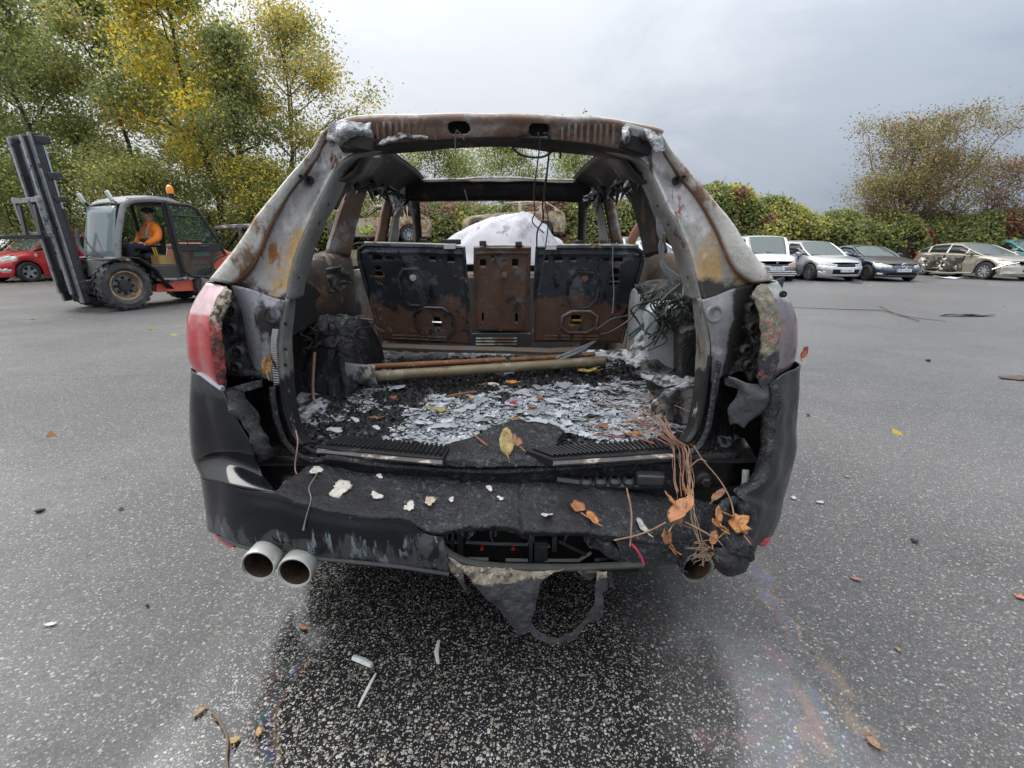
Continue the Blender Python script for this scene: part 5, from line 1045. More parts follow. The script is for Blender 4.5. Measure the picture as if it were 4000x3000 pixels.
lilac_m = layered('bleached_panel', (0.25, 0.25, 0.275), 0.5, 0.15, var=0.2, vscale=9, layers=[dict(col=(0.38, 0.38, 0.41), scale=7, lo=0.48, hi=0.64), dict(col=(0.022, 0.021, 0.021), scale=7, st=(1.6, 1, .6), lo=0.47, hi=0.57, rough=0.8, metal=0), dict(col=(.06, .055, .05), scale=40, lo=.60, hi=.68)], bump=[(50, 0.003, 0.4)])
flange_m = layered('grey_flange', (0.20, 0.20, 0.19), 0.55, 0.3, var=0.3, vscale=12, layers=[dict(col=(0.09, 0.05, 0.03), scale=9, lo=0.56, hi=0.66), dict(col=(0.02, 0.02, 0.02), scale=7, lo=0.55, hi=0.66, z=(1.0, 0.85), zamt=0.6), dict(col=(0.36, 0.36, 0.34), scale=14, lo=0.60, hi=0.70)], bump=[(50, 0.003, 0.4)])
CAR = thing('burnt_car', 'burnt out black car shell with its tailgate gone and boot full of ash', 'wreck', (XC, 3.6, 0))
def PB(mb, name, mat, parent=None, **kw):
    o = mb.build(name, mat, CAR if parent is None else parent, world=False, **kw)
    # vertices are in world space: shift into the car's frame
    o.data.transform(Matrix.Translation((-XC, -3.6, 0))); return o
def gridpart(G, name, mat, parent=None, solid=0.004, ang=40, off=0.0, **kw): return PB(MB().grid(G), name, mat, parent, solid=solid, ang=ang, off=off, **kw)
# ---- D pillars
A_ = [(1294, 490), (1253, 531), (1221, 581), (1149, 671), (1068, 766), (1000, 848), (940, 940), (886, 1012), (817, 1094)]
B_ = [(1302, 502), (1264, 550), (1232, 612), (1181, 689), (1113, 775), (1054, 875), (1014, 965), (965, 1054), (905, 1104)]
C0 = [tuple(np.array(b) * .62 + np.array(c) * .38) for b, c in zip(B_, [(1316, 530), (1280, 578), (1248, 632), (1204, 704), (1146, 788), (1090, 890), (1046, 985), (1005, 1072), (970, 1128)])]
C1 = [(1345, 572), (1312, 606), (1280, 650), (1246, 706), (1205, 792), (1150, 892), (1105, 1000), (1075, 1100), (1050, 1160)]
D_ = [(1393, 592), (1348, 619), (1312, 658), (1290, 702), (1252, 785), (1203, 879), (1160, 990), (1130, 1090), (1113, 1168)]
YA = [1.53, 1.525, 1.52, 1.51, 1.495, 1.48, 1.465, 1.455, 1.445]
rowsP = []
for i in range(9):
    y = YA[i]; a, b, c0, c1, d = (np.array(at(*q[i], Y=y + dy)) for q, dy in ((A_, 0), (B_, .012), (C0, .045), (C1, .060), (D_, .055)))
    s1 = a + [-0.015, 0.10, -0.004]; s2 = a + [-0.03, 0.24, -0.012]
    e_ = d + np.array([0.016, 0.030, -0.004]); f_ = d + np.array([0.012, 0.10, 0.0]); g_ = d + np.array([-0.03, 0.20, 0.0])
    rowsP.append([s2, s1, a, b, c0, c1, d, e_, f_, g_])
rowsP = np.array(rowsP)
for side in (0, 1):
    f = (lambda G: mir(G)) if side else (lambda G: np.asarray(G))
    Gd = patch(rowsP, 60, 46); k = lambda q: int(round(q * 45 / 9))
    dent = np.exp(-((np.linspace(0, 1, 60) - 0.36) / 0.05) ** 2)[:, None, None] * np.exp(-((np.linspace(0, 9, 46) - 4.4) / 0.5) ** 2)[None, :, None] * np.array([0, 0.022, 0])
    Gd = rough(Gd + dent, 9, 0.010, 3 + side, 3)
    gp = gridpart(f(Gd[:, :k(3) + 1]), 'roof_gutter', gut_m)
    gridpart(f(Gd[:, k(3):k(4) + 1]), 'rust_strip', rust_s)
    dp = gridpart(f(Gd[:, k(4):k(6) + 1]), 'd_pillar', pil_m)
    gridpart(f(Gd[:, k(6):]), 'opening_flange', flange_m)
    for (x, y, Y, r) in ((1205, 702, 1.575, 0.008), (1176, 690, 1.525, 0.005)):
        c = at(x, y, Y=Y - 0.025); c = f(c[None])[0] if side else c
        PB(MB().lathe([(r * 1.5, 0.012), (r * 1.4, 0.0), (r, -0.006), (r * 0.6, -0.004), (r * 0.5, 0.02)], tuple(c), 'y', 14), 'stay_stud', dkrust_m, dp)
    # row of spot welds / holes along the flange
    for t in (0, 1, 3, 4, 7):
        i = 15 + t * 5 + (t * 7) % 3; c = f(Gd)[i, k(7) if not side else 45 - k(7)]; PB(MB().lathe([(0.006, 0), (0.004, -0.004), (0.0005, -0.004)], tuple(c + [0, -0.004, 0]), 'y', 8), 'weld_spot', dkrust_m, dp)
lowf = [pts(ZL, [(690, 270, 1.50), (715, 275, 1.51), (762, 170, 1.60)]), pts(ZL, [(655, 420, 1.485), (690, 425, 1.50), (742, 380, 1.60)]), pts(ZL, [(634, 560, 1.48), (675, 570, 1.495), (732, 560, 1.59)]), pts(ZL, [(640, 700, 1.475), (680, 705, 1.49), (742, 720, 1.58)]), pts(ZL, [(655, 830, 1.47), (695, 840, 1.485), (750, 860, 1.56)]), pts(ZL, [(678, 1000, 1.465), (715, 1000, 1.475), (770, 1010, 1.54)]), pts(ZL, [(715, 1130, 1.455), (750, 1130, 1.465), (805, 1140, 1.52)]), pts(ZL, [(780, 1230, 1.445), (815, 1225, 1.455), (870, 1225, 1.50)])]
Gq = rough(patch(np.array(lowf), 50, 14), 10, .008, 46)
for G_q in (Gq, mir(Gq)): gridpart(G_q, 'opening_flange', flange_m)
for y_ in (440, 605, 705):
    PB(MB().lathe([(.0055, -.002), (.004, 0), (.002, .004)], tuple(at(*ZL(692, y_), Y=1.485)), 'y', 10), 'flange_hole', blk_m)
lip = [(1296, 690), (1312, 656), (1345, 622), (1392, 596), (1470, 575), (1570, 560), (1650, 552)]
Lp = np.array([[at(x, y, Y=1.578), at(x + 10, y + 16, Y=1.585), at(x + 16, y + 26, Y=1.66)] for x, y in lip]); Lp = rough(patch(Lp, 40, 8), 10, .006, 47)
for G_q in (Lp, mir(Lp)): gridpart(G_q, 'corner_lip', flange_m)
# ---- roof header over the tailgate opening
TE = [(1300, 487), (1360, 466), (1466, 454), (1678, 450), (2000, 449), (2249, 457), (2423, 475), (2540, 495), (2592, 512)]
FBt = [(1330, 580), (1385, 575), (1475, 562), (1640, 547), (1840, 535), (2000, 532), (2149, 542), (2348, 567), (2520, 600)]
FLb = [(1370, 612), (1420, 600), (1500, 598), (1640, 590), (1800, 575), (2000, 573), (2149, 590), (2320, 606), (2490, 632)]
Yh = np.array([1.535, 1.52, 1.51, 1.50, 1.495, 1.50, 1.51, 1.52, 1.535])
hr_ = []
for nm_, P4, dy in (('roofback', TE, 0.10), ('top', TE, 0.0), ('m', None, 0.004), ('fb', FBt, 0.022), ('fl', FBt, 0.034), ('flb', FLb, 0.10)):
    row = []
    for i in range(9):
        if P4 is None: q = tuple(np.array(TE[i]) * 0.5 + np.array(FBt[i]) * 0.5)
        else: q = P4[i]
        p_ = at(*q, Y=Yh[i] + dy)
        if nm_ == 'roofback': p_ = at(*TE[i], Y=Yh[i]) + np.array([0, 0.10, 0.022])
        if nm_ == 'fl': p_ = at(*FBt[i], Y=Yh[i] + .022) + np.array([0, 0.045, -0.006])
        row.append(p_)
    hr_.append(row)
Gh = patch(np.array(hr_), 76, 420); Gh = rough(Gh, 8, 0.008, 40)
kk = lambda q: int(round(q * 75 / 5))
Gf = Gh[kk(1):kk(3) + 1]; nr_, nc_ = Gf.shape[:2]; Fh = []
hc_ = [at(1793, 499, Y=1.50), at(2106, 504, Y=1.50)]
for i in range(nr_ - 1):
    for j in range(nc_ - 1):
        m_ = (Gf[i, j] + Gf[i + 1, j + 1]) / 2
        if any(math.hypot(max(0, abs(m_[0] - c[0]) - 0.016), m_[2] - c[2]) < 0.0145 for c in hc_): continue
        Fh.append((i * nc_ + j, i * nc_ + j + 1, (i + 1) * nc_ + j + 1, (i + 1) * nc_ + j))
hface = PB(MB().add(Gf.reshape(-1, 3), Fh), 'roof_header', rust_m, solid=0.004)
gridpart(Gh[:kk(1) + 1], 'roof_edge', gut_m); gridpart(Gh[kk(3):], 'header_flange', dkrust_m)
for c in hc_: PB(MB().box((c[0], 1.548, c[2] + .002), (.085, .03, .050)), 'header_inner', blk_m)
for i, (x_, zf) in enumerate([(x, Z2) for x in (1050, 1105, 1160, 1215, 1265, 1325, 1385, 1440, 1550)] + [(x, Z3) for x in (400, 450, 500, 550, 600, 655, 700, 750, 800)]):
    y0, y1 = (170, 320) if zf is Z2 else (165 + (x_ - 400) * 0.03, 290 + (x_ - 400) * 0.10)
    p0, p1 = at(*zf(x_, y0), Y=1.497 + (0.010 if x_ in (400, 1050) else 0)), at(*zf(x_ + (-6 if zf is Z3 else 6), y1), Y=1.512)
    PB(MB().tube(np.array([p0, p1]), 0.0042, n=6), 'header_rib', rust_m, hface)
# hinge remains and melted alloy at both corners
def blob(C, name, mat, amp, sc, seed, nr=22, nc=30, parent=None, solid=0.006): 
    G = patch(C, nr, nc); return gridpart(rough(G, sc, amp, seed), name, mat, parent, solid=solid)
hl = [pts(Z2, [(650, 215, 1.49), (760, 175, 1.475), (900, 165, 1.475), (1010, 190, 1.49)]), pts(Z2, [(640, 300, 1.50), (740, 260, 1.47), (880, 235, 1.47), (1000, 260, 1.485)]), pts(Z2, [(645, 385, 1.52), (700, 360, 1.50), (800, 290, 1.49), (990, 300, 1.50)])]
blob(hl, 'melted_hinge', ashmet_m, 0.030, 30, 51)
PB(MB().box(at(*Z2(890, 320), Y=1.505), (0.085, 0.03, 0.045), (0.2, 0.2, 0)), 'hinge_bracket', dkrust_m, bevel=0.004)
hl = [pts(Z2, [(1060, 340, 1.50), (1180, 290, 1.492), (1300, 280, 1.492), (1480, 295, 1.495)]), pts(Z2, [(1050, 362, 1.50), (1180, 335, 1.485), (1320, 312, 1.485), (1480, 306, 1.492)])]
blob(hl, 'melted_strip', ashmet_m, 0.018, 40, 52, 10, 40)
PB(MB().box(at(*Z3(975, 268), Y=1.512), (0.085, 0.03, 0.050), (0.1, 0.22, 0)), 'hinge_bracket', flange_m, bevel=0.010)
PB(MB().box(at(*Z3(975, 335), Y=1.51), (0.085, 0.03, 0.035), (0, 0.25, 0)), 'hinge_recess', blk_m)
for x_, y_ in ((905, 235), (1045, 262)): PB(MB().lathe([(0.013, 0.02), (0.012, 0), (0.006, -0.004), (0.001, -0.004)], tuple(at(*Z3(x_, y_), Y=1.478)), 'y', 12), 'hinge_bolt', dkrust_m)
hl = [pts(Z3, [(1040, 200, 1.48), (1085, 230, 1.475), (1160, 270, 1.48)]), pts(Z3, [(1065, 270, 1.475), (1110, 300, 1.465), (1190, 330, 1.475)]), pts(Z3, [(1120, 380, 1.475), (1150, 390, 1.468), (1190, 370, 1.478)])]
blob(hl, 'melted_hinge', ashmet_m, 0.016, 34, 53)
blob([pts(Z3, [(870, 210, 1.485), (910, 200, 1.48), (935, 205, 1.485)]), pts(Z3, [(865, 270, 1.485), (890, 290, 1.475), (930, 250, 1.485)]), pts(Z3, [(890, 330, 1.495), (905, 320, 1.48), (915, 290, 1.485)])], 'melted_drip', ashmet_m, 0.012, 40, 54)
# ---- roof side rails and front crossmember, dark
for side in (0, 1):
    f = (lambda G: mir(G)) if side else (lambda G: np.asarray(G))
    sec = [(-0.425, 1.613), (-0.44, 1.60), (-0.50, 1.575), (-0.545, 1.53), (-0.60, 1.50), (-0.645, 1.52), (-0.645, 1.575), (-0.56, 1.622), (-0.425, 1.622)]
    G = []
    for i, Y in enumerate(np.linspace(1.60, 3.34, 36)):
        t = (Y - 1.6) / 1.74; row = []
        for (x, z) in sec:
            xx = x + 0.02 * math.sin(t * 3) - (0.0 if x > -0.5 else 0.02 * t); zz = z + 0.030 * math.sin(min(1, t * 1.3) * 1.57) - 0.030 * max(0, t - 0.6) ** 1.3
            xx *= (0.76 + 0.24 * float(smooth01(Y, 1.6, 2.5))) if x < -0.46 else (0.97 + 0.05 * float(smooth01(Y, 1.6, 2.5))); zz -= 0.035 * (1 - float(smooth01(Y, 1.6, 2.0))); row.append((xx + XC, Y, zz))
        G.append(row)
    G = np.array(G); G = G + vn3(G, 16, 60 + side, 3) * np.array([0.02, 0.01, 0.028]) * np.clip((1.585 - G[..., 2:3]) / 0.05, 0, 1)
    gridpart(f(G), 'roof_rail', dkrust_m)
    for q in range(26):    # charred trim still hanging from the rail
        rs_ = np.random.default_rng(200 + q + side * 50); Y = rs_.uniform(1.7, 3.1); p0 = np.array([XC + rs_.uniform(-0.60, -0.48), Y, 1.535]); 
        P_ = np.array([p0, p0 + rs_.normal(size=3) * 0.02 - [0, 0, 0.02], p0 + rs_.normal(size=3) * 0.03 - [0, 0, 0.045]]); P_ = f(P_)
        PB(MB().tube(P_, [0.014, 0.012, 0.003], n=5), 'charred_rag', soot_m if q % 3 else ashmet_m)
hx = np.linspace(-0.60, 0.60, 40)
prof = [(3.02, 1.625), (3.00, 1.612), (3.03, 1.600), (3.06, 1.545), (3.10, 1.522), (3.22, 1.525), (3.36, 1.56), (3.36, 1.61), (3.14, 1.632)]
G = np.array([[(x + XC, Y + 0.05 * (x / 0.6) ** 2 * 0 - 0.16 * max(0, abs(x) - 0.36), z + 0.012 * (1 - (x / 0.6) ** 2)) for x in hx] for Y, z in prof])
gridpart(rough(G, 7, 0.012, 70), 'front_crossmember', dkrust_m)
PB(MB().tube(np.array([(x + XC, 3.005 - 0.16 * max(0, abs(x) - 0.36), 1.628 + 0.010 * (1 - (x / .5) ** 2) + 0.006 * (abs(x) < .15)) for x in np.linspace(-0.5, 0.5, 14)]), 0.006, n=6), 'crossmember_edge', gut_m)
# ---- C, B and A pillars with the quarter window frames
def strip(zf, L, Rr, YL, YR, name, mat, th=0.07, side_in=(0.03, 0.10), seed=1, both=True, nr=24):
    n_ = len(L); G = []
    for i in range(n_):
        a, b = at(*zf(*L[i]), Y=YL[i]), at(*zf(*Rr[i]), Y=YR[i]); m = (a + b) / 2 + np.array([0.0, -0.012, 0]); G.append([a + np.array([-side_in[0], side_in[1], 0]), a, m, b, b + np.array([-side_in[0], side_in[1], 0])])
    G = rough(patch(np.array(G), nr, 14), 14, 0.012, seed)
    gridpart(G, name, mat, solid=0.006)
    if both: gridpart(mir(G), name, both if both is not True else mat, solid=0.006)
strip(Z2, [(890, 540), (800, 740), (735, 900), (670, 1080), (610, 1290)], [(1020, 540), (965, 720), (900, 930), (845, 1120), (800, 1330)], [2.36, 2.33, 2.30, 2.28, 2.26], [2.46, 2.44, 2.42, 2.40, 2.38], 'c_pillar', rust_m, both=dkrust_m, seed=81)
strip(Z2, [(800, 590), (735, 700), (670, 830), (610, 940)], [(880, 560), (810, 690), (740, 800), (680, 920)], [1.98, 1.96, 1.94, 1.93], [2.05, 2.03, 2.0, 1.98], 'quarter_window_frame', dkrust_m, seed=82)
strip(Z2, [(1150, 690), (1120, 800), (1085, 960), (1060, 1100), (1035, 1215)], [(1215, 690), (1195, 800), (1165, 960), (1140, 1100), (1120, 1215)], [2.93] * 5, [2.96] * 5, 'b_pillar', rust_m, both=True, seed=83)
strip(Z2, [(1215, 700), (1235, 800), (1215, 900), (1180, 1060), (1150, 1210)], [(1290, 690), (1285, 800), (1262, 900), (1230, 1060), (1225, 1210)], [2.90] * 5, [2.93] * 5, 'belt_guide', flange_m, both=True, seed=84)
strip(Z2, [(1290, 800), (1335, 870), (1360, 960), (1375, 1080), (1380, 1215)], [(1385, 800), (1410, 880), (1420, 960), (1428, 1080), (1432, 1215)], [3.14, 3.25, 3.35, 3.48, 3.60], [3.12, 3.22, 3.33, 3.46, 3.58], 'a_pillar', dkrust_m, both=True, seed=85)
strip(Z2, [(1030, 640), (1120, 690), (1210, 740)], [(1060, 560), (1150, 620), (1240, 680)], [2.50, 2.72, 2.92], [2.50, 2.72, 2.92], 'window_header', flange_m, both=dkrust_m, seed=86)
# leaning bent strut seen in the right rear window
PB(MB().tube(np.array(pts(Z3, [(1010, 960, 3.3), (960, 1040, 3.3), (930, 1110, 3.3)])), 0.03, n=8), 'bent_strut', rust_s)
PB(MB().tube(np.array(pts(Z3, [(1060, 600, 1.72), (1160, 720, 1.70), (1210, 800, 1.69), (1290, 960, 1.68)])), [0.012, 0.013, 0.02, 0.018], n=10), 'gas_strut', flange_m)
# ---- inner rear quarters: brown shelf, wheelhouse, painted dark opening
inner = [[(-0.86, 1.56, 1.18), (-0.84, 1.80, 1.20), (-0.80, 2.1, 1.235), (-0.76, 2.42, 1.25)], [(-0.80, 1.56, 1.165), (-0.78, 1.80, 1.19), (-0.735, 2.1, 1.225), (-0.70, 2.42, 1.245)],
         [(-0.775, 1.56, 1.10), (-0.75, 1.80, 1.12), (-0.705, 2.1, 1.15), (-0.68, 2.42, 1.16)], [(-0.78, 1.56, 1.00), (-0.76, 1.80, 1.00), (-0.70, 2.1, 1.02), (-0.685, 2.42, 1.02)],
         [(-0.80, 1.56, 0.84), (-0.82, 1.80, 0.84), (-0.76, 2.1, 0.84), (-0.70, 2.42, 0.84)], [(-0.80, 1.56, 0.64), (-0.82, 1.80, 0.64), (-0.78, 2.1, 0.66), (-0.70, 2.42, 0.70)]]
Gi = rough(patch(np.array(inner) + [XC, 0, 0], 40, 40), 9, 0.02, 90)
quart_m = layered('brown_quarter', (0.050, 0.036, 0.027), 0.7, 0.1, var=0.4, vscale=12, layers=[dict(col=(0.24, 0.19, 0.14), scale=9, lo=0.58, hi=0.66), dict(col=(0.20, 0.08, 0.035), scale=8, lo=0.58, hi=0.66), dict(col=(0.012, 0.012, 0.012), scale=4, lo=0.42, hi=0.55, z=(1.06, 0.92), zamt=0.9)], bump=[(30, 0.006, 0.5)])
gridpart(Gi, 'inner_quarter', quart_m); gridpart(mir(Gi), 'inner_quarter', quart_m)
blob([[at(*ZL(x, y), Y=1.98) for x, y in r] for r in [[(968, 95), (1040, 85), (1105, 120)], [(970, 160), (1040, 160), (1110, 165)], [(965, 215), (1040, 225), (1090, 205)]]], 'motor_remains', dkrust_m, 0.045, 26, 91)
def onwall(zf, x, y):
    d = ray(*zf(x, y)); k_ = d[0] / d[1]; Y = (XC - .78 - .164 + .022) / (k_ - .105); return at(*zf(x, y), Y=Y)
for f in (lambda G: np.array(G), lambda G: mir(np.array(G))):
    PB(MB().poly(list(f([onwall(ZL, x, y) for x, y in ((775, 130), (815, 165), (860, 190), (900, 225), (925, 262), (945, 330), (950, 400), (900, 420), (830, 450), (760, 500), (735, 520), (728, 400), (740, 280), (760, 190))])), (-.004, 0, 0)), 'opening_dark', blk_m, smooth=False)  # flat black sheet on the wall, painting the dark inside an opening
# wheel arch humps, charred
for side in (0, 1):
    G = []; wd_, hh_, yc_ = (0.25, 0.325, 2.22) if not side else (0.12, 0.24, 2.10)
    for i in range(34):
        t = i / 33 * math.pi; row = []
        for j in range(26):
            s_ = j / 25; r_ = 1.0 if s_ < 0.72 else math.sqrt(max(0, 1 - ((s_ - 0.72) / 0.28) ** 2)) * 0.86 + 0.14
            row.append((XC - 0.80 + wd_ * s_, yc_ - 0.27 * math.cos(t) * r_, 0.64 + hh_ * math.sin(t) * r_))
        G.append(row)
    G = rough(rough(np.array(G), 12, 0.06, 95 + side, 3), 40, .03, 97, 3); gridpart(mir(G) if side else G, 'wheel_arch', soot_m)
for q in range(16):
    rw_ = np.random.default_rng(440 + q); x0, y0 = rw_.uniform(760, 1180), rw_.uniform(380, 520); L = [(x0, y0, 1.92)]
    for k in range(3): x0 += rw_.normal() * 60; y0 += rw_.uniform(10, 70); L.append((x0, y0, 1.88 + rw_.normal() * .03))
    PB(MB().tube(np.array(pts(ZL, L)), rw_.uniform(.002, .005), n=5, smooth_n=12), 'burnt_wire', soot_m if q % 3 else dkrust_m)
blob([pts(ZL, [(880, 430, 2.00), (980, 380, 1.98), (1090, 380, 1.98), (1180, 430, 2.02)]), pts(ZL, [(865, 490, 1.96), (980, 440, 1.92), (1100, 440, 1.94), (1200, 490, 1.98)]), pts(ZL, [(870, 540, 1.94), (980, 510, 1.90), (1110, 510, 1.92), (1210, 540, 1.96)])], 'charred_crust', soot_m, .07, 18, 415, 30, 40)
# ---- right side of the boot: scorched canisters, black box, wiring
def rbox(c, d, name, mat, seed, bev=0.03, rot=(0, 0, 0), amp=0.012):
    n_ = 9; u_ = np.linspace(-1, 1, n_); mb = MB()
    M = (Matrix.Rotation(rot[2], 3, 'Z') @ Matrix.Rotation(rot[1], 3, 'Y') @ Matrix.Rotation(rot[0], 3, 'X')); M = np.array(M)
    for ax in range(3):
        for sg in (-1, 1):
            a, b = np.meshgrid(u_, u_, indexing='ij'); P = np.zeros((n_, n_, 3)); P[..., ax] = sg; P[..., (ax + 1) % 3] = a; P[..., (ax + 2) % 3] = b
            q = 6; l = (np.abs(P) ** q).sum(-1, keepdims=True) ** (1 / q); P = P / l * np.array(d) / 2
            P = P @ M.T + np.array(c); P = rough(P, 10, amp, seed); mb.grid(P if sg > 0 else P[::-1])
    return PB(mb, name, mat, ang=60)
rbox(at(*ZR_(400, 385), Y=2.16), (0.17, 0.16, 0.24), 'canister', tank_m, 101)
rbox(at(*ZR_(580, 590), Y=1.97), (0.27, 0.2, 0.38), 'canister', tank_m, 102, rot=(0, R(-6), R(-12)))
rbox(at(*ZR_(665, 640), Y=1.80), (0.12, 0.10, 0.22), 'charred_box', soot_m, 103, amp=0.03, rot=(0, R(-8), 0))
blob([pts(ZR_, [(300, 200, 2.15), (420, 140, 2.1), (560, 180, 2.05), (690, 260, 1.95)]), pts(ZR_, [(330, 280, 2.1), (450, 240, 2.02), (590, 270, 1.95), (700, 330, 1.88)]), pts(ZR_, [(300, 340, 2.1), (450, 320, 2.05), (560, 360, 2.0), (700, 400, 1.9)])], 'charred_heap', soot_m, 0.09, 14, 104, 26, 36)
blob([pts(ZR_, [(330, 480, 2.1), (390, 470, 2.06), (440, 480, 2.04)]), pts(ZR_, [(270, 600, 2.0), (350, 600, 1.96), (430, 620, 1.96)]), pts(ZR_, [(230, 700, 1.92), (330, 720, 1.88), (420, 720, 1.90)])], 'ash_drape', ash_m, 0.04, 26, 105, 20, 24)
PB(MB().poly(pts(ZR_, [(565, 340, 1.9), (710, 370, 1.86), (712, 392, 1.85), (610, 372, 1.88)]), (0, 0.01, 0.006)), 'rust_plate', rust_s, smooth=False)
green_w = layered('scorched_wire', (0.05, 0.085, 0.08), 0.7, var=0.4)
for q in range(8):
    rs_ = np.random.default_rng(300 + q); o = rs_.normal(size=2) * 9
    L = [(600 + o[0], 285 + o[1], 1.86), (470 + o[1], 330 + o[0], 1.90), (370 + o[0], 440 + o[1] * 1.5, 1.94), (260 + o[0] * 2, 530 + o[1] * 2, 1.98)]
    PB(MB().tube(np.array(pts(ZR_, L)), 0.0035, n=5, smooth_n=12), 'wire', green_w)
rw_ = np.random.default_rng(411)
for q in range(34):   # scorched loom hanging over the canisters
    x0, y0 = rw_.uniform(380, 720), rw_.uniform(180, 330); L = [(x0, y0, 1.88)]
    for k in range(4): x0 += rw_.normal() * 55 - 12; y0 += rw_.uniform(20, 95); L.append((x0, y0, 1.84 + rw_.normal() * .03))
    PB(MB().tube(np.array(pts(ZR_, L)), rw_.uniform(.0018, .0042), n=5, smooth_n=14), 'burnt_wire', (soot_m, green_w, dkrust_m)[q % 3])
blob([pts(ZR_, [(470, 390, 1.86), (580, 380, 1.84), (700, 400, 1.82)]), pts(ZR_, [(520, 440, 1.85), (600, 450, 1.82), (730, 470, 1.80)]), pts(ZR_, [(600, 520, 1.84), (650, 540, 1.81), (735, 560, 1.79)])], 'charred_lining', soot_m, .05, 20, 412)
blob([pts(ZR_, [(350, 740, 1.84), (450, 760, 1.80), (600, 780, 1.77), (720, 790, 1.74)]), pts(ZR_, [(340, 800, 1.80), (450, 830, 1.75), (600, 850, 1.72), (720, 850, 1.70)])], 'ash_heap', ash_m, .05, 24, 413, 14, 40)
blob([pts(ZR_, [(300, 690, 1.95), (420, 690, 1.90), (560, 730, 1.85)]), pts(ZR_, [(300, 760, 1.86), (420, 770, 1.80), (560, 800, 1.76)])], 'charred_heap', soot_m, .07, 20, 414, 14, 30)
# ribbed metal ring on the boot floor, right
a = np.linspace(-0.3, 3.5, 26); c = at(*ZR_(610, 980), Y=1.60)
PB(MB().tube(np.array([c + np.array([0.10 * math.cos(t), 0.02 * math.sin(t * 2), 0.075 * math.sin(t)]) for t in a]), 0.010 + 0.004 * np.sin(a * 9), n=7), 'crusted_ring', ash_m)
blob([pts(ZR_, [(480, 900, 1.66), (590, 850, 1.70), (700, 870, 1.68)]), pts(ZR_, [(480, 1000, 1.60), (590, 980, 1.64), (700, 1000, 1.62)]), pts(ZR_, [(500, 1080, 1.56), (600, 1090, 1.58), (690, 1100, 1.56)])], 'charred_liner', soot_m, 0.035, 18, 106)
# ---- boot floor
def zf_(Y): return 0.640 + 0.115 * (Y - 1.42)
def fl(x4, y4, dz=0.0):
    Y = 1.8
    for _ in range(30):
        p_ = at(x4, y4, Y=Y); d = ray(x4, y4); tz = d[2] / d[1]; Y = (CAMZ - (0.640 + dz - 0.115 * 1.42)) / (0.115 - tz)
    return at(x4, y4, Y=Y)
ys, xs_ = np.linspace(1.425, 2.52, 170), np.linspace(-0.84, 0.80, 250)
G = np.array([[(x + XC * 0, y, zf_(y)) for x in xs_] for y in ys])
flo = fbm(G, 5, 110, 4) * 0.055 + fbm(G, 26, 111, 3) * 0.026; flo *= smooth01(G[..., 1], 1.43, 1.50)
G[..., 2] += flo - 0.012
def ashmask(U): return fbm(U, 5.2, 120, 5) * 1.15 + 0.30 * smooth01(U[..., 0], -0.5, -0.1) * smooth01(U[..., 1], 1.54, 1.66) * (1 - smooth01(U[..., 1], 1.92, 2.12)) - 0.150 + 0.10 * smooth01(U[..., 0], 0.1, 0.5) + 0.05 * smooth01(U[..., 1], 1.6, 1.75)
Gm = G * [1, 1, 0]; am_ = smooth01(ashmask(Gm), -.02, .06)[..., None] * smooth01(fbm(G, 34, 125, 3), -.16, .06)[..., None]
fcol = np.array([.013, .013, .0135]) * (1 + 1.6 * np.clip(fbm(G, 40, 126, 3), -.4, .5))[..., None] * (1 - am_) + np.array([.40, .425, .45]) * (1 + .9 * fbm(G, 60, 127, 2))[..., None] * am_
fo_ = gridpart(G, 'boot_floor', leafmat('ashy_floor', .62, 0.0), solid=None, ang=None)
ca_ = fo_.data.attributes.new('col', 'FLOAT_COLOR', 'POINT'); ca_.data.foreach_set('color', np.concatenate([np.clip(fcol, .004, .7), np.ones(fcol.shape[:2] + (1,))], -1).reshape(-1).astype(np.float32))
floor_bump = G
PB(MB().box((XC, 2.0, 0.50), (1.6, 1.1, 0.05)), 'floor_pan', blk_m)
# ash flakes: nobody could count them
rs = np.random.default_rng(9); n = 30000; U = np.stack([rs.uniform(-0.62, 0.66, n), rs.uniform(1.47, 2.12, n), np.zeros(n)], 1)
msk = ashmask(U)
U = U[msk > rs.uniform(-0.05, 0.09, n)]; m = len(U)
ii = np.clip(((U[:, 1] - 1.425) / (2.52 - 1.425) * 169).astype(int), 0, 169); jj = np.clip(((U[:, 0] + 0.84) / 1.64 * 249).astype(int), 0, 249)
U[:, 2] = floor_bump[ii, jj, 2] + 0.004 + rs.random(m) * 0.006
cv = np.array([0.46, 0.49, 0.52]) * rs.uniform(0.6, 1.2, (m, 1)) * (1 + 0.05 * rs.normal(size=(m, 3)))
ash = obj('ash', leaves_mesh('ash', U, unit(rs.normal(size=(m, 3)) * 0.17 + [0, -0.05, 1]), 0.004 + 0.022 * rs.random(m) ** 3, np.clip(cv, 0, 0.8), leafmat('ash_flakes', 0.9, 0.05), rs))
ash['kind'] = 'stuff'; ash['label'] = 'pale flaky ash over the boot floor of the burnt car'
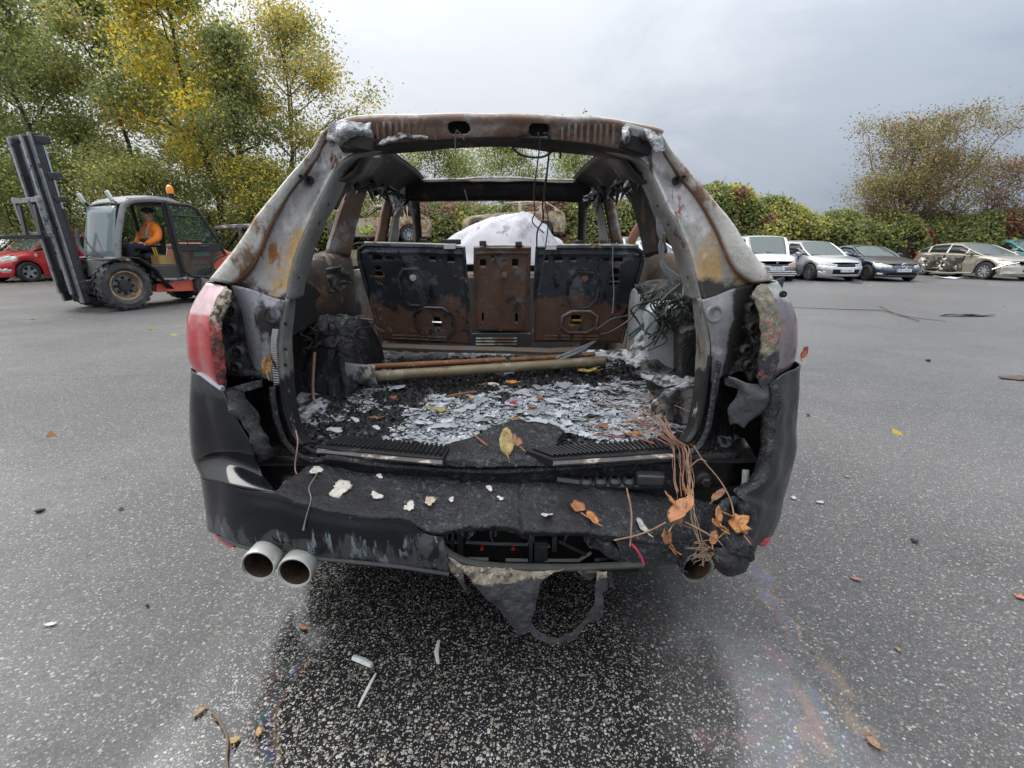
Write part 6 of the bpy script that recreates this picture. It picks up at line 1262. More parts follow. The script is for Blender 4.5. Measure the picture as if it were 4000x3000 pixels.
# larger peeling sheets of ash
Vs, Fs, Cs = [], [], []; ra = np.random.default_rng(19); tries = 0; cnt = 0
while cnt < 330 and tries < 9000:
    tries += 1; c = np.array([ra.uniform(-.60, .64), ra.uniform(1.50, 2.10), 0.0])
    if ashmask(c[None])[0] < .03: continue
    cnt += 1; sz = .010 + .034 * ra.random() ** 1.6; nv = 18; f1, f2, f3 = ra.uniform(0, 6.28, 3); o_ = len(Vs)
    i_, j_ = int(np.clip((c[1] - 1.425) / 1.095 * 169, 0, 169)), int(np.clip((c[0] + .84) / 1.64 * 249, 0, 249)); z0_ = floor_bump[i_, j_, 2] + .007 + ra.random() * .006
    tx_, ty_ = ra.normal(size=2) * .16; col_ = np.array([.41, .44, .475]) * ra.uniform(.5, 1.15)
    Vs.append((c[0], c[1], z0_)); Cs.append(col_)
    for q in (.55, 1.0):
        for k in range(nv):
            a_ = 6.2832 * k / nv; r_ = sz * q * (.75 + .22 * math.sin(2 * a_ + f1) + .16 * math.sin(3 * a_ + f2) + .12 * math.sin(5 * a_ + f3) + ra.uniform(-.13, .13) * q); x_, y_ = r_ * 1.25 * math.cos(a_), r_ * math.sin(a_)
            Vs.append((c[0] + x_, c[1] + y_, z0_ + x_ * tx_ + y_ * ty_ + (.006 * ra.random() - .002) * q)); Cs.append(col_ * ra.uniform(.8, 1.1))
    for k in range(nv): Fs.append((o_, o_ + 1 + k, o_ + 1 + (k + 1) % nv)); Fs.append((o_ + 1 + k, o_ + 1 + nv + k, o_ + 1 + nv + (k + 1) % nv, o_ + 1 + (k + 1) % nv))
ms = newmesh('ash_sheets', Vs, Fs, leafmat('ash_flakes', 0.9, 0.05)); ca_ = ms.attributes.new('col', 'FLOAT_COLOR', 'POINT'); ca_.data.foreach_set('color', np.concatenate([np.clip(np.array(Cs), 0, .75), np.ones((len(Cs), 1))], 1).ravel().astype(np.float32))
as_ = obj('ash_sheets', ms); as_['kind'] = 'stuff'; as_['label'] = 'peeling pale ash sheets over the boot floor of the burnt car'
# ---- seat backs
def seat(corn, Yt, Yb, holes, name, mat, rnd=None, seed=0, label=None):
    TL, TR, BR, BL = (np.array(at(*Z5(*q), Y=Y)) for q, Y in zip(corn, (Yt, Yt, Yb, Yb)))
    f = lambda s, t: (TL * (1 - s) + TR * s) * (1 - t) + (BL * (1 - s) + BR * s) * t
    ss = sorted(set(list(np.linspace(0, 1, 40)) + [v for h in holes for v in (h[0], h[1])])); tt = sorted(set(list(np.linspace(0, 1, 34)) + [v for h in holes for v in (h[2], h[3])]))
    P = []
    for t in tt:
        row = []
        for s in ss:
            s2, t2 = s, t; rx, ry = 0.10, 0.13
            for cx, sx in ((rx, -1), (1 - rx, 1)):
                if rnd == sx and t < ry and (s < rx if sx < 0 else s > 1 - rx):
                    du, dv = (s - cx) / rx, (t - ry) / ry; l = math.hypot(du, dv); m_ = max(abs(du), abs(dv))
                    if l > 1e-6: du, dv = du * m_ / l, dv * m_ / l
                    s2, t2 = cx + du * rx, ry + dv * ry
            p_ = f(s2, t2); b = 0.010 * math.exp(-((t - 0.06) / 0.02) ** 2) + 0.008 * math.exp(-((s - 0.5) / 0.03) ** 2) * (t > .2)
            row.append(p_ - np.array([0, b, 0]))
        P.append(row)
    P = rough(np.array(P), 8, 0.008, seed); nr, nc = P.shape[:2]; Fc = []
    for i in range(nr - 1):
        for j in range(nc - 1):
            sm, tm = (ss[j] + ss[j + 1]) / 2, (tt[i] + tt[i + 1]) / 2
            if any(h[0] < sm < h[1] and h[2] < tm < h[3] for h in holes): continue
            Fc.append((i * nc + j, i * nc + j + 1, (i + 1) * nc + j + 1, (i + 1) * nc + j))
    o = PB(MB().add(P.reshape(-1, 3), Fc), name, mat, solid=0.022, off=1); o['label'] = label
    PB(MB().poly([f(.03, .05) + np.array([0, .05, 0]), f(.97, .05) + np.array([0, .05, 0]), f(.97, .97) + np.array([0, .05, 0]), f(.03, .97) + np.array([0, .05, 0])], (0, .01, 0)), 'seat_inner', blk_m, o, smooth=False)
    bd = [f(0.012, t) for t in np.linspace(0.16, 0.98, 10)] if rnd != -1 else None
    edge = []
    for s, t in ([(0.0, 1), (0.0, .5), (0.0, .14), (0.03, .04), (0.10, 0), (0.5, 0), (1, 0), (1, 1)] if rnd == -1 else [(0, 1), (0, 0), (.5, 0), (.9, 0), (.97, .04), (1, .14), (1, .5), (1, 1)] if rnd == 1 else [(0, 1), (0, 0), (1, 0), (1, 1)]): edge.append(f(s, t) - np.array([0, 0.008, 0]))
    PB(MB().tube(np.array(edge), 0.008, n=6), 'seat_rim', mat, o)
    return o, f
def octo(f, o, s0, s1, t0, t1, mat, ch=0.25):
    cs, ct_ = (s1 - s0) * ch, (t1 - t0) * ch; L = [(s0 + cs, t0), (s1 - cs, t0), (s1, t0 + ct_), (s1, t1 - ct_), (s1 - cs, t1), (s0 + cs, t1), (s0, t1 - ct_), (s0, t0 + ct_)]
    P = [f(s, t) - np.array([0, 0.008, 0]) for s, t in L + L[:1]]; PB(MB().tube(np.array(P), 0.0065, n=6), 'pressed_ridge', mat if mat is not seat_m else layered('pale_ridge', (.085, .095, .11), .35, .4, var=.4, vscale=20, layers=[dict(col=(.03, .03, .032), scale=9, lo=.5, hi=.6)]), o)  # ridges coloured paler than the seat steel so the pressing stands out
hs = [(0.12, 0.22, .09, .15), (0.24, 0.32, .10, .14), (0.34, .39, .105, .13), (.52, .555, .105, .135), (.66, .725, .095, .14), (.75, .78, .105, .13), (.83, .90, .09, .15), (.13, .19, .20, .24), (.125, .20, .255, .32), (.61, .68, .70, .82)]
sl, f1 = seat([(395, 76), (985, 90), (1028, 618), (545, 596)], 2.25, 2.43, hs, 'seat_back', seat_m, -1, 131, 'left seat back of dark scorched steel')
octo(f1, sl, .33, .60, .22, .58, seat_m); octo(f1, sl, .42, .83, .60, .93, seat_m)
sm_, f2 = seat([(1045, 92), (1340, 92), (1325, 548), (1043, 542)], 2.27, 2.42, [(.08, .20, .13, .22), (.68, .80, .13, .22), (.13, .17, .76, .88), (.76, .81, .76, .88), (.5, .58, .14, .17), (.3, .34, .09, .14)], 'seat_back', rseat_m, None, 132, 'narrow middle seat back, rusted brown')
sr, f3 = seat([(1378, 90), (1968, 92), (1832, 606), (1355, 602)], 2.25, 2.43, [(.07, .12, .10, .14), (.17, .25, .09, .14), (.31, .38, .10, .14), (.47, .52, .105, .13), (.58, .62, .105, .13), (.64, .70, .10, .14), (.73, .83, .09, .15), (.72, .80, .20, .27), (.73, .81, .29, .37), (.40, .52, .69, .80)], 'seat_back', seat_m, 1, 133, 'right seat back of scorched steel with rust patches')
octo(f3, sr, .33, .63, .24, .60, seat_m); octo(f3, sr, .30, .68, .64, .88, rust_m)
for f, o, mt in ((f1, sl, seat_m), (f2, sm_, rseat_m), (f3, sr, seat_m)):
    PB(MB().lathe([(0.016, 0), (0.014, -0.006), (0.006, -0.009), (0.001, -0.009)], tuple(f(.48 if o is not sm_ else .55, .30) - np.array([0, .008, 0])), 'y', 12), 'boss', gut_m if o is sl else rust_s, o)
    a, b = f(0.03, 0.0), f(0.97, 0.0); PB(MB().tube(np.array([a + [0.03, -.004, .008], (a + b) / 2 + [0, -.004, .009], b + [-.02, -.004, .008]]), 0.0055, n=5), 'top_edge', gut_m, o)
    for t in (0.92, 0.955): 
        if o is sm_: continue
        for s in (.22, .36, .50, .64): PB(MB().box(f(s, t) - np.array([0, .009, 0]), (0.075, .006, .006)), 'slot_bar', rust_m, o)
for x_, y_, w_ in ((915, 62, .085), (1087, 70, .03), (1280, 74, .028), (1605, 68, .04), (765, 60, .03)):
    PB(MB().box(at(*Z5(x_, y_), Y=2.26), (w_, .03, .022)), 'seat_catch', dark_m, bevel=.004)
for x_, y_ in ((908, 88), (1452, 92)): PB(MB().box(at(*Z5(x_, y_), Y=2.235), (.050, .012, .018)), 'catch_plate', chrome_m)
for (f, o, s, t) in ((f1, sl, .155, .30), (f3, sr, .77, .33)):
    P = [f(s - .05, t - .05), f(s - .05, t + .03), f(s - .02, t + .07), f(s + .02, t + .07), f(s + .05, t + .03), f(s + .05, t - .05)]; PB(MB().tube(np.array(P) - [0, .012, 0], .005, n=6), 'release_loop', seat_m, o)
    PB(MB().tube(np.array([f(s - .05, t - .0), f(s + .05, t - .0)]) - [0, .014, 0], .005, n=6), 'release_bar', seat_m, o)
for (f, o, s, t, mt) in ((f1, sl, .645, .76, chrome_m), (f3, sr, .46, .745, layered('yellow_rust', (.40, .22, .03), .8))): PB(MB().tube(np.array([f(s - .05, t), f(s + .05, t)]) - [0, .004, 0], .006, n=6), 'latch_bar', mt, o)
PB(MB().box(at(*Z5(1180, 595), Y=2.42), (.30, .03, .07)), 'seat_vent', dark_m)
for q in range(3): PB(MB().box(at(*Z5(1160, 582 + q * 16), Y=2.40), (.20, .012, .006)), 'vent_bar', gut_m)
bm_ = [at(*Z5(548, 627), Y=2.40), at(*Z5(900, 640), Y=2.40), at(*Z5(1180, 645), Y=2.40), at(*Z5(1450, 655), Y=2.40), at(*Z5(1590, 648), Y=2.40)]
PB(MB().tube(np.array(bm_), .019, n=6), 'floor_crossbar', layered('tan_steel', (.22, .17, .12), .7, .2, layers=[dict(col=(.16, .17, .17), scale=9, lo=.52, hi=.62), dict(col=(.2, .09, .04), scale=12, lo=.6, hi=.66)]))
# ---- loading sill, trim plates, seals
sill = [[fl(*ZI(x, y), .004) for x, y in r] for r in [[(110, 470), (600, 520), (1100, 560), (1600, 530), (2060, 480)], [(160, 550), (600, 600), (1100, 615), (1600, 600), (2010, 560)]]]
sy = 1.425
blackp_m = layered('black_trim', (.012, .012, .013), .55, var=.3, vscale=20, spec=.3, layers=[dict(col=(.05, .045, .04), scale=14, lo=.58, hi=.66)], bump=[(90, .002, .5)])
for L, nm in (([(235, 548), (330, 495), (870, 545), (835, 605)], 'a'), ([(1365, 608), (1230, 560), (1890, 510), (1940, 570)], 'b')):
    q = [fl(*ZI(x, y), .035) for x, y in L]; mb = MB().poly([p_ for p_ in q], (0, 0, -.025)); tp = PB(mb, 'sill_plate', blackp_m, smooth=False, bevel=.003)
    a, b, c_, d_ = q   # near-left, far-left, far-right, near-right
    if nm == 'b': a, b, c_, d_ = q[0], q[1], q[2], q[3]
    for t in np.linspace(.05, .97, 24 if nm == 'a' else 26):
        p0, p1 = a * (1 - t) + d_ * t, b * (1 - t) + c_ * t; p0 = p0 * .8 + p1 * .2 + np.array([0, 0, .004]); p1 = p1 * .95 + p0 * .05 + np.array([0, 0, .004]); PB(MB().tube(np.array([p0, p1]), .0052, n=5), 'sill_rib', blackp_m, tp)
    PB(MB().tube(np.array([a + [0, -.004, -.012], (a + d_) / 2 + [0, -.005, -.013], d_ + [0, -.004, -.012]]), .008, n=6), 'sill_lip', layered('scuffed_lip', (.12, .115, .11), .45, .3, layers=[dict(col=(.55, .47, .40), scale=18, st=(.5, 1, 1), lo=.54, hi=.60), dict(col=(.40, .22, .14), scale=5, lo=.60, hi=.68)]), tp)
blob([[fl(*ZI(x, y), .02) for x, y in r] for r in [[(1050, 470), (1150, 425), (1260, 430), (1420, 470)], [(870, 540), (1050, 530), (1250, 530), (1380, 540)], [(830, 600), (1050, 590), (1250, 590), (1380, 600)]]] + [[at(*ZI(x, y), Y=1.40) for x, y in [(830, 640), (1050, 645), (1250, 645), (1380, 635)]]], 'melted_seal', melt_m, .022, 24, 140, 26, 40)
seal = [(603, 850), (612, 960), (640, 1090), (690, 1210), (770, 1290), (880, 1330)]
S1 = [at(*ZL(x, y), Y=1.435) for x, y in seal] + [at(*ZI(x, y), Y=1.415) for x, y in [(300, 600), (500, 630), (830, 655), (1100, 665), (1400, 650), (1700, 625), (1950, 600)]] + [at(*ZR_(x, y), Y=1.435) for x, y in [(690, 1250), (760, 1150), (795, 1000), (815, 850), (840, 690)]]
PB(MB().tube(np.array(S1), .009, n=8, smooth_n=70), 'door_seal', melt_m)
S2 = np.array(S1) + [0, .025, .014]; S2[:, 0] *= .975; PB(MB().tube(S2, .007, n=8, smooth_n=70), 'inner_seal', blackp_m)
# corrugated steel core of the seal, bare on both sides
for zf, L in ((ZL, [(632, 465), (620, 560), (625, 680), (640, 830)]), (ZR_, [(838, 680), (815, 830), (795, 960), (770, 1090)])):
    P = cr_interp(np.array(pts(zf, [(x, y, 1.462) for x, y in L])), 30); st_ = PB(MB().tube(P, .006, n=6), 'seal_core', dkrust_m)
    for i in range(1, 30): PB(MB().box(P[i] + [0, -.006, 0], (.017, .004, .0045), (0, 0.1, 0)), 'core_rib', chrome_m, st_)
# rear panel below the sill
G = np.array([[(x + XC, 1.425 + .03 * (abs(x) / .75) ** 4 + dy, z) for x in np.linspace(-.78, .78, 40)] for z, dy in ((.655, -.01), (.63, 0), (.57, .01), (.50, .02), (.40, .03))])
gridpart(rough(G, 8, .012, 150), 'rear_panel', soot_m)
cs = layered('clip_plastic', (.03, .031, .033), .4)
for q in range(6):
    p0 = at(*Z8(870 + q * 82, 262 + abs(q - 2) * 2), Y=1.395); PB(MB().lathe([(.020, -.012), (.022, 0), (.016, .010), (.010, .012)], tuple(p0), 'z', 14), 'clip_cup', cs)
PB(MB().tube(np.array(pts(Z8, [(700, 255, 1.40), (850, 275, 1.40), (1050, 290, 1.395), (1290, 285, 1.39)])), .012, n=6), 'clip_rail', cs)
PB(MB().box(at(*Z8(1235, 248), Y=1.385), (.085, .04, .035), (0, .05, 0)), 'clip_housing', cs, bevel=.006)
for zf, x_, y_ in ((ZL, 712, 1475), (ZR_, 745, 1455)):
    c = at(*zf(x_, y_), Y=1.42); b_ = PB(MB().lathe([(.026, .03), (.026, 0), (.019, -.004), (.001, -.004)], tuple(c), 'y', 18), 'bolt_washer', soot_m if zf is ZL else dkrust_m); PB(MB().lathe([(.017, 0), (.017, -.016), (.012, -.020), (.001, -.020)], tuple(c + [0, -.004, 0]), 'y', 6), 'bolt_head', layered('zinc_bolt', (.30, .29, .25), .45, .6) if zf is ZL else dkrust_m, b_)
# ---- rear corner panels, cavities and lamps
pan = [pts(ZL, [(338, 185, 1.47), (480, 218, 1.475), (600, 264, 1.48), (690, 285, 1.485)]), pts(ZL, [(352, 330, 1.50), (460, 350, 1.465), (570, 370, 1.46), (655, 420, 1.475)]), pts(ZL, [(395, 500, 1.51), (470, 520, 1.47), (560, 530, 1.462), (628, 545, 1.475)]), pts(ZL, [(430, 640, 1.51), (500, 660, 1.475), (565, 690, 1.465), (628, 700, 1.475)]), pts(ZL, [(470, 800, 1.51), (520, 790, 1.48), (580, 800, 1.47), (636, 830, 1.475)])]
Gp = patch(np.array(pan), 30, 24)
for side in (0, 1):
    f = (lambda G: mir(G)) if side else (lambda G: np.asarray(G))
    cp_ = gridpart(f(rough(Gp, 10, .008, 160)), 'corner_panel', lilac_m if not side else layered('bleached_panel_dark', (.20, .20, .215), .55, .15, var=.25, vscale=8, layers=[dict(col=(.40, .40, .43), scale=6, lo=.52, hi=.62), dict(col=(.018, .018, .018), scale=4.5, lo=.44, hi=.54, rough=.8, metal=0, w=('X', .66, .74, .5)), dict(col=(.38, .33, .18), scale=16, lo=.63, hi=.67)]))
    c = at(*ZL(594, 380), Y=1.455); c = f(c[None])[0]
    PB(MB().lathe([(.026, .006), (.024, -.003), (.018, -.003), (.016, .006), (.007, .006), (.006, .016)], tuple(c), 'y', 22), 'mount_boss', cp_.data.materials[0], cp_)
    # side cavity box, black inside
    bk = np.array([[(-.95, 1.66, 1.18), (-.80, 1.60, 1.18), (-.66, 1.53, 1.18)], [(-.95, 1.66, .75), (-.80, 1.60, .75), (-.66, 1.52, .75)], [(-.94, 1.62, .34), (-.80, 1.56, .34), (-.62, 1.50, .36)]]) + [XC, 0, 0]
    gridpart(f(rough(patch(bk, 20, 16), 9, .03, 161)), 'corner_cavity', soot_m)
    lp = [pts(ZL, [(290, 260, 1.44), (350, 250, 1.46), (380, 340, 1.49)]), pts(ZL, [(275, 420, 1.43), (350, 430, 1.45), (420, 440, 1.50)]), pts(ZL, [(280, 600, 1.43), (360, 610, 1.45), (440, 640, 1.50)]), pts(ZL, [(300, 790, 1.43), (400, 800, 1.44), (520, 780, 1.48)])]
    gridpart(f(rough(patch(np.array(lp), 34, 20), 20, .06, 162 + side)), 'lamp_socket', soot_m)
    for q, (x_, y_) in enumerate(((340, 345), (385, 620), (370, 720), (335, 470))): PB(MB().lathe([(.016, .02), (.018, 0), (.011, -.006), (.007, .01), (.001, .01)], tuple(f(at(*ZL(x_, y_), Y=1.425)[None])[0]), 'y', 12), 'bulb_holder', soot_m)
    br = [pts(ZL, [(290, 865, 1.40), (420, 830, 1.42), (545, 800, 1.45)]), pts(ZL, [(305, 905, 1.395), (420, 880, 1.41), (540, 850, 1.44)])]
    gridpart(f(rough(patch(np.array(br), 6, 16), 12, .01, 164)), 'bumper_bracket', melt_m)
# tail lamps
lamp = [pts(ZL, [(185, 168, 1.50), (235, 183, 1.455), (290, 200, 1.425), (338, 228, 1.415)]), pts(ZL, [(110, 285, 1.50), (165, 290, 1.43), (235, 300, 1.395), (322, 290, 1.39)]), pts(ZL, [(62, 400, 1.49), (130, 400, 1.415), (195, 415, 1.375), (282, 405, 1.375)]), pts(ZL, [(54, 520, 1.485), (130, 520, 1.405), (200, 530, 1.365), (278, 525, 1.365)]), pts(ZL, [(63, 640, 1.485), (140, 650, 1.405), (215, 660, 1.362), (290, 650, 1.365)]), pts(ZL, [(84, 695, 1.49), (165, 745, 1.41), (236, 770, 1.368), (308, 770, 1.375)]), pts(ZL, [(93, 708, 1.495), (172, 780, 1.42), (262, 850, 1.378), (300, 842, 1.385)])]
lamp = np.array(lamp); ext = lamp[:, :1] + np.array([-.035, .22, 0]); Gl = patch(np.concatenate([ext, lamp], 1), 44, 50)
kq = lambda q: int(round(q * 49 / 4))
lens_m = layered('red_lens', (.34, .008, .014), .08, var=.25, vscale=5, coat=.6, layers=[dict(col=(.55, .36, .38), scale=1.2, lo=.46, hi=.56, z=(1.05, 1.15), zamt=.6, rough=.12), dict(col=(.62, .02, .02), scale=5, st=(.6, .6, 1.6), lo=.55, hi=.70)])  # pinkish upper part: white reflection put into the lens colour
crust_m = layered('bubbled_lens', (.30, .055, .05), .8, var=.4, vscale=60, layers=[dict(col=(.36, .32, .24), scale=16, lo=.52, hi=.62, z=(1.02, 1.10), zamt=.3), dict(col=(.05, .03, .03), scale=45, lo=.48, hi=.58)], bump=[(160, .010, 1.0)])
tl = gridpart(Gl[:, :kq(3.08) + 1], 'tail_lamp', lens_m, solid=.004); tl['label'] = 'red left tail lamp with its inner edge bubbled by heat'
gridpart(rough(Gl[:, kq(3.08):], 70, .012, 170), 'bubbled_edge', crust_m, tl, solid=.01)
PB(MB().tube(np.array(pts(ZL, [(95, 715, 1.485), (150, 765, 1.43), (215, 815, 1.385), (282, 862, 1.365)])), .0085, n=6), 'lamp_trim', layered('grey_trim', (.30, .32, .36), .35, var=.1))
Gr = mir(Gl); smoke_m = layered('smoked_lens', (.13, .10, .105), .28, var=.3, vscale=7, coat=.6, layers=[dict(col=(.30, .10, .13), scale=3.5, lo=.52, hi=.66), dict(col=(.30, .31, .29), scale=4, lo=.52, hi=.62, z=(1.08, 1.16), zamt=.4, rough=.5)])
cream_m = layered('cream_crust', (.27, .245, .175), .85, var=.6, vscale=50, layers=[dict(col=(.05, .05, .055), scale=22, lo=.50, hi=.60, z=(1.08, .94), zamt=.3), dict(col=(.16, .16, .15), scale=30, lo=.54, hi=.62), dict(col=(.50, .16, .15), scale=10, lo=.58, hi=.64)], bump=[(150, .014, 1.0)])
j0 = 49 - kq(2.55); tr_ = gridpart(Gr[:, j0:], 'tail_lamp', smoke_m); tr_['label'] = 'smoke stained right tail lamp, its inner half burnt to a cream crust'
gridpart(rough(Gr[:, :j0 + 1], 60, .014, 171, w=1), 'burnt_crust', cream_m, tr_, solid=.012)
PB(MB().lathe([(.010, .006), (.009, -.003), (.001, -.003)], tuple(at(*ZR_(1262, 248), Y=1.42)), 'y', 10), 'screw_hole', blk_m, tr_)
# ---- bumper
up = [pts(ZL, [(88, 715, 1.50), (180, 790, 1.41), (282, 865, 1.37)]), pts(ZL, [(78, 900, 1.475), (190, 930, 1.39), (322, 960, 1.35)]), pts(ZL, [(75, 1100, 1.465), (230, 1120, 1.375), (408, 1115, 1.335)]), pts(ZL, [(84, 1255, 1.46), (265, 1250, 1.365), (478, 1240, 1.325)]), pts(ZL, [(100, 1318, 1.465), (285, 1312, 1.390), (528, 1395, 1.335)]), pts(ZL, [(140, 1395, 1.445), (300, 1478, 1.305), (640, 1545, 1.255)])]
up = np.array(up); up = np.concatenate([up[:, :1] + [-.02, .28, 0], up], 1); Gu = patch(up, 60, 50)
gridpart(rough(Gu, 5, .004, 180), 'bumper_corner', paint_m, solid=.004, ang=60)
edge = Gu[:, -1]; eb = rough(np.stack([edge[2:44] + [0, .0, 0], edge[2:44] + [.018, .012, .0], edge[2:44] + [.034, .035, -.004]], 1), 26, .03, 181); gridpart(eb, 'bubbled_seam', melt_m)
blob([pts(ZL, [(385, 935, 1.40), (430, 930, 1.395), (465, 985, 1.40)]), pts(ZL, [(390, 1000, 1.385), (450, 1020, 1.37), (510, 1040, 1.38)]), pts(ZL, [(430, 1090, 1.385), (490, 1090, 1.38), (540, 1110, 1.40)]), pts(ZL, [(470, 1150, 1.40), (510, 1160, 1.40), (550, 1200, 1.41)])], 'melted_lump', melt_m, .03, 22, 182)
T_ = [(789, 1850, 1.445), (864, 1884, 1.335), (959, 1912, 1.285), (1088, 1930, 1.258), (1197, 1969, 1.246), (1391, 2009, 1.238), (1570, 2022, 1.232), (1660, 2082, 1.232), (1734, 2098, 1.235)]
Bt = [(822, 2048, 1.425), (866, 2090, 1.33), (950, 2125, 1.29), (1048, 2143, 1.268), (1222, 2168, 1.255), (1400, 2186, 1.248), (1560, 2203, 1.245), (1660, 2218, 1.247), (1754, 2232, 1.25)]
lw_ = []
for t, bul in ((0, 0), (.12, .006), (.45, .020), (.8, .016), (1, .0)):
    row = [at(p_[0] * (1 - t) + q[0] * t, p_[1] * (1 - t) + q[1] * t, Y=p_[2] * (1 - t) + q[2] * t - bul) for p_, q in zip(T_, Bt)]
    lw_.append([row[0] + np.array([-.02, .28, 0])] + row)
last = [np.array(p_) + [0, .035, -.008] for p_ in lw_[-1]]; lw_.append(last); lw_.append([np.array(p_) + [0, .10, .0] for p_ in last])
Gb = patch(np.array(lw_), 50, 90); gridpart(rough(Gb, 4, .004, 183), 'bumper_skin', paint_m, solid=.004, ang=60)
PB(MB().tube(np.array([at(x, y + 8, Y=Y + .006) for x, y, Y in Bt[1:]]), .008, n=6, smooth_n=30), 'bumper_lip', layered('lip_grey', (.06, .06, .062), .5, layers=[dict(col=(.16, .14, .12), scale=14, lo=.58, hi=.66)]))
c = at(*Z7(805, 598), Y=1.243); PB(MB().tube(np.array([c + [.0285 * math.cos(t), .004 * math.cos(t) * -1, .024 * math.sin(t)] for t in np.linspace(0, 2 * math.pi, 22)]), .0016, n=5), 'towing_cap', paint_m)
for zf, L in ((Z7, [(268, 552, 1.425), (330, 600, 1.385), (400, 645, 1.34), (440, 668, 1.32)]), (Z8, [(1915, 580, 1.36), (1885, 610, 1.35), (1850, 618, 1.34)])):
    PB(MB().tube(np.array(pts(zf, L)), [.005, .013, .013, .006] if zf is Z7 else [.01, .016, .008], n=8, smooth_n=14), 'reflector', red_lamp_m)
F_ = [(1070, 1926, 1.262), (1197, 1969, 1.246), (1391, 2009, 1.238), (1570, 2020, 1.232), (1690, 2070, 1.232), (1800, 2054, 1.235), (1937, 2049, 1.235), (2073, 2068, 1.235), (2276, 2073, 1.235), (2480, 2100, 1.242), (2600, 2125, 1.25), (2740, 2165, 1.27)]
K_ = [(1150, 1868, 1.34), (1235, 1820, 1.40), (1400, 1845, 1.41), (1627, 1864, 1.41), (1720, 1872, 1.41), (1830, 1880, 1.41), (1990, 1890, 1.41), (2175, 1884, 1.41), (2378, 1899, 1.41), (2581, 1944, 1.40), (2717, 1952, 1.39), (2850, 1990, 1.375)]
sh = []
for t, hump in ((1.06, -.012), (1, 0), (.8, .010), (.5, .006), (.2, .004), (0, 0)):
    sh.append([at(k_[0] * t + f_[0] * (1 - t), k_[1] * t + f_[1] * (1 - t), Y=k_[2] * t + f_[2] * (1 - t)) + np.array([0, 0, hump]) for f_, k_ in zip(F_, K_)])
sh.append([np.array(p_) + [0, .003, -.012] for p_ in sh[-1]]); sh.append([np.array(p_) + [0, .022, -.020] for p_ in sh[-1]])
Gs_ = patch(np.array(sh), 80, 380); 
wv = fbm(Gs_, 14, 190, 4)[..., None] * np.array([0, 0, .010]) + fbm(Gs_, 60, 191, 4)[..., None] * np.array([0, .004, .009]) + np.where(np.abs(Gs_[..., 0:1] - (-.13)) < .012, -.004, 0) * np.array([0, 0, 1]) + np.where(np.abs(Gs_[..., 0:1] - .045) < .006, -.006, 0) * np.array([0, 0, 1])
shelf = gridpart(Gs_ + wv, 'melted_bumper_top', melt_m, solid=.006, ang=60)
# towing-eye bay: black ribbed carrier behind the torn cover
PB(MB().box(at(*Z6(1000, 350), Y=1.40), (.72, .02, .20)), 'bay_back', blk_m)
bar_m = layered('bay_plastic', (.020, .021, .022), .35, bump=[(70, .002, .4)])
for L in ([(90, 322), (240, 330)], [(330, 330), (620, 345), (1005, 355)], [(270, 275), (450, 215)], [(880, 240), (1060, 310)], [(350, 505), (575, 512)], [(760, 520), (1000, 525)], [(1110, 370), (1240, 372)], [(1180, 525), (1560, 525)], [(1560, 520), (1690, 440)], [(1330, 320), (1620, 460)], [(1720, 520), (1930, 500)]):
    PB(MB().tube(np.array(pts(Z6, [(x, y, 1.315) for x, y in L])), .0065, n=4), 'bay_bar', bar_m)
for x_, y0, y1, w_ in ((275, 190, 480, .018), (1040, 210, 560, .016), (1130, 300, 570, .045), (1285, 200, 400, .014), (190, 250, 420, .012)):
    p0, p1 = at(*Z6(x_, y0), Y=1.325), at(*Z6(x_, y1), Y=1.325); PB(MB().box((p0 + p1) / 2, (w_, .03, abs(p0[2] - p1[2]))), 'bay_post', bar_m)
for x_ in (505, 842): PB(MB().box(at(*Z6(x_, 388), Y=1.318), (.012, .01, .011), tap=(.6, 1)), 'red_clip', red_lamp_m)
PB(MB().tube(np.array(pts(Z6, [(85, 390, 1.25), (190, 470, 1.25), (340, 535, 1.25), (600, 578, 1.25), (900, 592, 1.252), (1450, 598, 1.255), (1900, 580, 1.258), (2250, 558, 1.262)])), .011, n=8, smooth_n=40), 'lower_lip', layered('lip_olive', (.055, .055, .05), .45))
und = [pts(Z6, [(90, 400, 1.25), (600, 585, 1.25), (1200, 600, 1.252), (1800, 590, 1.256), (2300, 560, 1.262)]), pts(Z6, [(140, 430, 1.30), (600, 560, 1.31), (1200, 570, 1.31), (1800, 565, 1.31), (2300, 545, 1.31)]), pts(Z6, [(140, 400, 1.42), (600, 500, 1.42), (1200, 500, 1.42), (1800, 500, 1.42), (2300, 490, 1.42)])]
gridpart(rough(patch(np.array(und), 10, 40), 10, .01, 195), 'under_tray', soot_m)
blob([pts(Z6, [(1650, 250, 1.28), (1700, 330, 1.27), (1660, 390, 1.27)]), pts(Z6, [(1800, 310, 1.26), (1800, 360, 1.25), (1780, 400, 1.26)]), pts(Z6, [(1900, 330, 1.26), (1920, 400, 1.25), (1900, 480, 1.26)]), pts(Z6, [(1990, 440, 1.27), (1990, 470, 1.26), (1960, 520, 1.27)])], 'melted_web', melt_m, .03, 24, 196)
